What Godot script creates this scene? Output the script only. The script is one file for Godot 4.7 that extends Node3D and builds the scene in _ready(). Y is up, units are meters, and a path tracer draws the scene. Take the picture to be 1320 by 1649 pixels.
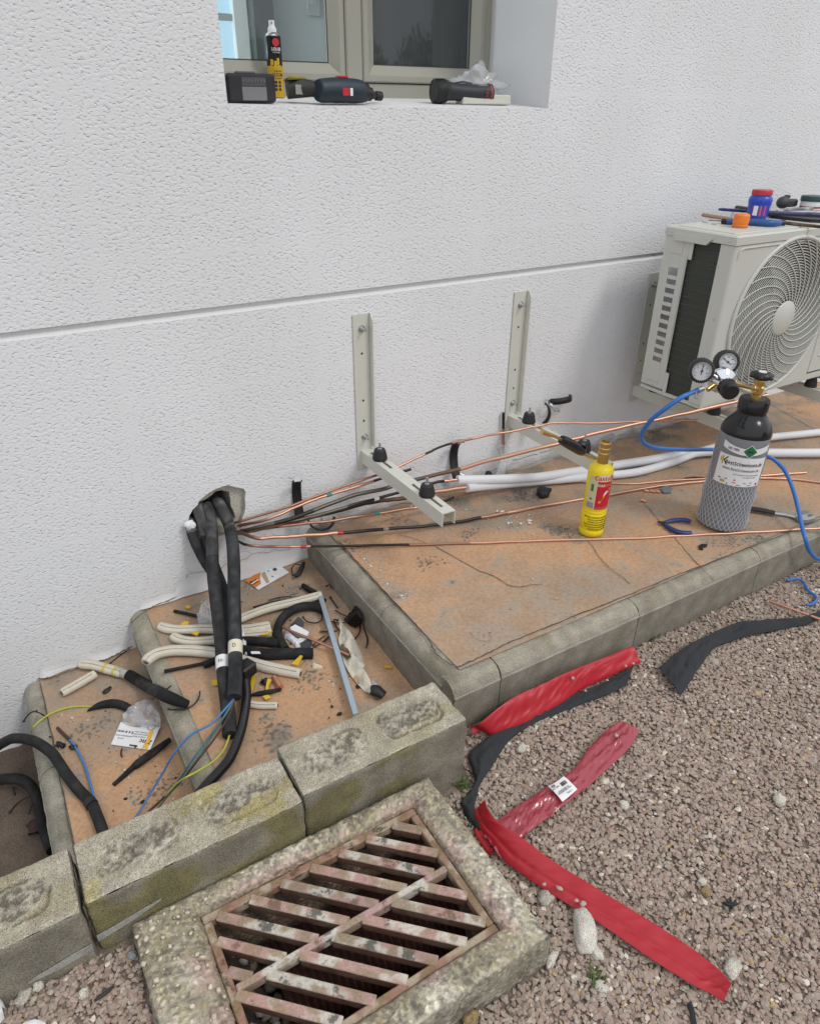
extends Node3D

var M := {}
var used := {}
var rng := RandomNumberGenerator.new()
var nz := FastNoiseLite.new()
var sg := 1


func lin(r, g, b, a = 1.0) -> Color:
	return Color(r, g, b, a).linear_to_srgb()


func numbered(n: String) -> String:
	if not used.has(n):
		used[n] = 0
		return n
	used[n] += 1
	return "%s_%03d" % [n, used[n]]


func tag(o: Node, label := "", cat := "", group := "", kind := ""):
	if label: o.set_meta("label", label)
	if cat: o.set_meta("category", cat)
	if group: o.set_meta("group", group)
	if kind: o.set_meta("kind", kind)
	return o


func thing(n: String, label: String, cat: String, pos := Vector3.ZERO, turn := 0.0, group := "") -> Node3D:
	var o := Node3D.new()
	o.name = numbered(n)
	add_child(o)
	o.position = pos
	o.rotation.y = turn
	tag(o, label, cat, group)
	return o


func ST() -> SurfaceTool:
	var s := SurfaceTool.new()
	s.begin(Mesh.PRIMITIVE_TRIANGLES)
	s.set_color(Color(1, 1, 1))
	s.set_smooth_group(0)
	return s


func put(n: String, s, m: Material, parent: Node = self) -> MeshInstance3D:
	var o := MeshInstance3D.new()
	if s is SurfaceTool:
		s.generate_normals()
		s.index()
		o.mesh = s.commit()
	else:
		o.mesh = s
	o.material_override = m
	o.name = numbered(n) if parent == self else n
	parent.add_child(o, true)
	return o


func struct(n: String, s, m: Material) -> MeshInstance3D:
	return tag(put(n, s, m), "", "", "", "structure")


func tri(s: SurfaceTool, a: Vector3, b: Vector3, c: Vector3):
	s.add_vertex(a)
	s.add_vertex(c)
	s.add_vertex(b)


func quad(s: SurfaceTool, a: Vector3, b: Vector3, c: Vector3, d: Vector3):
	tri(s, a, b, c)
	tri(s, a, c, d)


func grp(s: SurfaceTool):
	sg += 1
	s.set_smooth_group(sg)


func flat(s: SurfaceTool):
	s.set_smooth_group(-1)


func spline(p: Array, sub: int) -> Array:
	var out := []
	if p.size() < 3 or sub <= 1:
		return p.duplicate()
	for i in p.size() - 1:
		var a = p[max(i - 1, 0)]
		var d = p[min(i + 2, p.size() - 1)]
		for k in sub:
			out.append(p[i].cubic_interpolate(p[i + 1], a, d, float(k) / sub))
	out.append(p[-1])
	return out


# cols: [[t, Color], ...] a colour from t on; rad: radius factors spread along the tube
func tube(s: SurfaceTool, pts: Array, r: float, n := 8, sub := 5, cols := [], rad := [], caps := true, squash := 1.0):
	var p := spline(pts, sub)
	var m := p.size()
	var rings := []
	var side := Vector3.UP
	for i in m:
		var d: Vector3 = (p[min(i + 1, m - 1)] - p[max(i - 1, 0)]).normalized()
		if i == 0:
			side = d.cross(Vector3.UP if absf(d.y) < 0.9 else Vector3.RIGHT).normalized()
		side = (side - d * side.dot(d)).normalized()
		var up := side.cross(d)
		var t := float(i) / (m - 1)
		var f := 1.0
		if rad.size():
			var q := t * (rad.size() - 1)
			var k := mini(int(q), rad.size() - 2)
			f = lerpf(rad[k], rad[k + 1], q - k)
		var ring := []
		for j in n:
			var a := TAU * j / n
			ring.append(p[i] + (side * cos(a) + up * sin(a) * squash) * r * f)
		rings.append(ring)
	grp(s)
	for i in m - 1:
		if cols.size():
			var t := (i + 0.5) / (m - 1)
			for c in cols:
				if t >= c[0]: s.set_color(c[1])
		for j in n:
			quad(s, rings[i][(j + 1) % n], rings[i][j], rings[i + 1][j], rings[i + 1][(j + 1) % n])
	if caps:
		flat(s)
		for j in range(1, n - 1):
			tri(s, rings[0][0], rings[0][j], rings[0][j + 1])
			tri(s, rings[m - 1][0], rings[m - 1][j + 1], rings[m - 1][j])


func bx(s: SurfaceTool, c: Vector3, size: Vector3, b := Basis.IDENTITY, bev := 0.0):
	flat(s)
	var h := size / 2
	if bev <= 0:
		bev = 0.0
	bev = minf(bev, 0.49 * minf(size.x, minf(size.y, size.z)))
	var v := {}
	for x in [-1, 1]:
		for y in [-1, 1]:
			for z in [-1, 1]:
				var q := Vector3(x, y, z) * (h - Vector3.ONE * bev)
				v[[x, y, z, 0]] = c + b * (q + Vector3(x * bev, 0, 0))
				v[[x, y, z, 1]] = c + b * (q + Vector3(0, y * bev, 0))
				v[[x, y, z, 2]] = c + b * (q + Vector3(0, 0, z * bev))
	for ax in 3:
		for sgn in [-1, 1]:
			var k := []
			for e in [[-1, -1], [1, -1], [1, 1], [-1, 1]]:
				var t := [0, 0, 0, ax]
				t[ax] = sgn
				t[(ax + 1) % 3] = e[0]
				t[(ax + 2) % 3] = e[1]
				k.append(v[t])
			if sgn > 0: quad(s, k[0], k[1], k[2], k[3])
			else: quad(s, k[3], k[2], k[1], k[0])
	if bev > 0:
		for ax in 3:  # edges that run along ax
			var u := (ax + 1) % 3
			var w := (ax + 2) % 3
			for su in [-1, 1]:
				for sw in [-1, 1]:
					var t0 := [0, 0, 0, 0]
					t0[u] = su
					t0[w] = sw
					t0[ax] = -1
					var t1 := t0.duplicate()
					t1[ax] = 1
					var a0 = v[[t0[0], t0[1], t0[2], u]]
					var a1 = v[[t1[0], t1[1], t1[2], u]]
					var b0 = v[[t0[0], t0[1], t0[2], w]]
					var b1 = v[[t1[0], t1[1], t1[2], w]]
					if su * sw > 0: quad(s, a0, b0, b1, a1)
					else: quad(s, b0, a0, a1, b1)
		for x in [-1, 1]:
			for y in [-1, 1]:
				for z in [-1, 1]:
					if x * y * z > 0: tri(s, v[[x, y, z, 0]], v[[x, y, z, 1]], v[[x, y, z, 2]])
					else: tri(s, v[[x, y, z, 0]], v[[x, y, z, 2]], v[[x, y, z, 1]])


# profile: Vector3(radius, height, 1 when an edge is sharp); axis along xf's y
func lathe(s: SurfaceTool, prof: Array, xf := Transform3D.IDENTITY, n := 24, ribs := 0, deep := 0.0):
	grp(s)
	for i in prof.size() - 1:
		if prof[i].z > 0: grp(s)
		for j in n:
			var a := TAU * j / n
			var b := TAU * (j + 1) / n
			var fa := 1.0 - (deep if ribs and j % 2 else 0.0)
			var fb := 1.0 - (deep if ribs and (j + 1) % 2 else 0.0)
			var p = prof[i]
			var q = prof[i + 1]
			var p0 := xf * Vector3(p.x * sin(a) * fa, p.y, p.x * cos(a) * fa)
			var p1 := xf * Vector3(p.x * sin(b) * fb, p.y, p.x * cos(b) * fb)
			var q0 := xf * Vector3(q.x * sin(a) * fa, q.y, q.x * cos(a) * fa)
			var q1 := xf * Vector3(q.x * sin(b) * fb, q.y, q.x * cos(b) * fb)
			if p.x < 1e-6: tri(s, p0, q1, q0)
			elif q.x < 1e-6: tri(s, p0, p1, q0)
			else: quad(s, p0, p1, q1, q0)


func along(from: Vector3, dir: Vector3) -> Transform3D:  # y runs along dir
	var y := dir.normalized()
	var x := y.cross(Vector3(0.3, 0.1, 1)).normalized()
	return Transform3D(Basis(x, y, x.cross(y)), from)


func prism(s: SurfaceTool, poly: PackedVector2Array, d: float, xf := Transform3D.IDENTITY):
	flat(s)
	if Geometry2D.is_polygon_clockwise(poly):
		poly.reverse()
	var t := Geometry2D.triangulate_polygon(poly)
	for i in range(0, t.size(), 3):
		var a := poly[t[i]]
		var b := poly[t[i + 1]]
		var c := poly[t[i + 2]]
		if (b - a).cross(c - a) < 0:
			var x := b
			b = c
			c = x
		tri(s, xf * Vector3(a.x, a.y, d), xf * Vector3(b.x, b.y, d), xf * Vector3(c.x, c.y, d))
		tri(s, xf * Vector3(a.x, a.y, 0), xf * Vector3(c.x, c.y, 0), xf * Vector3(b.x, b.y, 0))
	for i in poly.size():
		var a := poly[i]
		var b := poly[(i + 1) % poly.size()]
		quad(s, xf * Vector3(a.x, a.y, 0), xf * Vector3(b.x, b.y, 0), xf * Vector3(b.x, b.y, d), xf * Vector3(a.x, a.y, d))


# a flat outline given in the world, with a thickness upwards
func slab_of(s: SurfaceTool, pts: Array, d: float):
	flat(s)
	var c := Vector3.ZERO
	for p in pts: c += p / pts.size()
	var nrm := Vector3.ZERO
	for i in pts.size():
		nrm += (pts[i] - c).cross(pts[(i + 1) % pts.size()] - c)
	if nrm.y < 0: nrm = -nrm
	nrm = nrm.normalized()
	var x: Vector3 = (pts[1] - pts[0]).normalized()
	x = (x - nrm * x.dot(nrm)).normalized()
	var xf := Transform3D(Basis(x, nrm.cross(x), nrm), c)
	var poly := PackedVector2Array()
	for p in pts:
		var q: Vector3 = xf.affine_inverse() * p
		poly.append(Vector2(q.x, q.y))
	prism(s, poly, d, xf)


func blob(s: SurfaceTool, c: Vector3, size: Vector3, n := 8, amp := 0.15, seed := 0, b := Basis.IDENTITY, boxy := 0.0):
	grp(s)
	var grid := []
	for i in n + 1:
		var row := []
		var th := PI * i / n
		for j in n * 2:
			var ph := TAU * j / (n * 2)
			var d := Vector3(sin(th) * cos(ph), cos(th), sin(th) * sin(ph))
			var e := d
			if boxy > 0:
				var k := maxf(absf(d.x), maxf(absf(d.y), absf(d.z)))
				e = d.lerp(d / k * 0.8, boxy)
			var f := 1.0 + amp * nz.get_noise_3d(d.x * 120 + seed * 37.0, d.y * 120, d.z * 120)
			row.append(c + b * (e * f * size / 2))
		grid.append(row)
	for i in n:
		for j in n * 2:
			var j2 := (j + 1) % (n * 2)
			if i == 0: tri(s, grid[0][0], grid[1][j2], grid[1][j])
			elif i == n - 1: tri(s, grid[i][j], grid[i][j2], grid[n][0])
			else: quad(s, grid[i][j], grid[i][j2], grid[i + 1][j2], grid[i + 1][j])


# a soft strip between two edges, with a thickness, folds and a hollow or puffed middle
func strip(s: SurfaceTool, up: Array, lo: Array, puff: float, amp: float, seed := 0, nu := 10, nv := 10, freq := 1.0, thick := 0.002):
	var a := spline(up, nu)
	var b := spline(lo, nu)
	var top := []
	var run := 0.0
	for i in a.size():
		var row := []
		if i: run += a[i].distance_to(a[i - 1])
		var len: float = a[i].distance_to(b[i])
		for j in nv + 1:
			var v := float(j) / nv
			var p: Vector3 = a[i].lerp(b[i], v)
			var f := sin(PI * v)
			var n := nz.get_noise_3d(run * 1100 * freq + seed * 71, (v - 0.5) * len * 3600 * freq + seed * 13, seed * 5)
			var n2 := nz.get_noise_3d(p.x * 3800 * freq + seed * 17, p.z * 3800 * freq, 7)
			var cr := 1.0 - absf(nz.get_noise_3d(run * 2600 * freq + seed * 31, (v - 0.5) * len * 5200 * freq + run * 1800, seed * 9)) * 2.2
			if seed == 21: n -= 0.9 * exp(-((v - 0.64 - 0.05 * sin(run * 9)) / 0.07) ** 2)
			row.append(p + Vector3.UP * (puff * sqrt(maxf(f, 0)) + amp * (0.45 + f) * (0.75 * n + 0.35 * n2 + 0.42 * cr)))
		top.append(row)
	grp(s)
	var dn := Vector3.DOWN * thick
	if (a[1] - a[0]).cross(b[0] - a[0]).y < 0: dn = -dn
	if dn.y > 0:  # keep the winding upwards
		for row in top: row.reverse()
		dn = -dn
	for i in a.size() - 1:
		for j in nv:
			quad(s, top[i][j], top[i + 1][j], top[i + 1][j + 1], top[i][j + 1])
	grp(s)
	for i in a.size() - 1:
		for j in nv:
			quad(s, top[i][j + 1] + dn, top[i + 1][j + 1] + dn, top[i + 1][j] + dn, top[i][j] + dn)
		quad(s, top[i][0] + dn, top[i + 1][0] + dn, top[i + 1][0], top[i][0])
		quad(s, top[i][nv], top[i + 1][nv], top[i + 1][nv] + dn, top[i][nv] + dn)


# a bent patch on a cylinder about y: angles are measured from +z towards +x
func patch(s: SurfaceTool, r: float, a0: float, a1: float, y0: float, y1: float, n := 10, sag := 0.0):
	grp(s)
	for i in n:
		var a := lerpf(a0, a1, float(i) / n)
		var b := lerpf(a0, a1, float(i + 1) / n)
		var ya := -sag * sin(PI * i / n)
		var yb := -sag * sin(PI * (i + 1) / n)
		var pa := Vector3(r * sin(a), 0, r * cos(a))
		var pb := Vector3(r * sin(b), 0, r * cos(b))
		quad(s, pa + Vector3.UP * (y0 + ya), pb + Vector3.UP * (y0 + yb), pb + Vector3.UP * (y1 + yb), pa + Vector3.UP * (y1 + ya))


func letters(txt: String, size: float, font := "Droid Sans", bold := false) -> TextMesh:
	var t := TextMesh.new()
	var f := SystemFont.new()
	f.font_names = PackedStringArray([font])
	if bold: f.font_weight = 700
	t.font = f
	t.text = txt
	t.font_size = 48
	t.pixel_size = size / 48
	t.depth = 0.0006
	t.curve_step = 2.0
	return t


# lettering wound on a cylinder about y
func wound(txt: String, size: float, r: float, ang: float, y: float, font := "Droid Sans", bold := false, squeeze := 1.0) -> SurfaceTool:
	var arr := letters(txt, size, font, bold).get_mesh_arrays()
	var v: PackedVector3Array = arr[Mesh.ARRAY_VERTEX]
	var ix = arr[Mesh.ARRAY_INDEX]
	var s := ST()
	flat(s)
	var count: int = ix.size() if ix != null and ix.size() else v.size()
	for k in count:
		var p := v[ix[k]] if ix != null and ix.size() else v[k]
		var a := ang + p.x * squeeze / r
		s.add_vertex(Vector3((r + p.z) * sin(a), y + p.y, (r + p.z) * cos(a)))
	return s


func flat_text(n: String, txt: String, size: float, xf: Transform3D, m: Material, parent: Node, font := "Droid Sans", bold := false):
	var o := put(n, letters(txt, size, font, bold), m, parent)
	o.transform = xf
	return o


func mat(c: Color, rough := 0.6, metal := 0.0) -> StandardMaterial3D:
	var m := StandardMaterial3D.new()
	m.albedo_color = c
	m.roughness = rough
	m.metallic = metal
	return m


func vmat(rough := 0.6, metal := 0.0) -> StandardMaterial3D:
	var m := mat(Color(1, 1, 1), rough, metal)
	m.vertex_color_use_as_albedo = true
	return m


func world_tex(m: StandardMaterial3D, per_m: Vector3):
	m.uv1_triplanar = true
	m.uv1_world_triplanar = true
	m.uv1_scale = per_m
	m.uv1_triplanar_sharpness = 6.0


func noise(f: float, seed: int, type := FastNoiseLite.TYPE_SIMPLEX_SMOOTH, oct := 4) -> FastNoiseLite:
	var n := FastNoiseLite.new()
	n.seed = seed
	n.noise_type = type
	n.frequency = f
	n.fractal_octaves = oct
	if oct <= 1: n.fractal_type = FastNoiseLite.FRACTAL_NONE
	return n


func bytes_of(n: FastNoiseLite, w: int, h: int) -> PackedByteArray:
	var im := n.get_seamless_image(w, h, false, false, 0.15, false)
	im.convert(Image.FORMAT_L8)
	return im.get_data()


func grey(data: PackedByteArray, w: int, h: int) -> ImageTexture:
	return ImageTexture.create_from_image(Image.create_from_data(w, h, false, Image.FORMAT_L8, data))


func sstep(a: float, b: float, x: float) -> float:
	var t := clampf((x - a) / (b - a), 0, 1)
	return t * t * (3 - 2 * t)


# ---------------------------------------------------------------- textures and materials
func make_materials():
	# roughcast render: a flat coat with worm-like pits
	var w := 1024
	var a := bytes_of(noise(0.040, 3, FastNoiseLite.TYPE_SIMPLEX_SMOOTH, 2), w, w)
	var b := bytes_of(noise(0.022, 5, FastNoiseLite.TYPE_SIMPLEX_SMOOTH, 3), w, w)
	var c := bytes_of(noise(0.20, 9, FastNoiseLite.TYPE_SIMPLEX_SMOOTH, 2), w, w)
	var h := PackedByteArray()
	h.resize(w * w)
	for i in w * w:
		var pit := sstep(0.58, 0.90, a[i] / 255.0 + 0.16 * (c[i] / 255.0 - 0.5)) * (0.35 + 0.65 * sstep(0.35, 0.65, b[i] / 255.0))
		h[i] = int(clampf(190 + 30 * (b[i] / 255.0 - 0.5) + 12 * (c[i] / 255.0 - 0.5) + 50 * (0.5 - a[i] / 255.0) - 130 * pit, 0, 255))
	M.stucco_h = grey(h, w, w)
	M.stucco = mat(lin(0.785, 0.797, 0.81), 0.85)
	M.stucco.heightmap_enabled = true
	M.stucco.heightmap_texture = M.stucco_h
	M.stucco.heightmap_scale = 0.34
	world_tex(M.stucco, Vector3(1.75, 2.7, 1.75))
	var stain := Image.create(256, 256, false, Image.FORMAT_RGB8)
	var sa := bytes_of(noise(0.012, 51, FastNoiseLite.TYPE_SIMPLEX_SMOOTH, 5), 256, 256)
	for y in 256:
		for x in 256:
			var t := sstep(0.25, 0.75, sa[y * 256 + x] / 255.0)
			stain.set_pixel(x, y, Color(0.978, 0.977, 0.975).lerp(Color(1, 1, 1), t))
	M.stucco.detail_enabled = true
	M.stucco.detail_albedo = ImageTexture.create_from_image(stain)
	M.stucco.detail_blend_mode = BaseMaterial3D.BLEND_MODE_MUL
	M.stucco.detail_uv_layer = BaseMaterial3D.DETAIL_UV_2
	M.stucco.uv2_triplanar = true
	M.stucco.uv2_world_triplanar = true
	M.stucco.uv2_scale = Vector3(0.45, 0.33, 0.45)
	M.plaster = mat(lin(0.72, 0.72, 0.72), 0.9)
	M.plaster.heightmap_enabled = true
	M.plaster.heightmap_texture = M.stucco_h
	M.plaster.heightmap_scale = 0.1
	world_tex(M.plaster, Vector3(2.2, 2.8, 2.2))
	M.broken = mat(lin(0.56, 0.53, 0.46), 0.95)
	M.broken.heightmap_enabled = true
	M.broken.heightmap_texture = M.stucco_h
	M.broken.heightmap_scale = 0.5
	world_tex(M.broken, Vector3(4, 4, 4))
	# concrete grain: multiplies the tint of the vertices
	var g := PackedByteArray()
	var gh := PackedByteArray()
	g.resize(512 * 512)
	gh.resize(512 * 512)
	var n1 := bytes_of(noise(0.30, 21, FastNoiseLite.TYPE_SIMPLEX_SMOOTH, 2), 512, 512)
	var n2 := bytes_of(noise(0.012, 23, FastNoiseLite.TYPE_SIMPLEX_SMOOTH, 5), 512, 512)
	var n3 := bytes_of(noise(0.09, 27, FastNoiseLite.TYPE_CELLULAR, 1), 512, 512)
	for i in 512 * 512:
		var sp := 0.0
		var r := rng.randf()
		if r < 0.09: sp = -0.32
		elif r > 0.92: sp = 0.24
		g[i] = int(255 * clampf(0.80 + 0.30 * (n1[i] / 255.0 - 0.5) + 0.26 * (n2[i] / 255.0 - 0.5) + sp, 0.2, 1))
		gh[i] = int(255 * clampf(0.5 + 0.35 * (n1[i] / 255.0 - 0.5) + 0.25 * (n2[i] / 255.0 - 0.5) + 0.25 * (n3[i] / 255.0 - 0.5) + sp * 0.5, 0, 1))
	M.grain = grey(g, 512, 512)
	M.grain_h = grey(gh, 512, 512)
	M.concrete = vmat(0.92)
	M.concrete.albedo_texture = M.grain
	M.concrete.heightmap_enabled = true
	M.concrete.heightmap_texture = M.grain_h
	M.concrete.heightmap_scale = 0.14
	world_tex(M.concrete, Vector3(2.4, 2.4, 2.4))
	# exposed aggregate: cells of two sizes, each of its own tone
	var ca := noise(0.075, 41, FastNoiseLite.TYPE_CELLULAR, 1)
	var cb := noise(0.17, 43, FastNoiseLite.TYPE_CELLULAR, 1)
	ca.cellular_return_type = FastNoiseLite.RETURN_CELL_VALUE
	cb.cellular_return_type = FastNoiseLite.RETURN_CELL_VALUE
	var va := bytes_of(ca, 512, 512)
	var vb := bytes_of(cb, 512, 512)
	ca.cellular_return_type = FastNoiseLite.RETURN_DISTANCE2_SUB
	var da := bytes_of(ca, 512, 512)
	var ag := PackedByteArray()
	var agh := PackedByteArray()
	ag.resize(512 * 512)
	agh.resize(512 * 512)
	for i in 512 * 512:
		var stone := sstep(0.50, 0.75, va[i] / 255.0) * sstep(0.08, 0.30, da[i] / 255.0)
		var t := 0.76 + 0.20 * (vb[i] / 255.0 - 0.5) + 0.16 * (n2[i] / 255.0 - 0.5) + 0.16 * (n1[i] / 255.0 - 0.5) + stone * (0.24 * (va[i] / 255.0 - 0.4) + 0.04)
		if va[i] < 40: t -= 0.10
		ag[i] = int(255 * clampf(t, 0.15, 1))
		agh[i] = int(255 * clampf(0.40 + 0.25 * (n1[i] / 255.0 - 0.5) + 0.35 * (n2[i] / 255.0 - 0.5) + 0.22 * (vb[i] / 255.0 - 0.5) + 0.28 * stone, 0, 1))
	M.rough_concrete = M.concrete.duplicate()
	M.rough_concrete.albedo_texture = grey(ag, 512, 512)
	M.rough_concrete.heightmap_texture = grey(agh, 512, 512)
	M.rough_concrete.heightmap_scale = 0.5
	world_tex(M.rough_concrete, Vector3(2.1, 2.1, 2.1))
	M.block = M.concrete.duplicate()
	M.block.heightmap_scale = 0.3
	world_tex(M.block, Vector3(1.9, 1.9, 1.9))
	# flaking paint on iron
	var fl := Image.create(256, 256, false, Image.FORMAT_RGB8)
	var f1 := bytes_of(noise(0.016, 31, FastNoiseLite.TYPE_SIMPLEX_SMOOTH, 4), 256, 256)
	var f2 := bytes_of(noise(0.024, 33, FastNoiseLite.TYPE_SIMPLEX_SMOOTH, 4), 256, 256)
	var f3 := bytes_of(noise(0.25, 35, FastNoiseLite.TYPE_SIMPLEX_SMOOTH, 2), 256, 256)
	var pink := lin(0.44, 0.29, 0.26)
	var white := lin(0.56, 0.53, 0.47)
	var rust := lin(0.15, 0.09, 0.055)
	var dark := lin(0.07, 0.07, 0.062)
	var tan := lin(0.30, 0.23, 0.15)
	for y in 256:
		for x in 256:
			var i := y * 256 + x
			var p := f1[i] / 255.0
			var q := f2[i] / 255.0
			var t := f3[i] / 255.0
			var col := white.lerp(pink, sstep(0.42, 0.56, p + 0.1 * (t - 0.5)))
			col = col.lerp(tan, sstep(0.52, 0.62, 1.0 - q + 0.2 * (t - 0.5)) * 0.8)
			col = col.lerp(rust if p > 0.5 else dark, 0.75 * sstep(0.63, 0.72, q + 0.30 * (t - 0.5)))
			fl.set_pixel(x, y, col * (0.85 + 0.3 * t))
	M.flaking = vmat(0.85)
	M.flaking.albedo_texture = ImageTexture.create_from_image(fl)
	M.flaking.heightmap_enabled = true
	M.flaking.heightmap_texture = M.grain_h
	M.flaking.heightmap_scale = 0.12
	world_tex(M.flaking, Vector3(2.6, 2.6, 2.6))
	# terracotta coloured stamped concrete, one sheet for the patio and one for the treads
	M.patio = terracotta(1408, 512, Vector2(-0.87, 0), Vector2(2.35, 0.87), [Vector3(-.6582,0,.3954),Vector3(-.606,0,.1131),Vector3(-.8342,0,.1866),Vector3(-.1362,0,.2074),Vector3(-.1722,0,.4657),Vector3(.7165,0,.0494),Vector3(.2866,0,.22),Vector3(.2311,0,.817),Vector3(-.0395,0,-.0693),Vector3(1.6077,0,.1358),Vector3(.36,0,.8036),Vector3(-.4442,0,.328),Vector3(-.3707,0,.069)], 1)
	M.tread = terracotta(512, 512, Vector2(-1.9, 0), Vector2(1.05, 0.95), [Vector3(-1.1317,-.1504,.5363),Vector3(-1.3036,-.1547,.6512),Vector3(-1.0309,-.1363,.1669),Vector3(-1.583,-.2819,.5631),Vector3(-1.6995,-.2736,.2866)], 7)
	M.old_tread = mat(lin(0.20, 0.15, 0.11), 0.9)
	M.old_tread.albedo_texture = M.grain
	M.old_tread.heightmap_enabled = true
	M.old_tread.heightmap_texture = M.grain_h
	M.old_tread.heightmap_scale = 0.15
	world_tex(M.old_tread, Vector3(1.6, 1.6, 1.6))
	M.crack = mat(lin(0.075, 0.062, 0.05), 0.95)
	M.dirt = mat(lin(0.42, 0.33, 0.26), 0.95)
	M.dirt.heightmap_enabled = true
	M.dirt.heightmap_texture = M.grain_h
	M.dirt.heightmap_scale = 0.6
	M.dirt.albedo_texture = M.grain
	world_tex(M.dirt, Vector3(3, 3, 3))
	M.pebble = vmat(0.85)
	# metals, plastics, paint
	M.beige = mat(lin(0.60, 0.605, 0.535), 0.42)
	M.unit = mat(lin(0.56, 0.565, 0.51), 0.42)
	M.beige_dark = mat(lin(0.36, 0.365, 0.325), 0.5)
	M.copper = vmat(0.42, 0.8)
	M.brass = mat(lin(0.62, 0.43, 0.16), 0.3, 0.9)
	M.zinc = mat(lin(0.58, 0.60, 0.62), 0.32, 0.9)
	M.chrome = mat(lin(0.75, 0.76, 0.78), 0.14, 1.0)
	M.strut = mat(lin(0.50, 0.63, 0.72), 0.3, 0.7)
	M.rubber = mat(lin(0.016, 0.016, 0.017), 0.55)
	M.black = mat(lin(0.012, 0.012, 0.013), 0.38)
	M.gloss_black = mat(lin(0.01, 0.01, 0.011), 0.2)
	M.foam = vmat(0.9)
	M.foam.albedo_texture = M.grain
	world_tex(M.foam, Vector3(4, 4, 4))
	var du := PackedByteArray()
	du.resize(512 * 512)
	for i in 512 * 512:
		du[i] = int(255 * clampf(0.60 + 0.9 * (n2[i] / 255.0 - 0.5) + 0.35 * (n1[i] / 255.0 - 0.5), 0.18, 1))
	M.dusty = vmat(0.85)
	M.dusty.albedo_texture = grey(du, 512, 512)
	M.dusty.heightmap_enabled = true
	M.dusty.heightmap_texture = M.grain_h
	M.dusty.heightmap_scale = 0.12
	world_tex(M.dusty, Vector3(2.6, 2.6, 2.6))
	M.white_foam = mat(lin(0.74, 0.75, 0.77), 0.6)
	M.white_foam.heightmap_enabled = true
	M.white_foam.heightmap_texture = M.grain_h
	M.white_foam.heightmap_scale = 0.25
	world_tex(M.white_foam, Vector3(2.2, 2.2, 2.2))
	M.cream = mat(lin(0.70, 0.65, 0.535), 0.9)
	M.cream.heightmap_enabled = true
	M.cream.heightmap_texture = M.grain_h
	M.cream.heightmap_scale = 0.45
	world_tex(M.cream, Vector3(4, 4, 4))
	M.blue_hose = mat(lin(0.035, 0.16, 0.50), 0.38)
	M.blue_wire = mat(lin(0.06, 0.20, 0.48), 0.45)
	M.green_wire = mat(lin(0.45, 0.50, 0.06), 0.45)
	M.grey_wire = mat(lin(0.10, 0.13, 0.13), 0.45)
	M.brown_wire = mat(lin(0.07, 0.03, 0.022), 0.5)
	M.yellow = mat(lin(0.85, 0.66, 0.012), 0.38)
	M.yellow_scrap = mat(lin(0.68, 0.44, 0.02), 0.6)
	M.red = mat(lin(0.42, 0.012, 0.022), 0.46)
	M.red.rim_enabled = true
	M.red.rim = 0.08
	M.red_film = mat(lin(0.38, 0.03, 0.052), 0.28)
	M.red_film.albedo_color.a = 0.86
	M.red_film.transparency = BaseMaterial3D.TRANSPARENCY_ALPHA
	M.red_film.clearcoat_enabled = true
	M.red_film.clearcoat = 1.0
	M.red_film.clearcoat_roughness = 0.12
	M.paper = mat(lin(0.78, 0.78, 0.78), 0.5)
	M.ink = mat(lin(0.03, 0.03, 0.035), 0.6)
	M.ink_grey = mat(lin(0.22, 0.22, 0.24), 0.6)
	M.ink_red = mat(lin(0.50, 0.02, 0.03), 0.5)
	M.orange = mat(lin(0.80, 0.20, 0.02), 0.45)
	M.fabric = mat(lin(0.028, 0.031, 0.034), 0.95)
	M.fabric.rim_enabled = true
	M.fabric.rim = 0.2
	M.fabric.heightmap_enabled = true
	M.fabric.heightmap_texture = M.grain_h
	M.fabric.heightmap_scale = 0.15
	world_tex(M.fabric, Vector3(6, 6, 6))
	M.cylinder_grey = mat(lin(0.23, 0.24, 0.26), 0.5)
	M.net = mat(lin(0.50, 0.51, 0.53), 0.45)
	M.tool_blue = mat(lin(0.016, 0.030, 0.045), 0.5)
	M.handle_blue = mat(lin(0.015, 0.035, 0.16), 0.42)
	M.knife_blue = mat(lin(0.02, 0.09, 0.26), 0.4)
	M.jar_blue = mat(lin(0.02, 0.07, 0.48), 0.35)
	M.frame = mat(lin(0.34, 0.335, 0.28), 0.42)
	M.gasket = mat(lin(0.03, 0.03, 0.028), 0.7)
	M.glass = mat(Color(0.9, 0.95, 0.95, 0.06), 0.02)
	M.glass.transparency = BaseMaterial3D.TRANSPARENCY_ALPHA
	M.dark_film = mat(Color(0.03, 0.03, 0.035, 0.75), 0.3)
	M.dark_film.transparency = BaseMaterial3D.TRANSPARENCY_ALPHA
	M.film = mat(Color(0.92, 0.93, 0.95, 0.22), 0.16)
	M.film.transparency = BaseMaterial3D.TRANSPARENCY_ALPHA
	M.wood = mat(lin(0.40, 0.22, 0.12), 0.6)
	M.leaf = mat(lin(0.28, 0.16, 0.06), 0.8)


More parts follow.
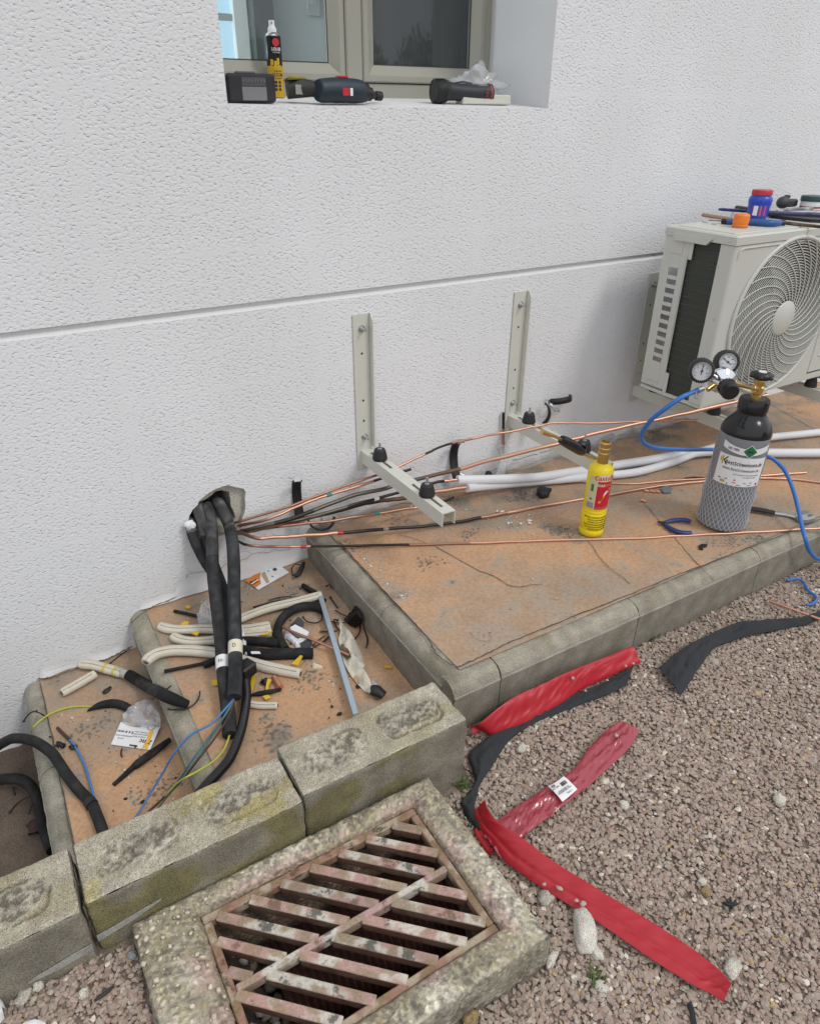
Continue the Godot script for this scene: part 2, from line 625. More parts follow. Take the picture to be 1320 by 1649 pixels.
func terracotta(w: int, h: int, at: Vector2, size: Vector2, spots: Array, seed: int) -> StandardMaterial3D:
	var big := noise(1.7, seed, FastNoiseLite.TYPE_SIMPLEX_SMOOTH, 4)
	var mid := noise(7.0, seed + 1, FastNoiseLite.TYPE_SIMPLEX_SMOOTH, 4)
	var fine := noise(60.0, seed + 2, FastNoiseLite.TYPE_SIMPLEX_SMOOTH, 3)
	var tan := Color(0.42, 0.288, 0.190)
	var orange := Color(0.475, 0.285, 0.160)
	var dust := Color(0.36, 0.295, 0.225)
	var grime := Color(0.15, 0.135, 0.11)
	var mold := Color(0.05, 0.047, 0.04)
	var col := PackedByteArray()
	var hgt := PackedByteArray()
	col.resize(w * h * 3)
	hgt.resize(w * h)
	var lut := PackedByteArray()
	lut.resize(1025)
	for i in 1025: lut[i] = int(255 * Color(i / 1024.0, 0, 0).linear_to_srgb().r)
	for y in h:
		for x in w:
			var px := at.x + size.x * x / w
			var pz := at.y + size.y * y / h
			var a := big.get_noise_2d(px, pz)
			var b := mid.get_noise_2d(px, pz)
			var f := fine.get_noise_2d(px, pz)
			var near := 0.0
			for q in spots:
				var d := Vector2(px - q.x, pz - q.z).length() + 0.05 * b
				near = maxf(near, 1.0 - d / 0.13)
			var c := tan.lerp(orange, sstep(-0.25, 0.35, a + 0.4 * b))
			c = c.lerp(dust, 0.75 * sstep(-0.05, 0.40, b - 0.6 * a + 0.15 * f))
			c = c * (1.0 + 0.22 * a + 0.14 * b)
			c = c.lerp(grime, 0.7 * sstep(0.08, 0.42, b * 0.7 + near * 0.45 + 0.3 * f - 0.5 * absf(a) - 0.12))
			c = c.lerp(grime, 0.62 * sstep(0.48, 0.02, pz + 0.12 * a) * sstep(-0.25, 0.35, b + 0.3 * a + 0.2 * f) * (1.0 if seed == 1 else 0.5))
			c = c.lerp(mold, 0.62 * sstep(0.16, 0.46, f * 0.75 + near * 0.48 + b * 0.35 - 0.27))
			c = c * (1.0 + 0.22 * f + 0.10 * (rng.randf() - 0.5))
			var i := y * w + x
			col[i * 3] = lut[int(clampf(c.r, 0, 1) * 1024)]
			col[i * 3 + 1] = lut[int(clampf(c.g, 0, 1) * 1024)]
			col[i * 3 + 2] = lut[int(clampf(c.b, 0, 1) * 1024)]
			hgt[i] = int(clampf(128 + 60 * b + 30 * f + 25 * a, 0, 255))
	var m := mat(Color(1, 1, 1), 0.75)
	m.albedo_texture = ImageTexture.create_from_image(Image.create_from_data(w, h, false, Image.FORMAT_RGB8, col))
	m.heightmap_enabled = true
	m.heightmap_texture = grey(hgt, w, h)
	m.heightmap_scale = 0.28
	m.set_meta("at", at)
	m.set_meta("size", size)
	return m


# a floor over x0..x1, z0..z1 at y = y0 + fall * z, with uv laid over the ground
func floor_sheet(x0: float, x1: float, z0: float, z1: float, y0: float, fall: float, m: Material, wob := 0.002) -> SurfaceTool:
	var s := ST()
	var nx := int((x1 - x0) / 0.05) + 1
	var nzz := int((z1 - z0) / 0.05) + 1
	var at: Vector2 = m.get_meta("at") if m.has_meta("at") else Vector2.ZERO
	var size: Vector2 = m.get_meta("size") if m.has_meta("size") else Vector2.ONE
	var p := func(i, k):
		var x := lerpf(x0, x1, float(i) / nx)
		var z := lerpf(z0, z1, float(k) / nzz)
		return Vector3(x, y0 + fall * z + wob * nz.get_noise_2d(x * 400, z * 400), z)
	for i in nx:
		for k in nzz:
			for t in [[0, 0], [1, 0], [1, 1], [0, 0], [1, 1], [0, 1]]:
				var v: Vector3 = p.call(i + t[0], k + t[1])
				s.set_uv(Vector2((v.x - at.x) / size.x, (v.z - at.y) / size.y))
				s.add_vertex(v)
	return s


# a dark line of a crack, lying 1 mm proud of the surface that it runs through
func crack(parent: Node, pts: Array, w: float, nrm: Vector3, seed := 0, n := "crack"):
	var p := spline(pts, 7)
	var s := ST()
	flat(s)
	w *= 0.6
	var a := []
	var b := []
	for i in p.size():
		var d: Vector3 = (p[min(i + 1, p.size() - 1)] - p[max(i - 1, 0)]).normalized()
		var o := d.cross(nrm).normalized()
		var k := nz.get_noise_2d(i * 60.0, seed * 50.0)
		var ww := w * (0.6 + 0.8 * absf(nz.get_noise_2d(i * 37.0, seed * 91.0 + 9)))
		if i == 0 or i == p.size() - 1: ww *= 0.2
		a.append(p[i] + o * (ww + k * w * 1.6) + nrm * 0.001)
		b.append(p[i] + o * (-ww + k * w * 1.6) + nrm * 0.001)
	for i in p.size() - 1:
		quad(s, b[i], b[i + 1], a[i + 1], a[i])
	return put(n, s, M.crack, parent)


# ---------------------------------------------------------------- the setting
func ground_y(x: float, z: float) -> float:
	return -0.155 + 0.065 * clampf((-1.1 - x) / 0.7, 0, 1)


func kerb_profile(drop: float) -> Array:
	return [Vector2(-0.006, -0.16), Vector2(-0.006, -0.0045), Vector2(0.016, -0.0045), Vector2(0.030, -0.008), Vector2(0.040, -0.016), Vector2(0.047, -0.027), Vector2(0.0495, -0.034), Vector2(0.0525, -0.036), Vector2(0.0525, -0.040), Vector2(0.049, -0.043), Vector2(0.049, -drop)]


# a kerb stone that runs from a to b; out is the way its face looks
func kerb_stone(parent: Node, a: Vector3, b: Vector3, out: Vector3, drop: float, tint: Color, seed: int):
	var s := ST()
	var prof := kerb_profile(drop)
	var n := maxi(2, int(a.distance_to(b) / 0.012))
	var d := (b - a).normalized()
	var rows := []
	for i in n + 1:
		var row := []
		var p := a.lerp(b, float(i) / n)
		for q in prof:
			var v: Vector3 = p + out * q.x + Vector3.UP * q.y
			var e := 0.0012 * nz.get_noise_3d(v.x * 4000, v.y * 4000 + seed * 70, v.z * 4000) + 0.0012 * nz.get_noise_3d(v.x * 900, v.y * 900 + seed * 70, v.z * 900)
			row.append(v + (out + Vector3.UP) * e)
		rows.append(row)
	var right := d.cross(out).y < 0
	for k in prof.size() - 1:
		if k in [0, 6, 7, 8, 9]: grp(s)
		elif k == 1: grp(s)
		for i in n:
			var v: Vector3 = rows[i][k]
			var t := 0.5 + 0.5 * nz.get_noise_3d(v.x * 700 + seed * 90, v.y * 900, v.z * 700)
			var moss := sstep(0.62, 0.85, t) * (0.8 if k < 8 else 0.4)
			var c := tint.lerp(Color(0.20, 0.19, 0.075), moss * 0.45)
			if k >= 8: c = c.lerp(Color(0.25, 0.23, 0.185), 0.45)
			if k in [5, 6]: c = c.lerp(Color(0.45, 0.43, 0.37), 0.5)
			s.set_color(c)
			if right: quad(s, rows[i][k], rows[i + 1][k], rows[i + 1][k + 1], rows[i][k + 1])
			else: quad(s, rows[i][k + 1], rows[i + 1][k + 1], rows[i + 1][k], rows[i][k])
	flat(s)
	s.set_color(tint * 0.8)
	for e in [0, n]:
		for k in range(1, prof.size() - 1):
			tri(s, rows[e][0], rows[e][k], rows[e][k + 1])
	return put("kerb_stone", s, M.concrete, parent)


func make_wall():
	var house := thing("house_wall", "white roughcast house wall with a horizontal groove and a window", "wall")
	var w := CSGCombiner3D.new()
	w.name = "wall"
	var body := CSGBox3D.new()
	body.name = "body"
	body.size = Vector3(9.0, 3.9, 0.36)
	body.position = Vector3(0.5, 1.15, -0.18)
	body.material = M.stucco
	w.add_child(body)
	var cut := CSGPolygon3D.new()  # the window opening with its sloping sill
	cut.name = "window_opening"
	cut.operation = CSGShape3D.OPERATION_SUBTRACTION
	cut.polygon = PackedVector2Array([Vector2(0.1, 1.2227), Vector2(0.1, 2.45), Vector2(-0.5, 2.45), Vector2(-0.5, 1.2722)])
	cut.depth = 1.017
	cut.transform = Transform3D(Basis(Vector3(0, 0, 1), Vector3(0, 1, 0), Vector3(-1, 0, 0)), Vector3(-1.014, 0, 0))
	cut.material = M.plaster
	w.add_child(cut)
	var gr := CSGPolygon3D.new()  # the groove
	gr.name = "groove"
	gr.operation = CSGShape3D.OPERATION_SUBTRACTION
	gr.polygon = PackedVector2Array([Vector2(0.02, 0.7335), Vector2(0.0, 0.7355), Vector2(-0.011, 0.7425), Vector2(-0.013, 0.745), Vector2(-0.013, 0.756), Vector2(0.02, 0.7595)])
	gr.depth = 9.2
	gr.transform = Transform3D(Basis(Vector3(0, 0, 1), Vector3(0, 1, 0), Vector3(-1, 0, 0)), Vector3(-4.1, 0, 0))
	gr.material = M.plaster
	w.add_child(gr)
	var ring := [Vector3(-1.2797,.0919,0),Vector3(-1.2819,.1148,0),Vector3(-1.2714,.1468,0),Vector3(-1.2604,.1697,0),Vector3(-1.2416,.1816,0),Vector3(-1.2322,.1941,0),Vector3(-1.2103,.2009,0),Vector3(-1.1849,.2176,0),Vector3(-1.1611,.2219,0),Vector3(-1.1398,.2206,0),Vector3(-1.1179,.2061,0),Vector3(-1.0951,.1957,0),Vector3(-1.0849,.1797,0),Vector3(-1.0912,.1593,0),Vector3(-1.0982,.1344,0),Vector3(-1.099,.1098,0),Vector3(-1.109,.0945,0),Vector3(-1.1154,.0918,0),Vector3(-1.122,.0708,0),Vector3(-1.1469,.0508,0),Vector3(-1.1934,.0514,0),Vector3(-1.2452,.0631,0)]
	var deep := [Vector3(-1.2723,.103,0),Vector3(-1.2715,.1337,0),Vector3(-1.2583,.1583,0),Vector3(-1.2389,.1744,0),Vector3(-1.2147,.1827,0),Vector3(-1.1931,.1854,0),Vector3(-1.1743,.1953,0),Vector3(-1.1549,.1944,0),Vector3(-1.1385,.1834,0),Vector3(-1.133,.1643,0),Vector3(-1.1323,.1374,0),Vector3(-1.131,.1146,0),Vector3(-1.1283,.0865,0),Vector3(-1.1506,.0703,0),Vector3(-1.191,.069,0),Vector3(-1.2427,.0805,0)]
	for k in 2:
		var hole := CSGPolygon3D.new()
		hole.name = "broken_hole"
		hole.operation = CSGShape3D.OPERATION_SUBTRACTION
		var poly := PackedVector2Array()
		for q in (ring if k == 0 else deep): poly.append(Vector2(q.x + 0.0035 * sin(q.y * 900), q.y + 0.0035 * sin(q.x * 700)))
		hole.polygon = poly
		hole.depth = 0.042 if k == 0 else 0.24
		hole.position = Vector3(0, 0, 0.02)
		hole.material = M.broken
		w.add_child(hole)
	house.add_child(w)
	# the smooth plaster skirt at the foot of the wall
	var s := ST()
	for foot in [[Vector3(-2.0129,-.4804,.0221),Vector3(-1.9592,-.4802,.0109),Vector3(-1.9128,-.4804,.0217),Vector3(-1.8723,-.4806,.0289)], [Vector3(-1.7807,-.2622,.0079),Vector3(-1.7562,-.2621,.004),Vector3(-1.7137,-.2623,.0102),Vector3(-1.6504,-.2621,.0031),Vector3(-1.5874,-.2622,.0073),Vector3(-1.529,-.2621,.0049)], [Vector3(-1.4717,-.127,.0275),Vector3(-1.4357,-.1264,.01),Vector3(-1.3961,-.1259,-.0029),Vector3(-1.3248,-.1263,.0083),Vector3(-1.2424,-.1261,.0026),Vector3(-1.1179,-.1263,.0068),Vector3(-1.0003,-.1255,-.0124),Vector3(-.8927,-.1254,-.0161)]]:
		var ft := spline(foot, 8)
		var rows := []
		for i in ft.size():
			var f: Vector3 = ft[i]
			var end := sstep(0, 5, i) * sstep(0, 5, ft.size() - 1 - i)
			f = Vector3(f.x, f.y, maxf(f.z * 0.5, 0.010) * (0.3 + 0.7 * end) + 0.005 * nz.get_noise_1d(f.x * 900.0))
			var t := Vector3(f.x, f.y + (0.034 + 0.024 * nz.get_noise_1d(f.x * 420.0 + 90)) * (0.4 + 0.6 * end) + (0.03 if f.x > -1.35 else 0.0) * end, 0.0012)
			var row := []
			for k in 7:
				var u := k / 6.0
				row.append(Vector3(f.x, lerpf(t.y, f.y, u), lerpf(t.z, f.z, u * u) + 0.003 * u * nz.get_noise_2d(f.x * 700.0, k * 40.0)))
			rows.append(row)
		for i in rows.size() - 1:
			for k in 6:
				quad(s, rows[i][k], rows[i][k + 1], rows[i + 1][k + 1], rows[i + 1][k])
	put("plaster_skirt", s, M.plaster, house)
	crack(house, [Vector3(-1.3146,-.0638,.006),Vector3(-1.3067,-.05,.006),Vector3(-1.2772,-.0509,.006),Vector3(-1.264,-.0555,.006),Vector3(-1.2426,-.0606,.006),Vector3(-1.211,-.0669,.006),Vector3(-1.1844,-.0519,.006),Vector3(-1.158,-.0561,.006),Vector3(-1.1368,-.0536,.006),Vector3(-1.1136,-.0541,.006),Vector3(-1.0998,-.0442,.006),Vector3(-1.0657,-.0457,.006),Vector3(-1.0408,-.0564,.006),Vector3(-1.0206,-.0507,.006),Vector3(-.9973,-.0608,.006),Vector3(-.9621,-.0674,.006)], 0.0012, Vector3.BACK, 3)
	crack(house, [Vector3(-.9485,-.0668,.006),Vector3(-.9409,-.0296,.006),Vector3(-.9092,-.0297,.006)], 0.0006, Vector3.BACK, 4)
	crack(house, [Vector3(-.0254,.0376,.004),Vector3(.0088,.0348,.004),Vector3(.0493,.0359,.004),Vector3(.0809,.0366,.004),Vector3(.1038,.0311,.004)], 0.002, Vector3.BACK, 5)
	crack(house, [Vector3(.1127,.0372,.004),Vector3(.1453,.0351,.004),Vector3(.1812,.035,.004)], 0.002, Vector3.BACK, 6)
	crack(house, [Vector3(-1.9022,-.308,.012),Vector3(-1.8692,-.3074,.012),Vector3(-1.8427,-.3083,.012),Vector3(-1.8041,-.3024,.012),Vector3(-1.7785,-.2949,.012)], 0.0006, Vector3.BACK, 7)
	crack(house, [Vector3(-1.7898,-.2573,.0087),Vector3(-1.7506,-.2577,.0223),Vector3(-1.7159,-.2576,.0211),Vector3(-1.6738,-.2576,.0208),Vector3(-1.6519,-.2575,.0179)], 0.0045, Vector3.UP, 8, "gap")
	crack(house, [Vector3(-1.6244,-.2574,.0148),Vector3(-1.5948,-.2577,.0222),Vector3(-1.5732,-.2575,.0154),Vector3(-1.5401,-.2573,.0083),Vector3(-1.5114,-.2569,-.0017)], 0.004, Vector3.UP, 9, "gap")
	crack(house, [Vector3(-1.5052,-.1225,.0669),Vector3(-1.4778,-.1216,.0426),Vector3(-1.4445,-.121,.0275),Vector3(-1.4104,-.1205,.0119),Vector3(-1.3879,-.1205,.014),Vector3(-1.338,-.1201,.0025),Vector3(-1.3199,-.1198,-.0056)], 0.0035, Vector3.UP, 10, "gap")
	crack(house, [Vector3(-1.3367,-.1219,-.0034),Vector3(-1.2793,-.1217,-.0082),Vector3(-1.2256,-.1214,-.016),Vector3(-1.1408,-.122,.0003),Vector3(-1.0725,-.1221,.0027),Vector3(-.9888,-.1215,-.0119),Vector3(-.9716,-.1214,-.015)], 0.0014, Vector3.UP, 11, "gap")
	make_window(house)


func make_window(house: Node3D):
	var win := Node3D.new()
	win.name = "window"
	house.add_child(win)
	var zf := -0.315
	var s := ST()
	var yb := 1.2535
	bx(s, Vector3(-0.505, yb + 0.021, zf - 0.03), Vector3(1.014, 0.042, 0.06), Basis.IDENTITY, 0.002)
	bx(s, Vector3(-1.000, 1.86, zf - 0.03), Vector3(0.024, 1.13, 0.06), Basis.IDENTITY, 0.002)
	bx(s, Vector3(-0.010, 1.86, zf - 0.03), Vector3(0.024, 1.13, 0.06), Basis.IDENTITY, 0.002)
	bx(s, Vector3(-0.505, 2.435, zf - 0.03), Vector3(1.014, 0.028, 0.06), Basis.IDENTITY, 0.002)
	put("frame", s, M.frame, win)
	s = ST()
	bx(s, Vector3(-0.505, 1.86, zf - 0.006), Vector3(0.055, 1.118, 0.03), Basis.IDENTITY, 0.004)
	put("mullion", s, M.frame, win)
	for e in [[-0.986, -0.5345], [-0.4755, -0.024]]:
		s = ST()
		var x0: float = e[0]
		var x1: float = e[1]
		var y0 := 1.2985
		var y1 := 2.417
		# the sash: an outer flat and a bevel that falls in to the glass
		var rings := [[0.0, -0.045], [0.0, 0.004], [0.004, 0.008], [0.018, 0.008], [0.042, -0.012], [0.046, -0.013], [0.046, -0.026]]
		for k in rings.size() - 1:
			var a: Array = rings[k]
			var b: Array = rings[k + 1]
			var pa := [Vector3(x0 + a[0], y0 + a[0], zf + a[1]), Vector3(x1 - a[0], y0 + a[0], zf + a[1]), Vector3(x1 - a[0], y1 - a[0], zf + a[1]), Vector3(x0 + a[0], y1 - a[0], zf + a[1])]
			var pb := [Vector3(x0 + b[0], y0 + b[0], zf + b[1]), Vector3(x1 - b[0], y0 + b[0], zf + b[1]), Vector3(x1 - b[0], y1 - b[0], zf + b[1]), Vector3(x0 + b[0], y1 - b[0], zf + b[1])]
			flat(s)
			for q in 4:
				quad(s, pa[q], pa[(q + 1) % 4], pb[(q + 1) % 4], pb[q])
		var sash := put("sash", s, M.frame, win)
		s = ST()
		var gz := zf - 0.020
		for q in [[x0 + 0.044, x0 + 0.048, y0 + 0.044, y1 - 0.044], [x1 - 0.048, x1 - 0.044, y0 + 0.044, y1 - 0.044]]:
			bx(s, Vector3((q[0] + q[1]) / 2, (q[2] + q[3]) / 2, gz + 0.004), Vector3(0.004, q[3] - q[2], 0.005))
		bx(s, Vector3((x0 + x1) / 2, y0 + 0.0465, gz + 0.004), Vector3(x1 - x0 - 0.1, 0.005, 0.005))
		put("gasket", s, M.gasket, sash)
		s = ST()
		quad(s, Vector3(x0 + 0.044, y0 + 0.044, gz), Vector3(x1 - 0.044, y0 + 0.044, gz), Vector3(x1 - 0.044, y1 - 0.044, gz), Vector3(x0 + 0.044, y1 - 0.044, gz))
		put("pane", s, M.glass, sash)
	s = ST()
	bx(s, Vector3(-0.80, 1.2975, zf + 0.010), Vector3(0.055, 0.008, 0.012), Basis.IDENTITY, 0.002)
	put("drain_cap", s, M.frame, win)
	# the room behind
	s = ST()
	bx(s, Vector3(0, 1.35, -3.06), Vector3(5.0, 2.9, 0.1))
	bx(s, Vector3(-2.45, 0.45, -1.69), Vector3(0.1, 1.1, 2.64))
	bx(s, Vector3(-2.45, 2.70, -1.69), Vector3(0.1, 0.2, 2.64))
	bx(s, Vector3(2.45, 1.35, -1.69), Vector3(0.1, 2.9, 2.64))
	struct("room_wall", s, mat(lin(0.62, 0.68, 0.66), 0.9))
	s = ST()
	bx(s, Vector3(0, -0.06, -1.685), Vector3(5.0, 0.1, 2.64))
	struct("room_floor", s, mat(lin(0.2, 0.15, 0.1), 0.6))
	s = ST()
	bx(s, Vector3(0, 2.85, -1.69), Vector3(5.0, 0.1, 2.64))
	struct("room_ceiling", s, mat(lin(0.7, 0.7, 0.7), 0.9))
	var sw := thing("window_glow", "unseen glowing side panel, out of view, placed to light the room behind the panes", "window", Vector3(-2.55, 0, -1.7))
	s = ST()
	bx(s, Vector3(0, 1.8, 0), Vector3(0.02, 1.5, 2.4))
	var glow := mat(lin(0.7, 0.8, 0.85), 0.5)  # emissive panel, out of view, placed to light the room
	glow.emission_enabled = true
	glow.emission = lin(0.85, 0.95, 1.0)
	glow.emission_energy_multiplier = 4.5
	put("glow_pane", s, glow, sw)
	# at the far side of the room: a bright window in a white casing
	var fw := thing("window_glow", "pale blue window with a pane glowing as daylight seen through the left pane, far side of the room", "window", Vector3(0, 0, -3.0))
	s = ST()
	bx(s, Vector3(-0.62, 1.85, 0.006), Vector3(1.36, 1.50, 0.01))
	var blue := mat(lin(0.12, 0.20, 0.25), 0.5)  # pane glows in place of the sky behind it
	blue.emission_enabled = true
	blue.emission = lin(0.46, 0.74, 0.90)
	blue.emission_energy_multiplier = 0.75
	put("glow_pane", s, blue, fw)
	s = ST()
	bx(s, Vector3(0.105, 1.85, 0.03), Vector3(0.09, 1.7, 0.05), Basis.IDENTITY, 0.004)
	bx(s, Vector3(-0.62, 1.05, 0.03), Vector3(1.36, 0.09, 0.05), Basis.IDENTITY, 0.004)
	put("casing", s, mat(lin(0.80, 0.84, 0.80), 0.5), fw)
	s = ST()
	bx(s, Vector3(-0.62, 1.70, 0.025), Vector3(1.358, 0.035, 0.03), Basis.IDENTITY, 0.003)
	put("glazing_bar", s, mat(lin(0.4, 0.45, 0.48), 0.5), fw)
	var cu := thing("dark_backdrop", "dark grey curtain placed behind the right window pane to darken it", "backdrop", Vector3(0, 0, -0.5))
	s = ST()
	grp(s)
	for i in 60:
		var xa := -0.47 + i * 0.028
		var xb := xa + 0.028
		quad(s, Vector3(xa, 0.3, 0.02 * sin(i * 1.3)), Vector3(xb, 0.3, 0.02 * sin((i + 1) * 1.3)), Vector3(xb, 2.7, 0.02 * sin((i + 1) * 1.3)), Vector3(xa, 2.7, 0.02 * sin(i * 1.3)))
	put("backdrop_sheet", s, mat(lin(0.007, 0.0075, 0.0075), 0.95), cu)  # near-black sheet placed so that the right pane looks dark
	s = ST()
	bx(s, Vector3(0.60, 1.80, -2.99), Vector3(0.085, 0.125, 0.012), Basis.IDENTITY, 0.003)
	bx(s, Vector3(0.60, 1.82, -2.985), Vector3(0.045, 0.05, 0.012), Basis.IDENTITY, 0.003)
	tag(put("wall_socket", s, mat(lin(0.5, 0.53, 0.52), 0.5)), "pale wall socket on the room wall seen through the left pane", "socket")
	s = ST()
	bx(s, Vector3(0.22, 1.5, -2.9), Vector3(0.13, 2.4, 0.06), Basis.IDENTITY, 0.004)  # upright dark strip between the casing and the paler wall
	tag(put("dark_upright_strip", s, mat(lin(0.07, 0.085, 0.08), 0.6)), "dark green grey upright strip beside the far window in the room", "panel")


func make_patio():
	var p := Node3D.new()
	p.name = "patio"
	add_child(p)
	tag(p, "", "", "", "structure")
	var sl := put("slab", floor_sheet(-0.852, 2.6, 0.0, 0.847, 0.0, 0.0, M.patio, 0.0025), M.patio, p)
	var s := ST()
	bx(s, Vector3(0.87, -0.16, 0.42), Vector3(3.42, 0.28, 0.84))
	put("foundation", s, M.old_tread, p)
	var joints := [-0.90, Vector3(-.756,-.034,.8995).x, Vector3(-.2603,-.034,.8989).x, Vector3(.2889,-.034,.9013).x, 0.80, 1.30, 1.80, 2.30, 2.6]
	for i in joints.size() - 1:
		kerb_stone(p, Vector3(joints[i] + (0.0015 if i else 0.0), 0.001 * (i % 2), 0.846), Vector3(joints[i + 1] - 0.0015, 0.001 * (i % 2), 0.846), Vector3.BACK, 0.34, Color(0.52, 0.475, 0.37) * [0.98, 1.04, 0.96, 1.0][i % 4], i)
	var kz := [0.0, 0.205, 0.522, 0.844]
	for i in 3:
		kerb_stone(p, Vector3(-0.851, 0, kz[i] + 0.001), Vector3(-0.851, 0, kz[i + 1] - 0.001), Vector3.LEFT, 0.34, Color(0.50, 0.455, 0.36) * [0.95, 1.02, 1.0][i], 20 + i)
	s = ST()
	s.set_color(Color(0.32, 0.30, 0.24))
	crack(p, [Vector3(-.8464,.002,.1435),Vector3(-.8511,.002,.2847),Vector3(-.852,.002,.4262),Vector3(-.8545,.002,.5403),Vector3(-.8558,.002,.6273),Vector3(-.8583,.002,.7109),Vector3(-.8709,.002,.7609),Vector3(-.8641,.002,.8145),Vector3(-.8503,.002,.8388)], 0.003, Vector3.UP, 21)
	crack(p, [Vector3(-.8503,.002,.8388),Vector3(-.8234,.002,.8387),Vector3(-.7461,.002,.8351),Vector3(-.6917,.002,.8304),Vector3(-.5969,.002,.8305),Vector3(-.4435,.002,.8338),Vector3(-.232,.002,.8407),Vector3(-.0755,.002,.8419),Vector3(.058,.002,.8472),Vector3(.2585,.002,.8541),Vector3(.4427,.002,.8608),Vector3(.6833,.002,.8638)], 0.0028, Vector3.UP, 22)
	crack(p, [Vector3(-.5944,.002,.3321),Vector3(-.5809,.002,.3912),Vector3(-.5682,.002,.4522),Vector3(-.556,.002,.511),Vector3(-.536,.002,.5538),Vector3(-.5276,.002,.589),Vector3(-.5213,.002,.6259),Vector3(-.4967,.002,.6478),Vector3(-.4622,.002,.6573),Vector3(-.4352,.002,.6733)], 0.0022, Vector3.UP, 23)
	crack(p, [Vector3(-.6593,.002,.2046),Vector3(-.6324,.002,.2478),Vector3(-.61,.002,.2967),Vector3(-.5944,.002,.3321)], 0.0014, Vector3.UP, 24)
	crack(p, [Vector3(-.1406,.002,.5477),Vector3(-.1625,.002,.6049),Vector3(-.1783,.002,.6379),Vector3(-.1936,.002,.6862),Vector3(-.2018,.002,.7365),Vector3(-.2001,.002,.7604),Vector3(-.2087,.002,.8039)], 0.0018, Vector3.UP, 25)
	crack(p, [Vector3(.2091,.002,.4698),Vector3(.1587,.002,.5837),Vector3(.113,.002,.6932),Vector3(.068,.002,.7962),Vector3(.0314,.002,.8938),Vector3(.0188,.002,.9241)], 0.0018, Vector3.UP, 26, "saw_cut")
	crack(p, [Vector3(1.4856,.002,.0896),Vector3(1.4517,.002,.1816),Vector3(1.4239,.002,.263),Vector3(1.3924,.002,.3381),Vector3(1.3747,.002,.4252)], 0.0025, Vector3.UP, 27)
	crack(p, [Vector3(-.7468,.002,.7414),Vector3(-.749,.002,.773),Vector3(-.7351,.002,.793),Vector3(-.7164,.002,.7953),Vector3(-.7069,.002,.7771)], 0.0008, Vector3.UP, 28)
	crack(p, [Vector3(.1744,.002,.3949),Vector3(.1495,.002,.4612)], 0.0008, Vector3.UP, 29)
	s = ST()
	grp(s)
	var prev := []
	for i in 121:
		var x := -0.84 + i * 0.02
		var e := nz.get_noise_1d(i * 32.0)
		var e2 := 0.5 * nz.get_noise_1d(i * 60.0 + 700)
		var hh := 0.018 + 0.022 * maxf(0, e) + 0.008 * e2
		var dd := 0.030 + 0.030 * maxf(0, e) + 0.014 * e2
		if x > 0.5: dd *= 0.6
		var row := []
		for k in 6:
			var u := k / 5.0
			var t := 0.5 + 0.5 * nz.get_noise_2d(i * 25.0, k * 40.0)
			row.append([Vector3(x, lerpf(hh, 0.0012, 1 - (1 - u) ** 2) + 0.002 * (t - 0.5), lerpf(0.0012, dd, u)), Color(0.78, 0.77, 0.75).lerp(Color(0.44, 0.38, 0.31), clampf(u * 1.1 + (t - 0.5) * 0.9, 0, 1))])
		if prev:
			for k in 5:
				for q in [[0, 0], [1, 0], [1, 1], [0, 0], [1, 1], [0, 1]]:
					var w: Array = row[k + q[1]] if q[0] else prev[k + q[1]]
					s.set_color(w[1])
					s.add_vertex(w[0])
		prev = row
	put("mortar_edge", s, M.concrete, p)
	# the treads of the steps that go down to the left
	var t1 := Node3D.new()
	t1.name = "step"
	add_child(t1)
	tag(t1, "", "", "", "structure")
	put("tread", floor_sheet(-1.452, -0.898, 0.0, 0.93, -0.13, -0.038, M.tread, 0.003), M.tread, t1)
	for i in 3:
		var za: float = [0.0, 0.31, 0.64, 0.93][i]
		var zb: float = [0.0, 0.31, 0.64, 0.93][i + 1]
		kerb_stone(t1, Vector3(-1.453, -0.129 - 0.038 * za, za + 0.001), Vector3(-1.453, -0.129 - 0.038 * zb, zb - 0.001), Vector3.LEFT, 0.30, Color(0.56, 0.51, 0.395), 30 + i)
	var t2 := Node3D.new()
	t2.name = "step_001"
	add_child(t2)
	tag(t2, "", "", "", "structure")
	put("tread", floor_sheet(-1.783, -1.49, 0.0, 0.93, -0.265, -0.03, M.tread, 0.003), M.tread, t2)
	for i in 3:
		var za: float = [0.0, 0.36, 0.70, 0.93][i]
		var zb: float = [0.0, 0.36, 0.70, 0.93][i + 1]
		kerb_stone(t2, Vector3(-1.784, -0.264 - 0.03 * za, za + 0.001), Vector3(-1.784, -0.264 - 0.03 * zb, zb - 0.001), Vector3.LEFT, 0.34, Color(0.50, 0.465, 0.375), 40 + i)
	crack(t2, [Vector3(-1.7828,-.2637,.0233),Vector3(-1.7836,-.2671,.1357),Vector3(-1.7816,-.271,.2662),Vector3(-1.7855,-.2751,.404),Vector3(-1.7863,-.2789,.5293),Vector3(-1.787,-.2817,.6245),Vector3(-1.7861,-.2831,.67)], 0.0022, Vector3.UP, 31)
	struct("step_landing", floor_sheet(-3.4, -1.83, 0.0, 0.93, -0.48, -0.02, M.old_tread, 0.004), M.old_tread)


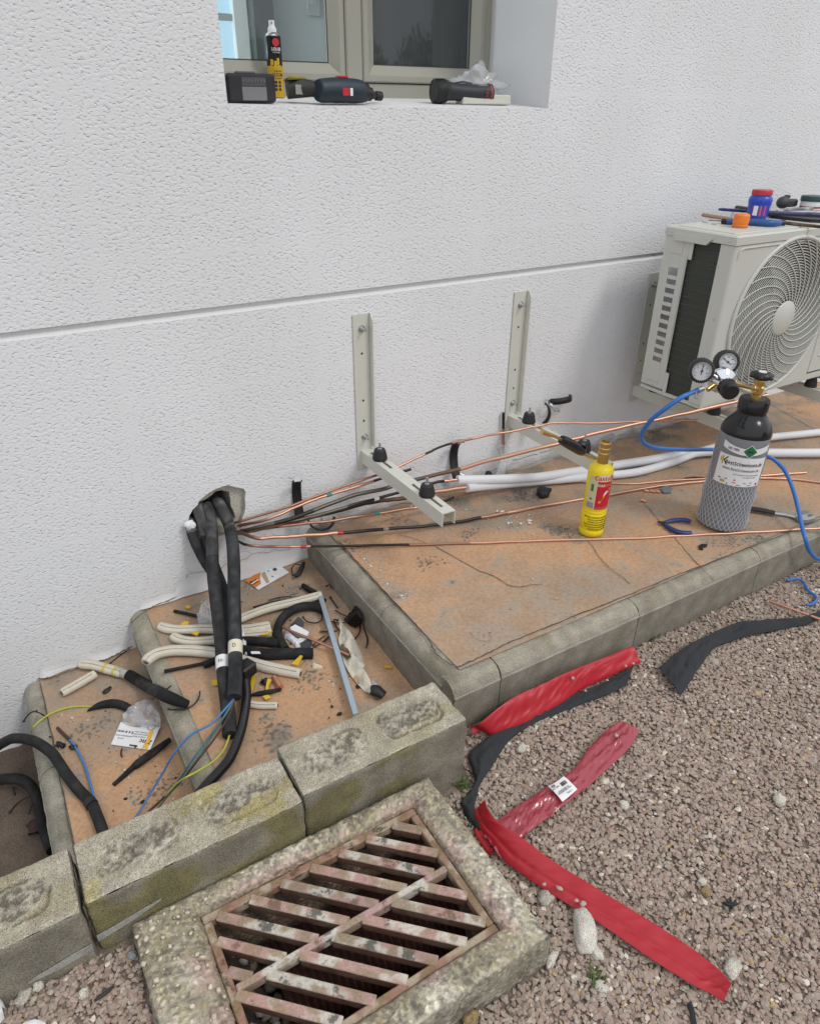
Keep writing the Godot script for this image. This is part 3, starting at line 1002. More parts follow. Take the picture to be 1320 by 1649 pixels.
func block(parent: Node, x0: float, x1: float, y0: float, y1: float, z0: float, z1: float, seed: int, cells := 2, skew := 0.0):
	var s := ST()
	var c := Vector3((x0 + x1) / 2, (y0 + y1) / 2, (z0 + z1) / 2)
	var h := Vector3((x1 - x0) / 2, (y1 - y0) / 2, (z1 - z0) / 2)
	var disp := func(p: Vector3, nrm: Vector3) -> Array:
		var q := p - c
		# rounded, chipped edges
		var r := 0.007 + 0.006 * maxf(0, nz.get_noise_3d(p.x * 3000 + seed * 40, p.y * 3000, p.z * 3000))
		var inner := h - Vector3.ONE * r
		var k := Vector3(clampf(q.x, -inner.x, inner.x), clampf(q.y, -inner.y, inner.y), clampf(q.z, -inner.z, inner.z))
		var o := q - k
		if o.length() > r: o = o.normalized() * r
		var v := c + k + o
		var rough := 0.0008 * nz.get_noise_3d(p.x * 12000 + seed, p.y * 12000, p.z * 12000) + 0.0016 * nz.get_noise_3d(p.x * 2200 + seed * 30, p.y * 2200, p.z * 2200)
		var low := nz.get_noise_3d(p.x * 850 + seed * 300, p.y * 1000, p.z * 1000)
		var spot := 0.75 * nz.get_noise_3d(p.x * 7500 + seed * 70, p.y * 7500, p.z * 7500) + 0.45 * nz.get_noise_3d(p.x * 3000 + seed * 70, p.y * 3000, p.z * 3000)
		var col := Color(0.60, 0.545, 0.41)
		if nrm.y > 0.5:
			# the two filled cells: a groove round each and rough mortar in it
			var e := 1.0
			for i in cells:
				var cx := h.x * ((-0.48 + 0.96 * i) if cells == 2 else 0.0)
				var half := Vector2(h.x * (0.36 if cells == 2 else 0.8), h.z * 0.54)
				var t := Vector2(absf(q.x - cx + 0.006 * low), absf(q.z + 0.004 * low)) - half + Vector2.ONE * 0.022
				var sd := Vector2(maxf(t.x, 0), maxf(t.y, 0)).length() + minf(maxf(t.x, t.y), 0) - 0.022
				e = minf(e, sd)
			var fine := nz.get_noise_3d(p.x * 19000 + seed * 5, p.y * 900, p.z * 19000)
			if e < 0.0:
				var deepness := sstep(0.0, -0.012, e)
				rough += (0.0026 * spot + 0.0020 * low + 0.0008 * fine - 0.0006) * deepness
				var k2 := Color(0.44, 0.395, 0.30).lerp(Color(0.66, 0.60, 0.47), sstep(-0.15, 0.45, spot + 0.5 * fine))
				k2 = k2.lerp(Color(0.20, 0.18, 0.14), 0.85 * sstep(0.05, 0.45, -spot - 0.5 * fine + 0.25 * low))
				col = col.lerp(k2, deepness)
			else:
				rough += 0.0004 * fine
			var gv := sstep(0.0050, 0.001, absf(e + 0.002 * spot)) * sstep(-0.15, 0.25, low + 0.5 * spot)
			rough -= 0.005 * gv
			col = col.lerp(Color(0.12, 0.105, 0.08), 0.8 * gv)
			col = col.lerp(Color(0.55, 0.46, 0.20), (0.85 if seed == 2 else 0.3) * sstep(0.05, 0.4, low + 0.4 * spot - (0.0 if seed == 2 and q.x < 0.05 else 0.16)))
			col = col.lerp(Color(0.82, 0.77, 0.63), 0.6 * sstep(0.25, 0.5, spot - 0.3 * low))
		else:
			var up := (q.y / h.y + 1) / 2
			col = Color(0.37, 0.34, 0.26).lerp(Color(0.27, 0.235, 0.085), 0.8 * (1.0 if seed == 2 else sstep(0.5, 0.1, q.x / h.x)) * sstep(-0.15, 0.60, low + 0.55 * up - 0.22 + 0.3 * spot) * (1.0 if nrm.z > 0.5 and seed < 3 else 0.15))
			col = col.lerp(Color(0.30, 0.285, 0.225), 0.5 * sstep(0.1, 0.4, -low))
		return [v + nrm * rough + Vector3(skew * (p.z - z1), 0, 0), col]
	for f in [[Vector3.UP, Vector3.RIGHT, Vector3.FORWARD], [Vector3.BACK, Vector3.RIGHT, Vector3.UP], [Vector3.FORWARD, Vector3.LEFT, Vector3.UP], [Vector3.RIGHT, Vector3.FORWARD, Vector3.UP], [Vector3.LEFT, Vector3.BACK, Vector3.UP]]:
		var u: Vector3 = f[1]
		var w: Vector3 = f[2]
		var lu: float = absf(u.dot(h)) * 2
		var lw: float = absf(w.dot(h)) * 2
		var cell := 0.0036 if f[0] == Vector3.UP else 0.006
		var nu := int(lu / cell)
		var nw := int(lw / cell)
		var grid := []
		for i in nu + 1:
			var row := []
			for k in nw + 1:
				row.append(disp.call(c + f[0] * f[0].abs().dot(h) + u * (float(i) / nu - 0.5) * lu + w * (float(k) / nw - 0.5) * lw, f[0]))
			grid.append(row)
		s.set_smooth_group(0)
		for i in nu:
			for k in nw:
				for t in [[0, 0], [1, 1], [1, 0], [0, 0], [0, 1], [1, 1]]:
					var d: Array = grid[i + t[0]][k + t[1]]
					s.set_color(d[1])
					s.add_vertex(d[0])
	return put("block", s, M.block, parent)


func make_blocks():
	var w := thing("block_wall", "low row of mossy hollow concrete blocks edging the steps", "wall")
	block(w, -1.3535, -0.9555, -0.25, 0.044, 0.884, 1.027, 1)
	block(w, -1.7605, -1.3575, -0.25, 0.043, 0.902, 1.039, 2)
	block(w, -2.16, -1.7675, -0.30, 0.045, 0.908, 1.049, 3, 1)
	block(w, -2.57, -2.166, -0.34, 0.044, 0.915, 1.051, 4)
	var s := ST()
	s.set_color(Color(0.40, 0.35, 0.26))
	blob(s, Vector3(-1.3555, -0.082, 0.968), Vector3(0.013, 0.240, 0.116), 8, 0.3, 5, Basis.IDENTITY, 0.9)
	blob(s, Vector3(-1.764, -0.078, 0.978), Vector3(0.014, 0.235, 0.124), 8, 0.3, 6, Basis.IDENTITY, 0.9)
	put("mortar", s, M.rough_concrete, w)
	for q in [[PackedVector2Array([Vector2(-1.875, -0.064), Vector2(-1.83, -0.0665), Vector2(-1.769, -0.061), Vector2(-1.769, -0.046), Vector2(-1.80, -0.048), Vector2(-1.84, -0.056), Vector2(-1.865, -0.0595)]), 1.0505], [PackedVector2Array([Vector2(-1.7595, -0.060), Vector2(-1.70, -0.050), Vector2(-1.66, -0.036), Vector2(-1.645, -0.031), Vector2(-1.68, -0.035), Vector2(-1.72, -0.042), Vector2(-1.7595, -0.045)]), 1.0405]]:
		s = ST()
		s.set_color(Color(0.50, 0.49, 0.44))
		prism(s, q[0], 0.003, Transform3D(Basis.IDENTITY, Vector3(0, 0, q[1])))
		put("plaster_smear", s, M.concrete, w)


func make_manhole():
	var mh := thing("drain_cover", "square concrete drain surround with a flaking pink and white iron grate", "drain")
	var s := ST()
	# frame: a ring of nested rectangles with worn edges
	var X0 := -1.705
	var X1 := -1.066
	var Z0 := 1.041
	var Z1 := 1.447
	var rings := [[0.0, -0.30], [0.0, -0.075], [0.004, -0.062], [0.013, -0.055], [0.03, -0.053], [0.05, -0.0535], [0.062, -0.058], [0.068, -0.064], [0.071, -0.076], [0.074, -0.20]]
	var gx0 := -1.592
	var gx1 := -1.132
	var gz0 := 1.083
	var gz1 := 1.388
	var at := func(side: int, t: float, u: float) -> Vector3:
		# u: 0 at the outer edge, 1 at the opening
		var o: Vector2
		var g: Vector2
		if side == 0:
			o = Vector2(lerpf(X0, X1, t), Z1)
			g = Vector2(lerpf(gx0, gx1, t), gz1)
		elif side == 1:
			o = Vector2(X1, lerpf(Z1, Z0, t))
			g = Vector2(gx1, lerpf(gz1, gz0, t))
		elif side == 2:
			o = Vector2(lerpf(X1, X0, t), Z0)
			g = Vector2(lerpf(gx1, gx0, t), gz0)
		else:
			o = Vector2(X0, lerpf(Z0, Z1, t))
			g = Vector2(gx0, lerpf(gz0, gz1, t))
		var q := o.lerp(g, u)
		return Vector3(q.x, 0, q.y)
	var us := [[0.0, -0.30], [0.0, -0.16], [0.0, -0.115], [0.0, -0.075], [0.018, -0.0635], [0.06, -0.058], [0.15, -0.0555], [0.28, -0.054], [0.38, -0.055], [0.48, -0.055], [0.58, -0.057], [0.68, -0.058], [0.78, -0.060], [0.88, -0.062], [0.96, -0.066], [1.0, -0.078], [1.0, -0.16], [1.0, -0.30]]
	for side in 4:
		var n := 130 if side % 2 == 0 else 90
		grp(s)
		var rows := []
		for i in n + 1:
			var row := []
			for k in us.size():
				var v: Vector3 = at.call(side, float(i) / n, us[k][0])
				v.y = us[k][1]
				var a := nz.get_noise_3d(v.x * 4500, v.y * 4500, v.z * 4500)
				var b := 0.8 * nz.get_noise_3d(v.x * 13000, v.y * 13000, v.z * 13000)
				var c := nz.get_noise_3d(v.x * 900, v.y * 900, v.z * 900)
				var up := 1.0 if us[k][1] > -0.08 else 0.4
				var wear := sstep(-1.45, -1.70, v.x)
				var d := 0.0022 * a * up + (0.0010 + 0.0022 * wear) * b * up + 0.003 * c
				if us[k][0] > 0.01 and us[k][0] < 0.99: v.y += d
				elif side == 0: v.z += d
				elif side == 1: v.x += d
				elif side == 2: v.z -= d
				else: v.x -= d
				var col := Color(0.76, 0.67, 0.50).lerp(Color(0.96, 0.88, 0.71), sstep(0.0, 0.35, c + 0.4 * b))
				col = col.lerp(Color(0.50, 0.43, 0.20), 0.4 * sstep(0.05, 0.4, a - c * 0.5))
				col = col.lerp(Color(0.30, 0.27, 0.21), 0.65 * sstep(0.1, 0.45, -a + 0.6 * b))
				var pk := sstep(0.45, 0.8, us[k][0]) * sstep(-0.1, 0.3, c + 0.5 * nz.get_noise_3d(v.x * 500, 5, v.z * 500) + 0.1)
				col = col.lerp(Color(0.66, 0.40, 0.35), 0.55 * pk)
				col = col.lerp(Color(0.42, 0.30, 0.20), 0.5 * sstep(0.85, 0.98, us[k][0]))
				if us[k][0] < 0.02: col = col.lerp(Color(0.42, 0.39, 0.30), 0.7)
				row.append([v, col])
			rows.append(row)
		for i in n:
			for k in us.size() - 1:
				for t in [[0, 0], [1, 1], [1, 0], [0, 0], [0, 1], [1, 1]]:
					var d: Array = rows[i + t[0]][k + t[1]]
					s.set_color(d[1])
					s.add_vertex(d[0])
	put("surround", s, M.rough_concrete, mh)
	s = ST()
	for i in 150:
		var x := rng.randf_range(-1.70, -1.595) if i < 120 else rng.randf_range(-1.68, -1.10)
		var z := rng.randf_range(1.05, 1.44) if i < 120 else rng.randf_range(1.05, 1.078)
		var e := 0.003 + 0.007 * rng.randf() ** 2
		s.set_color(Color(0.40, 0.33, 0.25).lerp(Color(0.66, 0.60, 0.48), rng.randf()))
		blob(s, Vector3(x, -0.0565 + 0.001 * rng.randf(), z), Vector3(e * 1.3, e * 0.9, e), 4, 0.4, i, Basis(Vector3.UP, rng.randf() * TAU))
	tag(put("loose_aggregate", s, M.pebble, mh), "", "", "", "stuff")
	# the grate
	var gr := Node3D.new()
	gr.name = "grate"
	mh.add_child(gr)
	s = ST()
	var yt := -0.073
	s = ST()
	s.set_color(Color(0.72, 0.62, 0.50))
	for e in [[gx0 + 0.001, gx1 - 0.001, gz0 + 0.001, gz0 + 0.017], [gx0 + 0.001, gx1 - 0.001, gz1 - 0.017, gz1 - 0.001], [gx0 + 0.001, gx0 + 0.016, gz0 + 0.018, gz1 - 0.018], [gx1 - 0.016, gx1 - 0.001, gz0 + 0.018, gz1 - 0.018]]:
		bx(s, Vector3((e[0] + e[1]) / 2, yt - 0.011, (e[2] + e[3]) / 2), Vector3(e[1] - e[0], 0.022, e[3] - e[2]), Basis.IDENTITY, 0.002)
	var iron: Material = M.flaking
	put("rim", s, iron, gr)
	s = ST()
	bx(s, Vector3((gx0 + gx1) / 2, yt - 0.0105, 1.2355), Vector3(gx1 - gx0 - 0.034, 0.024, 0.013), Basis.IDENTITY, 0.002)
	put("rib", s, iron, gr)
	# slanting bars on both sides of the rib
	var dir := Vector2(0.72, 0.69).normalized()
	for half in 2:
		var za := gz0 + 0.018 if half == 0 else 1.243
		var zb := 1.228 if half == 0 else gz1 - 0.018
		for i in 14:
			var xs := (-1.745 if half == 0 else -1.766) + i * 0.062
			var xe := xs + (zb - za) * dir.x / dir.y
			var a := Vector2(xs, za)
			var b := Vector2(xe, zb)
			if xe < gx0 + 0.02 or xs > gx1 - 0.02: continue
			if a.x < gx0 + 0.017: a = Vector2(gx0 + 0.017, za + (gx0 + 0.017 - xs) * dir.y / dir.x)
			if b.x > gx1 - 0.017: b = Vector2(gx1 - 0.017, zb - (xe - gx1 + 0.017) * dir.y / dir.x)
			var m := (a + b) / 2
			s = ST()
			s.set_color([Color(1, 0.97, 0.93), Color(0.92, 0.90, 0.86), Color(1, 0.94, 0.90), Color(0.82, 0.81, 0.77)][(i * 3 + half) % 4])
			bx(s, Vector3(m.x, yt - 0.0015, m.y), Vector3(a.distance_to(b) + 0.010, 0.005, 0.0185), Basis(Vector3.UP, -dir.angle()), 0.0014)
			s.set_color(Color(0.30, 0.20, 0.15))
			bx(s, Vector3(m.x, yt - 0.0135, m.y), Vector3(a.distance_to(b) + 0.006, 0.019, 0.0165), Basis(Vector3.UP, -dir.angle()), 0.0015)
			put("bar", s, iron, gr)
	# the pit under it
	s = ST()
	grp(s)
	for i in 24:
		for k in 18:
			var q := []
			for e in [[0, 0], [0, 1], [1, 1], [1, 0]]:
				var x := lerpf(gx0 - 0.01, gx1 + 0.01, (i + e[0]) / 24.0)
				var z := lerpf(gz0 - 0.01, gz1 + 0.01, (k + e[1]) / 18.0)
				var pile := sstep(-1.44, -1.60, x) * 0.10 + sstep(1.29, 1.40, z) * sstep(-1.3, -1.55, x) * 0.06
				q.append(Vector3(x, -0.27 + pile + 0.02 * nz.get_noise_2d(x * 5000, z * 5000), z))
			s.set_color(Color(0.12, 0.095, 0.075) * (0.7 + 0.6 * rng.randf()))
			quad(s, q[0], q[1], q[2], q[3])
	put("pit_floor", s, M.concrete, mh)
	s = ST()
	grp(s)
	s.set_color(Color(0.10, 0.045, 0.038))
	for i in 60:  # ribbed clay-coloured pipe at the bottom
		var xa := -1.50 + i * 0.0065
		var ra := 0.080 if i % 2 else 0.072
		for j in 14:
			var a0 := PI * j / 14
			var a1 := PI * (j + 1) / 14
			var rb := 0.080 if (i + 1) % 2 else 0.072
			flat(s)
			var f := func(x, r, a): return Vector3(x, -0.275 + r * 1.6 * sin(a), 1.20 + r * 1.3 * cos(a))
			quad(s, f.call(xa, ra, a0), f.call(xa + 0.0065, rb, a0), f.call(xa + 0.0065, rb, a1), f.call(xa, ra, a1))
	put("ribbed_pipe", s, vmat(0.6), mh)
	s = ST()
	for i in 70:
		var x := rng.randf_range(gx0 + 0.02, gx0 + 0.15) if i < 50 else rng.randf_range(gx0 + 0.02, gx1 - 0.1)
		var z := rng.randf_range(gz0 + 0.02, gz1 - 0.02)
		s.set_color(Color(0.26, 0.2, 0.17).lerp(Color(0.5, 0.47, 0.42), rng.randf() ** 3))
		var pile := sstep(-1.44, -1.60, x) * 0.10 + sstep(1.29, 1.40, z) * sstep(-1.3, -1.55, x) * 0.06
		blob(s, Vector3(x, -0.262 + pile, z), Vector3(rng.randf_range(0.012, 0.03), 0.012, rng.randf_range(0.012, 0.026)), 4, 0.4, i, Basis(Vector3.UP, rng.randf() * TAU))
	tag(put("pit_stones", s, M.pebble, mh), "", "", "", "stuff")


func pebble_mesh(seed: int) -> ArrayMesh:
	var s := ST()
	flat(s)
	var g := []
	for i in 5:
		var row := []
		for j in 7:
			var th := PI * i / 4
			var ph := TAU * (j + 0.5 * (i % 2)) / 7
			var d := Vector3(sin(th) * cos(ph), cos(th), sin(th) * sin(ph))
			var f := 1.0 + 0.55 * nz.get_noise_3d(d.x * 110 + seed * 91, d.y * 110, d.z * 110)
			row.append(d * f * 0.5)
		g.append(row)
	for i in 4:
		for j in 7:
			var k := (j + 1) % 7
			if i == 0: tri(s, g[0][0], g[1][k], g[1][j])
			elif i == 3: tri(s, g[3][j], g[3][k], g[4][0])
			else: quad(s, g[i][j], g[i][k], g[i + 1][k], g[i + 1][j])
	s.generate_normals()
	s.index()
	return s.commit()


func make_ground():
	# one earth sheet out to the horizon, open where the drain is
	var s := ST()
	grp(s)
	var xs := [-90.0, -20.0, -6.0]
	for i in 41: xs.append(-3.0 + i * 0.15)
	xs.append_array([6.0, 20.0, 90.0])
	var zs := [0.86, 0.96, 1.06, 1.1, 1.15, 1.2, 1.25, 1.3, 1.35, 1.38, 1.44, 1.5, 1.6, 1.7, 1.8, 2.0, 2.2, 2.5, 3.0, 4.0, 7.0, 20.0, 90.0]
	xs.append_array([-1.69, -1.08])
	xs.sort()
	for i in xs.size() - 1:
		for k in zs.size() - 1:
			if xs[i] >= -1.70 and xs[i + 1] <= -1.07 and zs[k] >= 1.05 and zs[k + 1] <= 1.45: continue
			var q := []
			for e in [[0, 0], [0, 1], [1, 1], [1, 0]]:
				var x: float = xs[i + e[0]]
				var z: float = zs[k + e[1]]
				q.append(Vector3(x, ground_y(x, z) - 0.0055 + 0.006 * nz.get_noise_2d(x * 200, z * 200), z))
			quad(s, q[0], q[1], q[2], q[3])
	struct("ground", s, M.dirt)
	var kinds := 5
	var put_at := []
	for k in kinds: put_at.append([])
	var n := 0
	while n < 190000:
		var x := rng.randf_range(-2.5, 1.6)
		var z := rng.randf_range(0.9, 2.35)
		n += 1
		if x < -0.94 and z < 1.05: continue
		if x > -1.71 and x < -1.06 and z > 1.03 and z < 1.452: continue
		if x < -0.9 and z < 0.93: continue
		if z > 2.0 and n % 3: continue
		put_at[n % kinds].append([x, z])
	for k in kinds:
		var mm := MultiMesh.new()
		mm.transform_format = MultiMesh.TRANSFORM_3D
		mm.use_colors = true
		mm.mesh = pebble_mesh(k)
		mm.instance_count = put_at[k].size()
		for i in put_at[k].size():
			var x: float = put_at[k][i][0]
			var z: float = put_at[k][i][1]
			var r := rng.randf()
			var size := lerpf(0.0048, 0.0122, r ** 1.5)
			if rng.randf() < 0.010: size *= 1.7
			var b := Basis.from_euler(Vector3(rng.randf_range(-0.4, 0.4), rng.randf() * TAU, rng.randf_range(-0.4, 0.4))).scaled_local(Vector3(size * rng.randf_range(0.9, 1.7), size * rng.randf_range(0.38, 0.7), size))
			var y := ground_y(x, z) - 0.005 + rng.randf() * 0.007 + 0.006 * nz.get_noise_2d(x * 200, z * 200)
			mm.set_instance_transform(i, Transform3D(b, Vector3(x, y, z)))
			var c := Color(0.385, 0.298, 0.235).lerp(Color(0.43, 0.342, 0.275), rng.randf())
			var t := rng.randf()
			if t < 0.24: c = Color(0.37, 0.27, 0.218)
			elif t < 0.40: c = Color(0.44, 0.375, 0.31)
			elif t < 0.50: c = Color(0.345, 0.275, 0.23)
			elif t > 0.965: c = Color(0.68, 0.61, 0.50)
			elif t > 0.955: c = Color(0.46, 0.33, 0.16)
			c = c * rng.randf_range(0.84, 1.05)
			mm.set_instance_color(i, c)
		var o := MultiMeshInstance3D.new()
		o.multimesh = mm
		o.material_override = M.pebble
		o.name = numbered("gravel")
		add_child(o)
		tag(o, "loose pinkish brown gravel covering the ground", "gravel", "", "stuff")
	# larger pale stones lying on the gravel
	var st := [["big cream oblong stone beside the long red sleeve, largest stone on the gravel", Vector3(-.9621,-.147,1.4399), Vector3(0.046, 0.040, 0.094), -0.67], ["small white stone touching the lower end of the big oblong stone", Vector3(-.9717,-.149,1.4772), Vector3(0.022, 0.020, 0.038), -0.1], ["narrow white stone at the right corner of the drain surround", Vector3(-1.0497,-.151,1.4462), Vector3(0.017, 0.016, 0.040), -1.1], ["round cream pebble on gravel below the black fabric by the block wall", Vector3(-.7827,-.15,1.0253), Vector3(0.032, 0.02, 0.024), 0.3], ["broken pale stone at the left edge of the long red sleeve, above the oblong stone", Vector3(-.9817,-.149,1.3506), Vector3(0.036, 0.02, 0.03), 0.1], ["flat pale grey stone right of the lower end of the long red sleeve", Vector3(-.7739,-.151,1.6317), Vector3(0.048, 0.014, 0.026), 0.3], ["pale pointed stone among gravel at far right, near the photo's edge", Vector3(-.3675,-.15,1.4482), Vector3(0.034, 0.02, 0.028), 0.8], ["ochre stone below the drain surround at the bottom", Vector3(-1.2398,-.137,1.4532), Vector3(0.03, 0.02, 0.024), 0.4], ["pale long pebble by the foot of the leftmost block", Vector3(-1.8876,-.085,1.0556), Vector3(0.022, 0.014, 0.034), -0.7], ["tan round pebble against the leftmost block face", Vector3(-1.8638,-.085,1.0494), Vector3(0.02, 0.018, 0.022), 0.1], ["white chip lying in gravel between leftmost block and drain", Vector3(-1.7995,-.085,1.1038), Vector3(0.018, 0.012, 0.02), 0.2], ["grey blue pebble against the left edge of the drain surround", Vector3(-1.7142,-.093,1.0755), Vector3(0.016, 0.012, 0.02), 0.9], ["yellowish pebble right of the long red sleeve at mid height", Vector3(-.6949,-.151,1.5071), Vector3(0.022, 0.014, 0.02), 0.2], ["white pebble above the yellowish pebble on open gravel", Vector3(-.6839,-.151,1.489), Vector3(0.018, 0.013, 0.018), 0.2], ["cream pebble on gravel below the right end of transparent red sleeve", Vector3(-.6838,-.151,1.274), Vector3(0.024, 0.014, 0.022), 0.9], ["squarish pale stone below the big oblong stone", Vector3(-1.0055,-.151,1.53), Vector3(0.022, 0.014, 0.024), 0.1]]
	for i in st.size():
		s = ST()
		var q: Array = st[i]
		s.set_color(Color(0.80, 0.75, 0.63) * [1.0, 1.12, 1.15, 1.05][i % 4])
		if i in [7, 12]: s.set_color(Color(0.52, 0.37, 0.18))
		if i == 11: s.set_color(Color(0.40, 0.42, 0.44))
		if i == 0: s.set_color(Color(0.97, 0.92, 0.80))
		blob(s, Vector3.ZERO, q[2], 12 if i == 0 else 9, 0.14 if i == 0 else 0.32, i, Basis(Vector3.UP, q[3]), 0.25)
		var o := put("stone", s, M.concrete)
		o.position = q[1]
		tag(o, q[0], "stone", "larger pale stones on the gravel")
	# a few weeds
	for i in 3:
		s = ST()
		var c: Vector3 = [Vector3(-1.0073,-.155,1.5121), Vector3(-.1732,-.155,.8934), Vector3(-.967,-.155,1.0377)][i]
		for k in 26:
			var a := rng.randf() * TAU
			var l := rng.randf_range(0.008, 0.022)
			var d := Vector3(cos(a), rng.randf_range(0.4, 1.4), sin(a)).normalized() * l
			var o := c + Vector3(rng.randf_range(-0.014, 0.014), 0, rng.randf_range(-0.014, 0.014))
			var w := d.cross(Vector3.UP).normalized() * 0.0022
			flat(s)
			tri(s, o - w, o + w, o + d)
			tri(s, o + d * 0.5 - w * 1.6, o + d * 0.5 + w * 1.6, o + d * 1.1)
		tag(put("weed", s, mat(lin(0.09, 0.14, 0.035), 0.7)), ["small green weed in gravel below the big oblong stone", "tiny weed at the foot of the front kerb", "tiny weed at the corner of the block wall"][i], "weed", "weeds in the gravel")
	# shrubs in the garden behind the viewer, which the window glass shows
	var leaf := mat(lin(0.07, 0.11, 0.035), 0.6)
	for i in 3:
		var sh := thing("shrub", ["dark leafy shrub reflected in the window glass, behind the viewer", "taller shrub behind the viewer, right of the first", "small shrub behind the viewer, far right"][i], "shrub", [Vector3(3.62, -0.16, 5.6), Vector3(2.85, -0.16, 5.9), Vector3(5.3, -0.16, 6.6)][i], 0.0, "shrubs in the garden")
		s = ST()
		flat(s)
		var hh: float = [2.2, 1.98, 1.8][i]
		for k in 8000:
			var u := Vector3(rng.randfn(), rng.randfn(), rng.randfn()).normalized() * rng.randf() ** 0.4
			var p := Vector3(u.x * 0.55, hh * 0.55 + u.y * hh * 0.45 + 0.12 * sin(u.x * 9 + i), u.z * 0.6)
			var d := (u + Vector3(rng.randf_range(-0.6, 0.6), rng.randf_range(0.6, 2.4), rng.randf_range(-0.6, 0.6))).normalized() * rng.randf_range(0.05, 0.11)
			var w := d.cross(Vector3(rng.randf(), 0.3, rng.randf())).normalized() * 0.011
			quad(s, p, p + d * 0.5 + w, p + d, p + d * 0.5 - w)
		put("leaves", s, leaf, sh)
		s = ST()
		for k in 5:
			tube(s, [Vector3(0.05 * k - 0.1, 0, 0), Vector3(0.1 * k - 0.2, hh * 0.4, 0.05 * k - 0.1), Vector3(0.22 * k - 0.45, hh * 0.8, 0.1)], 0.02, 6, 3, [], [1, 0.4])
		put("stem", s, M.wood, sh)


# ---------------------------------------------------------------- brackets, clamps, outdoor unit
func bracket(x: float, label: String):
	var o := thing("wall_bracket", label, "bracket", Vector3(x, 0.162, 0.0), 0.0, "beige steel brackets for the outdoor unit")
	# x: the left edge of the plate; local y up from the foot of the plate
	var s := ST()
	bx(s, Vector3(0.0285, 0.262, 0.0035), Vector3(0.055, 0.523, 0.003), Basis.IDENTITY, 0.001)
	put("wall_plate", s, M.beige, o)
	s = ST()
	prism(s, PackedVector2Array([Vector2(0.002, 0.078), Vector2(0.026, 0.078), Vector2(0.026, 0.505), Vector2(0.014, 0.523), Vector2(0.002, 0.523)]), 0.003, Transform3D(Basis(Vector3(0, 0, 1), Vector3(0, 1, 0), Vector3(-1, 0, 0)), Vector3(0.0595, 0, 0)))
	put("flange", s, M.beige, o)
	var pale := mat(lin(0.72, 0.72, 0.72), 0.8)
	for y in [0.405, 0.19, 0.155]:
		s = ST()
		lathe(s, [Vector3(0, 0, 1), Vector3(0.0028, 0, 1), Vector3(0.0028, 0.0006, 1), Vector3(0, 0.0006, 1)], Transform3D(Basis(Vector3(0, 0, 1), Vector3(-1, 0, 0), Vector3(0, -1, 0)), Vector3(0.0563, y, 0.013)), 10)
		put("flange_hole", s, pale, o)
	for y in [0.40, 0.245, 0.175]:
		s = ST()
		lathe(s, [Vector3(0, 0, 1), Vector3(0.0038, 0, 1), Vector3(0.0038, 0.0006, 1), Vector3(0, 0.0006, 1)], Transform3D(Basis(Vector3(1, 0, 0), Vector3(0, 0, 1), Vector3(0, -1, 0)), Vector3(0.029, y, 0.005)), 10)
		put("plate_hole", s, M.gasket, o)
	for y in [0.478, 0.118]:
		var b := Node3D.new()
		b.name = "bolt"
		o.add_child(b, true)
		b.position = Vector3(0.03, y, 0.005)
		var zb := Basis(Vector3(1, 0, 0), Vector3(0, 0, 1), Vector3(0, -1, 0))
		s = ST()
		lathe(s, [Vector3(0, 0, 1), Vector3(0.0115, 0, 1), Vector3(0.0115, 0.002, 1), Vector3(0, 0.002, 1)], Transform3D(zb, Vector3.ZERO), 16)
		put("washer", s, M.zinc, b)
		s = ST()
		lathe(s, [Vector3(0, 0.002, 1), Vector3(0.0075, 0.002, 1), Vector3(0.0075, 0.009, 1), Vector3(0, 0.009, 1)], Transform3D(zb, Vector3.ZERO), 6)
		lathe(s, [Vector3(0.0038, 0.009, 1), Vector3(0.0038, 0.025, 1), Vector3(0, 0.025, 1)], Transform3D(zb, Vector3.ZERO), 10, 0)
		put("nut", s, M.zinc, b)
	# the arm: a channel open below, with a long slot in its top
	var L := 0.502
	s = ST()
	var yt := 0.071
	var xa := 0.014
	var xb := 0.058
	for q in [[xa, xb, 0.004, 0.035], [xa, xb, L - 0.035, L], [xa, xa + 0.017, 0.0352, L - 0.0352], [xb - 0.017, xb, 0.0352, L - 0.0352], [xa + 0.0172, xb - 0.0172, 0.175, 0.30]]:
		bx(s, Vector3((q[0] + q[1]) / 2, yt - 0.0015, (q[2] + q[3]) / 2), Vector3(q[1] - q[0], 0.003, q[3] - q[2]))
	bx(s, Vector3(xa + 0.0012, yt - 0.0235, L / 2 + 0.002), Vector3(0.0024, 0.041, L - 0.004))
	bx(s, Vector3(xb - 0.0012, yt - 0.0235, L / 2 + 0.002), Vector3(0.0024, 0.041, L - 0.004))
	put("arm", s, M.beige, o)
	for z in [0.098, 0.385]:
		var f := Node3D.new()
		f.name = "rubber_mount"
		o.add_child(f, true)
		f.position = Vector3((xa + xb) / 2, yt, z)
		s = ST()
		lathe(s, [Vector3(0, 0.0, 1), Vector3(0.0235, 0, 1), Vector3(0.0245, 0.004, 0), Vector3(0.0240, 0.010, 1), Vector3(0.0185, 0.034, 1), Vector3(0.0165, 0.037, 1), Vector3(0, 0.037, 1)], Transform3D.IDENTITY, 24)
		put("rubber_foot", s, M.rubber, f)
		s = ST()
		lathe(s, [Vector3(0.007, 0.037, 1), Vector3(0.007, 0.039, 1), Vector3(0.0038, 0.039, 1), Vector3(0.0038, 0.058, 1), Vector3(0, 0.058, 1)], Transform3D.IDENTITY, 10)
		put("stud", s, M.zinc, f)
	return o


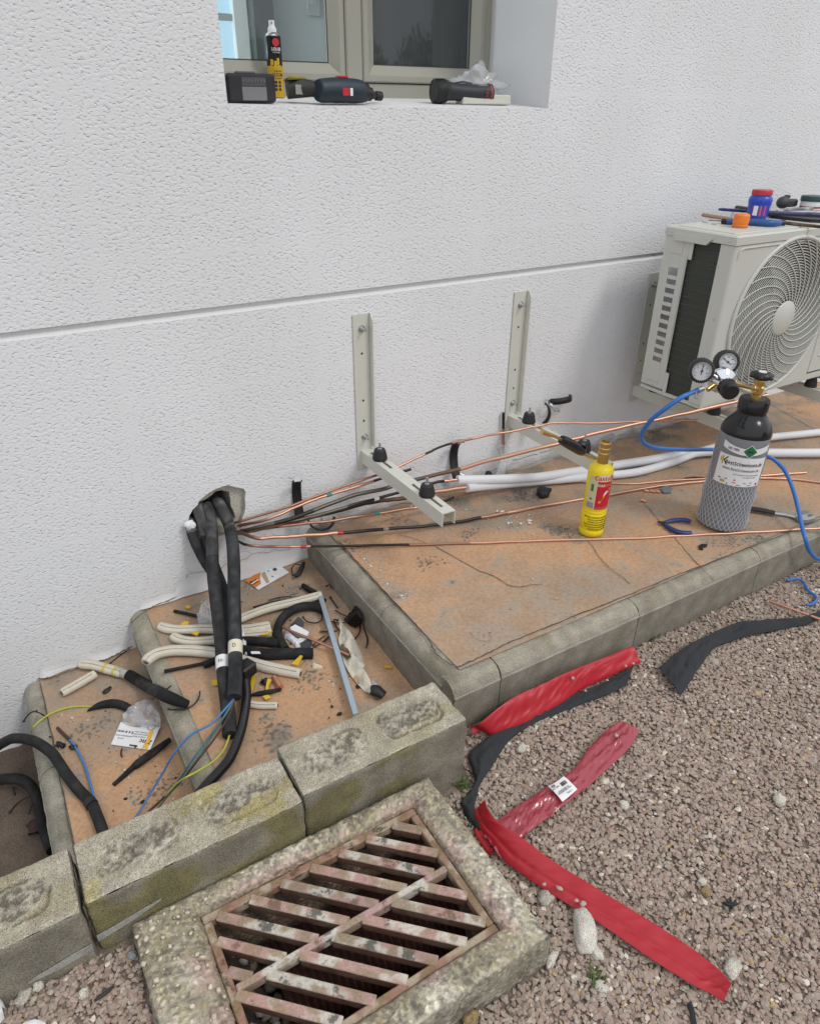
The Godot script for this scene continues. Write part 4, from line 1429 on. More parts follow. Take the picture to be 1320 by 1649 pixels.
func clamp_half(parent: Node, c: Vector3, r: float, a0: float, a1: float, width: float, right: Vector3, up: Vector3, metal := false):
	# an open half of a pipe clamp: a metal band with a rubber lining, bent about an axis
	var ax := right.cross(up).normalized()
	for k in 2:
		var s := ST()
		var n := 14
		var ra := r if k == 0 else r + 0.0052
		var rb := r + 0.005 if k == 0 else r + 0.007
		var w := width if k == 0 else width * 0.8
		grp(s)
		for i in n:
			var p := lerpf(a0, a1, float(i) / n)
			var q := lerpf(a0, a1, float(i + 1) / n)
			var dp := right * cos(p) + up * sin(p)
			var dq := right * cos(q) + up * sin(q)
			var h := ax * w / 2
			grp(s)
			quad(s, c + dp * rb - h, c + dq * rb - h, c + dq * rb + h, c + dp * rb + h)
			quad(s, c + dp * ra + h, c + dq * ra + h, c + dq * ra - h, c + dp * ra - h)
			quad(s, c + dp * ra + h, c + dp * rb + h, c + dq * rb + h, c + dq * ra + h)
			quad(s, c + dp * ra - h, c + dq * ra - h, c + dq * rb - h, c + dp * rb - h)
			if k == 0:
				for e in [-0.28, 0.0, 0.28]:
					var g: Vector3 = ax * w * e
					var gw := ax * 0.0012
					quad(s, c + dp * (ra - 0.001) + g + gw, c + dq * (ra - 0.001) + g + gw, c + dq * (ra - 0.001) + g - gw, c + dp * (ra - 0.001) + g - gw)
		put("rubber_lining" if k == 0 else "metal_band", s, M.rubber if k == 0 else (M.chrome if metal else M.rubber), parent)
	for a in [a0, a1]:
		var s := ST()
		var d := right * cos(a) + up * sin(a)
		var t := (-right * sin(a) + up * cos(a)) * (-1.0 if a == minf(a0, a1) else 1.0)
		bx(s, c + d * (r + 0.009) + t * 0.004, Vector3(0.016, 0.0022, width * 0.75), Basis(d, t, d.cross(t)), 0.0006)
		put("lug", s, M.zinc, parent)


func make_clamps():
	var gp := "open pipe clamps on the wall"
	var c := thing("pipe_clamp", "open black rubber lined pipe clamp nearest the broken hole", "pipe clamp", Vector3.ZERO, 0.0, gp)
	clamp_half(c, Vector3(-.945,.1304,0) + Vector3(0, 0, 0.088), 0.080, 1.95, 4.25, 0.030, Vector3(-0.25, 0, 0.97).normalized(), Vector3.UP)
	c = thing("pipe_clamp", "open black pipe clamp between the two empty brackets, thin pipe across it", "pipe clamp", Vector3.ZERO, 0.0, gp)
	clamp_half(c, Vector3(-.3288,.128,.003) + Vector3(0, 0, 0.084), 0.076, 1.80, 4.25, 0.030, Vector3(-0.25, 0, 0.97).normalized(), Vector3.UP)
	var s := ST()
	lathe(s, [Vector3(0, 0, 1), Vector3(0.007, 0, 1), Vector3(0.007, 0.012, 1), Vector3(0.004, 0.012, 1), Vector3(0.004, 0.03, 1), Vector3(0, 0.03, 1)], along(Vector3(-.3131,.0726,.06), Vector3(0.8, -0.25, 0.5)), 8)
	put("screw", s, M.zinc, c)
	s = ST()
	lathe(s, [Vector3(0, 0, 1), Vector3(0.009, 0, 1), Vector3(0.009, 0.008, 1), Vector3(0, 0.008, 1)], along(Vector3(-.2846,.0551,.06), Vector3(-0.3, 0.2, 0.9)), 6)
	put("screw", s, M.zinc, c)
	c = thing("pipe_clamp", "opened pipe clamp right of the middle bracket, one half swung out level", "pipe clamp", Vector3.ZERO, 0.0, gp)
	clamp_half(c, Vector3(.1603,.2581,.018), 0.050, 0.35, 2.75, 0.024, Vector3.RIGHT, Vector3(0, 0.25, 0.97).normalized())
	clamp_half(c, Vector3(.0225,.2389,.06), 0.050, -0.9, 0.95, 0.022, Vector3(0.9, 0, 0.43).normalized(), Vector3.UP, true)
	s = ST()
	lathe(s, [Vector3(0, 0, 1), Vector3(0.006, 0, 1), Vector3(0.006, 0.055, 1), Vector3(0, 0.055, 1)], along(Vector3(.1428,.225,0), Vector3(0, 0, 1)), 8)
	put("screw", s, M.zinc, c)
	s = ST()
	lathe(s, [Vector3(0, 0, 1), Vector3(0.009, 0, 1), Vector3(0.009, 0.012, 1), Vector3(0, 0.012, 1)], along(Vector3(.0951,.2585,.05), Vector3(0.6, -0.2, 0.6)), 6)
	put("screw", s, M.zinc, c)
	c = thing("pipe_clamp", "black pipe clamp loop lying at the corner of patio and wall, below the pipes", "pipe clamp", Vector3.ZERO, 0.0, gp)
	clamp_half(c, Vector3(-.8634,.048,.0521), 0.040, 3.2, 6.2, 0.022, Vector3(0.96, 0, 0.28).normalized(), Vector3(0.0, 0.95, -0.3).normalized(), true)


func make_unit():
	var o := thing("outdoor_unit", "beige air conditioner outdoor unit with a round fan grille on wall brackets", "air conditioner")
	var X0 := 0.44
	var X1 := 1.37
	var Y0 := 0.305
	var Y1 := 0.885
	var Z0 := 0.165
	var Z1 := 0.447
	var s := ST()
	# top cover with a turned-down edge
	bx(s, Vector3((X0 + X1) / 2, Y1 - 0.006, (Z0 + Z1) / 2), Vector3(X1 - X0 + 0.008, 0.012, Z1 - Z0 + 0.008), Basis.IDENTITY, 0.005)
	bx(s, Vector3((X0 + X1) / 2, Y1 - 0.0185, Z1 + 0.0025), Vector3(X1 - X0 + 0.0075, 0.022, 0.003), Basis.IDENTITY, 0.001)
	bx(s, Vector3(X0 - 0.0025, Y1 - 0.0185, (Z0 + Z1) / 2), Vector3(0.003, 0.022, Z1 - Z0 + 0.003), Basis.IDENTITY, 0.001)
	put("top_cover", s, M.unit, o)
	s = ST()
	bx(s, Vector3((X0 + X1) / 2, Y1 + 0.0008, (Z0 + Z1) / 2), Vector3(X1 - X0 - 0.05, 0.004, Z1 - Z0 - 0.05), Basis.IDENTITY, 0.002)
	put("top_panel", s, M.unit, o)
	# front sheet round the fan
	var cx := 0.779
	var cy := 0.588
	var R := 0.272
	s = ST()
	var n := 72
	var xl := X0 + 0.012
	var xr := 1.055
	var yb := 0.318
	var ytp := Y1 - 0.031
	var angs := []
	for e in n: angs.append(wrapf(TAU * e / n + 0.0001, 0, TAU))
	for e in [[xl, yb], [xr, yb], [xr, ytp], [xl, ytp]]: angs.append(wrapf(atan2(e[1] - cy, e[0] - cx), 0, TAU))
	angs.sort()
	angs.append(angs[0] + TAU)
	for i in angs.size() - 1:
		var q := []
		for e in [i, i + 1]:
			var a: float = angs[e]
			var d := Vector2(cos(a), sin(a))
			var tx: float = ((xr if d.x > 0 else xl) - cx) / d.x if absf(d.x) > 1e-5 else 1e9
			var ty: float = ((ytp if d.y > 0 else yb) - cy) / d.y if absf(d.y) > 1e-5 else 1e9
			var t := maxf(minf(tx, ty), R + 0.0005)
			q.append([Vector3(cx + d.x * R, cy + d.y * R, Z1), Vector3(cx + d.x * t, cy + d.y * t, Z1), Vector3(cx + d.x * (R - 0.004), cy + d.y * (R - 0.004), Z1 - 0.02)])
		flat(s)
		quad(s, q[0][0], q[0][1], q[1][1], q[1][0])
		quad(s, q[0][2], q[0][0], q[1][0], q[1][2])
	# corner columns of the sheet, rounded
	grp(s)
	for i in 6:
		var a := PI / 2 * i / 6
		var b := PI / 2 * (i + 1) / 6
		var pa := Vector3(X0 + 0.012 - 0.012 * sin(a), 0, Z1 - 0.012 + 0.012 * cos(a))
		var pb := Vector3(X0 + 0.012 - 0.012 * sin(b), 0, Z1 - 0.012 + 0.012 * cos(b))
		quad(s, pb + Vector3.UP * yb, pa + Vector3.UP * yb, pa + Vector3.UP * ytp, pb + Vector3.UP * ytp)
	flat(s)
	bx(s, Vector3(X0 + 0.001, (yb + ytp) / 2, 0.4145), Vector3(0.002, ytp - yb, 0.041))
	put("front_panel", s, M.unit, o)
	s = ST()
	tube(s, [Vector3(0.463, 0.812, Z1), Vector3(0.466, 0.833, Z1 + 0.001), Vector3(0.480, 0.843, Z1 + 0.001), Vector3(0.55, 0.845, Z1 + 0.001), Vector3(1.05, 0.845, Z1 + 0.001)], 0.0035, 6, 4)
	put("embossed_edge", s, M.unit, o)
	s = ST()
	bx(s, Vector3((1.058 + X1) / 2, (0.335 + ytp) / 2, Z1 - 0.004), Vector3(X1 - 1.058, ytp - 0.335, 0.01), Basis.IDENTITY, 0.004)
	for i in 5: bx(s, Vector3(1.2, 0.40 + i * 0.03, Z1 + 0.002), Vector3(0.20, 0.006, 0.006), Basis.IDENTITY, 0.002)
	put("service_panel", s, M.unit, o)
	s = ST()
	bx(s, Vector3((X0 + X1) / 2, Y0 + 0.006, (Z0 + Z1) / 2), Vector3(X1 - X0 - 0.002, 0.012, Z1 - Z0 - 0.002), Basis.IDENTITY, 0.002)
	bx(s, Vector3((X0 + X1) / 2, Y0 + 0.016, Z1 - 0.002), Vector3(X1 - X0 - 0.004, 0.020, 0.003))
	put("base_pan", s, M.unit, o)
	s = ST()
	bx(s, Vector3((X0 + X1) / 2 + 0.2, 0.59, Z0 + 0.003), Vector3(X1 - X0 - 0.4, 0.52, 0.004))
	bx(s, Vector3(X1 - 0.002, 0.59, (Z0 + Z1) / 2), Vector3(0.004, 0.52, Z1 - Z0 - 0.01))
	bx(s, Vector3(1.06, 0.59, 0.30), Vector3(0.004, 0.51, 0.25))
	put("back_sheet", s, M.beige_dark, o)
	# exposed coil on the left, with its rows of fins
	s = ST()
	bx(s, Vector3(X0 + 0.020, 0.588, 0.335), Vector3(0.018, 0.545, 0.15))
	put("coil", s, mat(lin(0.045, 0.05, 0.04), 0.7), o)
	s = ST()
	for i in 21:
		bx(s, Vector3(X0 + 0.0095, 0.326 + i * 0.0262, 0.335), Vector3(0.003, 0.004, 0.15), Basis.IDENTITY, 0.001)
	tag(put("coil_fins", s, mat(lin(0.06, 0.066, 0.054), 0.6), o), "", "", "", "stuff")
	# the pierced guard strip at the back of that side
	s = ST()
	bx(s, Vector3(X0 + 0.002, 0.593, 0.186), Vector3(0.004, 0.535, 0.036), Basis.IDENTITY, 0.001)
	bx(s, Vector3(X0 + 0.002, 0.593, 0.2585), Vector3(0.004, 0.535, 0.029), Basis.IDENTITY, 0.001)
	for i in 12:
		var y := 0.415 + i * 0.0308
		if i == 0: bx(s, Vector3(X0 + 0.002, 0.3725, 0.224), Vector3(0.0036, 0.094, 0.040))
		elif i == 11: bx(s, Vector3(X0 + 0.002, 0.8075, 0.224), Vector3(0.0036, 0.106, 0.040))
		else: bx(s, Vector3(X0 + 0.002, y - 0.0015, 0.224), Vector3(0.0036, 0.0125, 0.040))
	for e in [[0.826, 0.074], [0.354, 0.076]]:  # the wider ends
		bx(s, Vector3(X0 + 0.0023, e[0], 0.281), Vector3(0.0036, e[1], 0.016), Basis.IDENTITY, 0.001)
	put("side_guard", s, M.unit, o)
	s = ST()
	for e in [[0.825, 0.05], [0.365, 0.038]]:
		bx(s, Vector3(X0 - 0.0005, e[0], 0.222), Vector3(0.003, e[1], 0.055), Basis.IDENTITY, 0.0014)
	tube(s, [Vector3(X0 - 0.001, 0.80, 0.270), Vector3(X0 - 0.001, 0.45, 0.270)], 0.002, 6, 1)
	put("embossed_panel", s, M.unit, o)
	s = ST()
	prism(s, PackedVector2Array([Vector2(0.205, 0.866), Vector2(0.365, 0.866), Vector2(0.345, 0.845), Vector2(0.215, 0.845)]), 0.012, Transform3D(Basis(Vector3(0, 0, 1), Vector3(0, 1, 0), Vector3(-1, 0, 0)), Vector3(X0, 0, 0)))
	put("grip", s, M.unit, o)
	for q in [Vector3(X0 - 0.004, 0.868, 0.425), Vector3(X0 - 0.004, 0.868, 0.19), Vector3(X0 - 0.004, 0.868, 0.172), Vector3(X0, 0.328, 0.225), Vector3(X0, 0.785, 0.398), Vector3(X0, 0.62, 0.425)]:
		s = ST()
		lathe(s, [Vector3(0.0045, 0, 1), Vector3(0.004, 0.002, 1), Vector3(0, 0.0025, 0)], along(q, Vector3.LEFT), 10)
		put("screw", s, M.zinc, o)
	# behind the grille: duct, fan, motor
	s = ST()
	grp(s)
	for i in 48:
		var a := TAU * i / 48
		var b := TAU * (i + 1) / 48
		quad(s, Vector3(cx + R * cos(b), cy + R * sin(b), Z1 - 0.021), Vector3(cx + R * cos(a), cy + R * sin(a), Z1 - 0.021), Vector3(cx + R * cos(a), cy + R * sin(a), Z1 - 0.13), Vector3(cx + R * cos(b), cy + R * sin(b), Z1 - 0.13))
	put("fan_duct", s, M.beige_dark, o)
	s = ST()
	bx(s, Vector3(0.835, 0.588, Z0 + 0.028), Vector3(0.44, 0.54, 0.03))
	put("rear_coil", s, mat(lin(0.012, 0.012, 0.012), 0.8), o)
	s = ST()
	lathe(s, [Vector3(0, 0, 1), Vector3(0.075, 0, 1), Vector3(0.07, 0.06, 0), Vector3(0, 0.065, 0)], Transform3D(Basis(Vector3(1, 0, 0), Vector3(0, 0, 1), Vector3(0, -1, 0)), Vector3(cx, cy, Z1 - 0.11)), 24)
	put("fan_hub", s, mat(lin(0.30, 0.30, 0.28), 0.5), o)
	for k in 3:
		s = ST()
		grp(s)
		var pts := []
		for i in 9:
			var row := []
			for j in 7:
				var rr := lerpf(0.07, 0.252, j / 6.0)
				var a: float = TAU * k / 3 + 0.35 + lerpf(-0.15, 1.35 + 0.25 * j / 6.0, i / 8.0) + 0.12 * j / 6.0
				row.append(Vector3(cx + rr * cos(a), cy + rr * sin(a), Z1 - 0.095 + 0.055 * i / 8.0))
			pts.append(row)
		for i in 8:
			for j in 6:
				quad(s, pts[i][j], pts[i][j + 1], pts[i + 1][j + 1], pts[i + 1][j])
		put("fan_blade", s, mat(lin(0.34, 0.34, 0.32), 0.5), o)
	# the grille: outer ring, thin rings and swirling spokes, hub plate
	s = ST()
	var ring := func(st: SurfaceTool, r: float, z: float, w: float, m: int, k: int):
		grp(st)
		for i in m:
			var a := TAU * i / m
			var b := TAU * (i + 1) / m
			for j in k:
				var u := TAU * j / k
				var v := TAU * (j + 1) / k
				var f := func(t, e): return Vector3(cx + (r + w * cos(e)) * cos(t), cy + (r + w * cos(e)) * sin(t), z + w * sin(e))
				quad(st, f.call(a, u), f.call(b, u), f.call(b, v), f.call(a, v))
	ring.call(s, R - 0.001, Z1 + 0.003, 0.0075, 72, 8)
	put("grille_rim", s, M.unit, o)
	s = ST()
	for i in 23:
		var r := 0.071 + i * 0.0086
		ring.call(s, r, Z1 + 0.004 + 0.008 * (1 - (r / R) ** 2), 0.0019, 56, 4)
	tag(put("grille_rings", s, M.unit, o), "", "", "", "stuff")
	s = ST()
	for i in 28:
		var pts := []
		for j in 9:
			var r := lerpf(0.056, R - 0.004, j / 8.0)
			var a: float = TAU * i / 28 + 1.25 * (j / 8.0) ** 0.8
			pts.append(Vector3(cx + r * cos(a), cy + r * sin(a), Z1 + 0.0065 + 0.008 * (1 - (r / R) ** 2)))
		tube(s, pts, 0.0021, 5, 2)
	tag(put("grille_spokes", s, M.unit, o), "", "", "", "stuff")
	s = ST()
	lathe(s, [Vector3(0.061, 0, 1), Vector3(0.061, 0.004, 0), Vector3(0.056, 0.007, 0), Vector3(0, 0.009, 0)], Transform3D(Basis(Vector3(1, 0, 0), Vector3(0, 0, 1), Vector3(0, -1, 0)), Vector3(cx, cy, Z1 + 0.011)), 32)
	put("grille_hub", s, M.unit, o)
	for q in [[0.640, 0.19], [0.640, 0.41], [1.235, 0.19], [1.235, 0.41]]:
		s = ST()
		bx(s, Vector3(q[0], 0.286, q[1]), Vector3(0.05, 0.016, 0.05), Basis.IDENTITY, 0.004)
		lathe(s, [Vector3(0.014, 0, 1), Vector3(0.014, 0.004, 1), Vector3(0.006, 0.004, 1), Vector3(0.006, 0.014, 1), Vector3(0, 0.014, 1)], Transform3D(Basis.IDENTITY, Vector3(q[0], 0.294, q[1] + 0.005)), 12)
		put("foot", s, M.zinc if q[1] > 0.3 else M.unit, o)


func make_on_unit():
	# jar, cap and tools lying on the unit's top
	var y := 0.888
	var j := thing("blue_jar", "blue plastic jar with a red lid on the outdoor unit", "jar", Vector3(.8457,.888,.2198))
	var s := ST()
	lathe(s, [Vector3(0, 0, 1), Vector3(0.030, 0, 1), Vector3(0.0345, 0.004, 0), Vector3(0.036, 0.03, 0), Vector3(0.0395, 0.056, 0), Vector3(0.0405, 0.064, 0), Vector3(0.0375, 0.072, 0), Vector3(0.032, 0.077, 0), Vector3(0.032, 0.081, 1), Vector3(0, 0.081, 1)], Transform3D.IDENTITY, 32)
	put("body", s, M.jar_blue, j)
	s = ST()
	lathe(s, [Vector3(0, 0.079, 1), Vector3(0.035, 0.079, 1), Vector3(0.035, 0.094, 0), Vector3(0.033, 0.096, 1), Vector3(0, 0.096, 1)], Transform3D.IDENTITY, 40, 20, 0.02)
	put("lid", s, mat(lin(0.45, 0.02, 0.04), 0.4), j)
	s = ST()
	for i in 14: patch(s, 0.0402, -1.9 + i * 0.16, -1.82 + i * 0.16, 0.053, 0.057, 2)
	patch(s, 0.0376, -1.75, -0.1, 0.012, 0.050, 12)
	put("label", s, mat(lin(0.10, 0.05, 0.30), 0.45), j)
	s = ST()
	patch(s, 0.0381, -1.42, -1.02, 0.014, 0.046, 4)
	put("label_panel", s, M.paper, j)
	s = ST()
	patch(s, 0.0381, -0.86, -0.7, 0.012, 0.046, 3)
	patch(s, 0.0381, -0.45, -0.32, 0.014, 0.050, 3)
	put("label_stripe", s, mat(lin(0.6, 0.1, 0.2), 0.5), j)
	var cap := thing("screw_lid", "orange ribbed screw cap standing on the outdoor unit near its front edge", "cap", Vector3(.5973,.888,.3349))
	s = ST()
	lathe(s, [Vector3(0, 0, 1), Vector3(0.0235, 0, 0), Vector3(0.0255, 0.004, 0), Vector3(0.0255, 0.008, 1), Vector3(0.0245, 0.009, 1), Vector3(0.0245, 0.013, 1), Vector3(0.0255, 0.014, 1), Vector3(0.0255, 0.036, 0), Vector3(0.0235, 0.041, 0), Vector3(0.018, 0.043, 0), Vector3(0, 0.043, 0)], Transform3D.IDENTITY, 32)
	put("cap_body", s, M.orange, cap)
	var kn := thing("cutter_knife", "blue handled knife with a dark blade lying behind the orange cap", "knife")
	s = ST()
	tube(s, [Vector3(.6124,.897,.2667),Vector3(.6376,.898,.2896),Vector3(.6713,.898,.3259),Vector3(.7002,.898,.3766),Vector3(.759,.896,.374)], 0.012, 10, 4, [], [0.7, 1.0, 0.95, 1.1, 0.8])
	put("handle", s, M.knife_blue, kn)
	s = ST()
	tube(s, [Vector3(.759,.896,.374),Vector3(.7704,.896,.3803)], 0.0105, 10, 1)
	tube(s, [Vector3(.6164,.897,.251),Vector3(.6162,.897,.2688)], 0.0095, 10, 1)
	put("collar", s, M.black, kn)
	s = ST()
	tube(s, [Vector3(.5997,.895,.2055),Vector3(.6272,.896,.2479)], 0.005, 6, 2, [], [0.5, 1.0], true, 0.4)
	put("blade", s, mat(lin(0.05, 0.05, 0.05), 0.4, 0.6), kn)
	var pz := thing("metal_pieces", "small grey metal pieces beside the knife's tip on the outdoor unit", "scrap metal")
	s = ST()
	tube(s, [Vector3(.581,.889,.1959),Vector3(.5832,.889,.215)], 0.004, 6, 1)
	tube(s, [Vector3(.5723,.889,.2444),Vector3(.5707,.889,.2609)], 0.004, 6, 1)
	put("piece", s, M.zinc, pz)
	var bits := [["copper_tube", "copper tube end sticking out left behind the orange cap", "pipe", [Vector3(.6957,.897,.1034),Vector3(.6897,.897,.1597),Vector3(.6833,.897,.2327)], 0.0065, M.copper, Color(0.50, 0.30, 0.22)], ["brown_stick", "brown stick running off right from the knife on the outdoor unit", "stick", [Vector3(.7996,.893,.3519),Vector3(.803,.893,.4239),Vector3(.821,.893,.5011)], 0.0055, M.dusty, Color(0.36, 0.24, 0.17)], ["blue_pen", "blue pen pointing left behind the blue jar", "pen", [Vector3(.8915,.897,.0175),Vector3(.9024,.897,.0347),Vector3(.9346,.897,.1076),Vector3(.9534,.897,.1609)], 0.0055, M.dusty, Color(0.10, 0.13, 0.50)], ["grey_rod", "short grey rod behind the blue pen at the wall side of the outdoor unit", "rod", [Vector3(1.0215,.897,-.0049),Vector3(1.0154,.897,.0619)], 0.006, M.dusty, Color(0.16, 0.18, 0.19)], ["violet_strip", "pale violet plastic strip lying right of the blue jar", "strip", [Vector3(.8952,.905,.2079),Vector3(.9438,.905,.2551),Vector3(1.0347,.905,.3654)], 0.0065, M.dusty, Color(0.38, 0.37, 0.68)], ["white_strip", "white curved strip lying above the violet strip on the outdoor unit", "strip", [Vector3(.9407,.907,.2316),Vector3(1.0394,.909,.2197),Vector3(1.1243,.909,.2549)], 0.006, M.dusty, Color(0.8, 0.8, 0.82)], ["navy_pen", "dark blue pen under the violet strip on the outdoor unit", "pen", [Vector3(.8858,.899,.2264),Vector3(.9466,.899,.2798),Vector3(1.0344,.899,.3674)], 0.006, M.dusty, Color(0.05, 0.05, 0.16)]]
	for b in bits:
		s = ST()
		s.set_color(b[6])
		tube(s, b[3], b[4], 8, 4, [], [0.55, 1, 1, 1] if b[0] == "blue_pen" else [])
		tag(put(b[0], s, b[5]), b[1], b[2])
	s = ST()
	slab_of(s, [Vector3(.9523,.889,.1876),Vector3(1.0558,.889,.285),Vector3(1.0669,.889,.3504),Vector3(.9548,.889,.4197),Vector3(.9213,.889,.3832),Vector3(.9003,.889,.2395)], 0.010)
	tag(put("black_phone", s, M.black), "flat black slab like a phone right of the blue jar", "phone")
	var bk := thing("black_plug", "dark grey rounded plug near the wall on the outdoor unit's top", "plug", Vector3(1.2175,.888,.0796))
	s = ST()
	blob(s, Vector3(-0.018, 0.024, 0), Vector3(0.058, 0.046, 0.05), 8, 0.05, 1)
	put("knob", s, mat(lin(0.05, 0.052, 0.055), 0.6), bk)
	s = ST()
	bx(s, Vector3(0.030, 0.020, 0.0), Vector3(0.055, 0.028, 0.036), Basis.IDENTITY, 0.006)
	put("stem", s, mat(lin(0.05, 0.052, 0.055), 0.6), bk)
	s = ST()
	blob(s, Vector3(0.0, 0.045, 0), Vector3(0.03, 0.014, 0.026), 6, 0.05, 2)
	put("button", s, mat(lin(0.05, 0.052, 0.055), 0.6), bk)
	var gj := thing("white_jar", "white jar with a dark green lid at the right edge of the photo", "jar", Vector3(1.29,.888,.1426))
	s = ST()
	lathe(s, [Vector3(0, 0, 1), Vector3(0.038, 0, 1), Vector3(0.040, 0.004, 0), Vector3(0.040, 0.032, 1), Vector3(0, 0.032, 1)], Transform3D.IDENTITY, 32)
	put("body", s, M.paper, gj)
	s = ST()
	patch(s, 0.0404, -2.6, 0.6, 0.006, 0.013, 16)
	put("label_stripe", s, mat(lin(0.35, 0.05, 0.08), 0.5), gj)
	s = ST()
	lathe(s, [Vector3(0, 0.031, 1), Vector3(0.043, 0.031, 1), Vector3(0.043, 0.047, 0), Vector3(0.041, 0.05, 1), Vector3(0, 0.05, 1)], Transform3D.IDENTITY, 48, 24, 0.015)
	put("lid", s, mat(lin(0.012, 0.05, 0.055), 0.4), gj)


func make_sill_tools():
	# drills, can and light on the window sill
	var c := thing("spray_can", "black and yellow silicone spray can with a white nozzle on the window sill", "spray can", Vector3(-0.776, 1.2533, -0.27))
	c.scale = Vector3.ONE * 0.83
	var r := 0.0262
	var s := ST()
	lathe(s, [Vector3(0, 0, 1), Vector3(r, 0, 1), Vector3(r + 0.001, 0.002, 0), Vector3(r, 0.004, 1), Vector3(r, 0.092, 1)], Transform3D.IDENTITY, 32)
	put("yellow_wrap", s, mat(lin(0.55, 0.33, 0.01), 0.35), c)
	s = ST()
	lathe(s, [Vector3(r, 0.092, 1), Vector3(r, 0.172, 0), Vector3(r + 0.001, 0.174, 0), Vector3(r - 0.001, 0.177, 1)], Transform3D.IDENTITY, 32)
	put("black_wrap", s, M.gloss_black, c)
	s = ST()
	lathe(s, [Vector3(r - 0.001, 0.1765, 1), Vector3(r - 0.004, 0.182, 0), Vector3(r - 0.010, 0.187, 1), Vector3(0, 0.187, 1)], Transform3D.IDENTITY, 32)
	put("shoulder", s, M.chrome, c)
	s = ST()
	lathe(s, [Vector3(0.014, 0.186, 1), Vector3(0.0145, 0.196, 0), Vector3(0.011, 0.202, 0), Vector3(0.0095, 0.205, 1), Vector3(0.009, 0.220, 1), Vector3(0, 0.221, 1)], Transform3D.IDENTITY, 20)
	put("nozzle", s, M.paper, c)
	s = ST()
	patch(s, 0.0098, -0.56, -0.16, 0.2105, 0.2145, 3)
	put("spray_hole", s, M.ink, c)
	s = ST()
	for i in 6: patch(s, r + 0.0004, -0.95 + i * 0.24, -0.75 + i * 0.24, 0.080 + 0.014 * (i % 2), 0.100 + 0.010 * sin(i * 2.1), 3)
	for q in [[-0.75, 0.103], [-0.25, 0.098], [0.1, 0.106]]:
		patch(s, r + 0.0005, q[0] - 0.16, q[0] + 0.16, q[1] - 0.008, q[1] + 0.008, 4)
	put("yellow_print", s, mat(lin(0.6, 0.37, 0.012), 0.35), c)
	s = ST()
	lathe(s, [Vector3(0.0118, 0, 1), Vector3(0.0118, 0.0004, 1), Vector3(0, 0.0004, 1)], along(Vector3(r * sin(-0.05), 0.1585, r * cos(-0.05)), Vector3(sin(-0.05), 0, cos(-0.05))), 20)
	put("red_disc", s, M.ink_red, c)
	put("white_print", wound("3-EN-UN", 0.0135, r + 0.0002, -0.02, 0.139, "Droid Sans", true, 0.62), M.paper, c)
	put("white_print", wound("PROFESIONAL", 0.0052, r + 0.0002, -0.02, 0.130, "Droid Sans", false, 0.8), M.paper, c)
	put("black_print", wound("SILICONA", 0.0135, r + 0.0002, -0.02, 0.066, "Droid Sans", true, 0.62), M.ink, c)
	put("black_print", wound("LUBRICANTE", 0.005, r + 0.0002, -0.02, 0.077, "Droid Sans", true, 0.9), M.ink, c)
	put("black_print", wound("MULTIUSOS", 0.005, r + 0.0002, -0.02, 0.056, "Droid Sans", true, 0.9), M.ink, c)
	s = ST()
	for i in 3:
		for k in 2: patch(s, r + 0.0004, -0.55 + k * 0.5, -0.2 + k * 0.5, 0.020 + i * 0.0105, 0.028 + i * 0.0105, 3)
	put("black_print", s, M.ink, c)
	# square work light or battery at the left end
	var w := thing("work_light", "square black work light with a grey panel at the left end of the sill", "work light", Vector3(-.9263,1.2364,-.0649), -0.16)
	s = ST()
	bx(s, Vector3(0, 0.034, -0.012), Vector3(0.122, 0.064, 0.04), Basis.IDENTITY, 0.006)
	put("housing", s, mat(lin(0.018, 0.019, 0.024), 0.5), w)
	s = ST()
	bx(s, Vector3(-0.066, 0.034, -0.02), Vector3(0.012, 0.058, 0.045), Basis.IDENTITY, 0.004)
	bx(s, Vector3(-0.01, 0.068, -0.015), Vector3(0.05, 0.006, 0.02), Basis.IDENTITY, 0.002)
	put("bracket", s, mat(lin(0.12, 0.12, 0.12), 0.5), w)
	s = ST()
	bx(s, Vector3(-0.078, 0.032, -0.02), Vector3(0.012, 0.045, 0.04), Basis.IDENTITY, 0.003)
	put("red_side", s, M.ink_red, w)
	s = ST()
	bx(s, Vector3(0.006, 0.022, 0.0085), Vector3(0.062, 0.030, 0.002), Basis.IDENTITY, 0.0008)
	put("front_panel", s, mat(lin(0.20, 0.20, 0.205), 0.35), w)
	s = ST()
	bx(s, Vector3(0.006, 0.048, 0.0085), Vector3(0.062, 0.020, 0.002), Basis.IDENTITY, 0.0008)
	put("lens", s, mat(lin(0.07, 0.07, 0.072), 0.15), w)
	s = ST()
	for i in 8: bx(s, Vector3(-0.02 + i * 0.0075, 0.05, 0.0102), Vector3(0.0045, 0.008, 0.002), Basis.IDENTITY, 0.0006)
	put("diode_row", s, mat(lin(0.12, 0.12, 0.12), 0.3), w)
	# cordless screwdriver lying on its side
	var d := thing("cordless_drill", "dark teal cordless drill lying on the sill beside the spray can", "drill", Vector3(-.6747,1.2355,-.0547), 0.12)
	s = ST()
	tube(s, [Vector3(-0.078, 0.032, 0), Vector3(-0.070, 0.032, 0), Vector3(-0.02, 0.034, 0), Vector3(0.04, 0.033, 0), Vector3(0.062, 0.032, 0)], 0.030, 16, 4, [], [0.72, 0.92, 1.0, 0.98, 0.88])
	put("motor_housing", s, M.tool_blue, d)
	s = ST()
	tube(s, [Vector3(0.060, 0.031, 0), Vector3(0.078, 0.030, 0)], 0.026, 16, 1, [], [1.0, 0.86])
	tube(s, [Vector3(0.078, 0.028, 0), Vector3(0.092, 0.026, 0)], 0.017, 12, 1)
	put("chuck", s, M.black, d)
	s = ST()
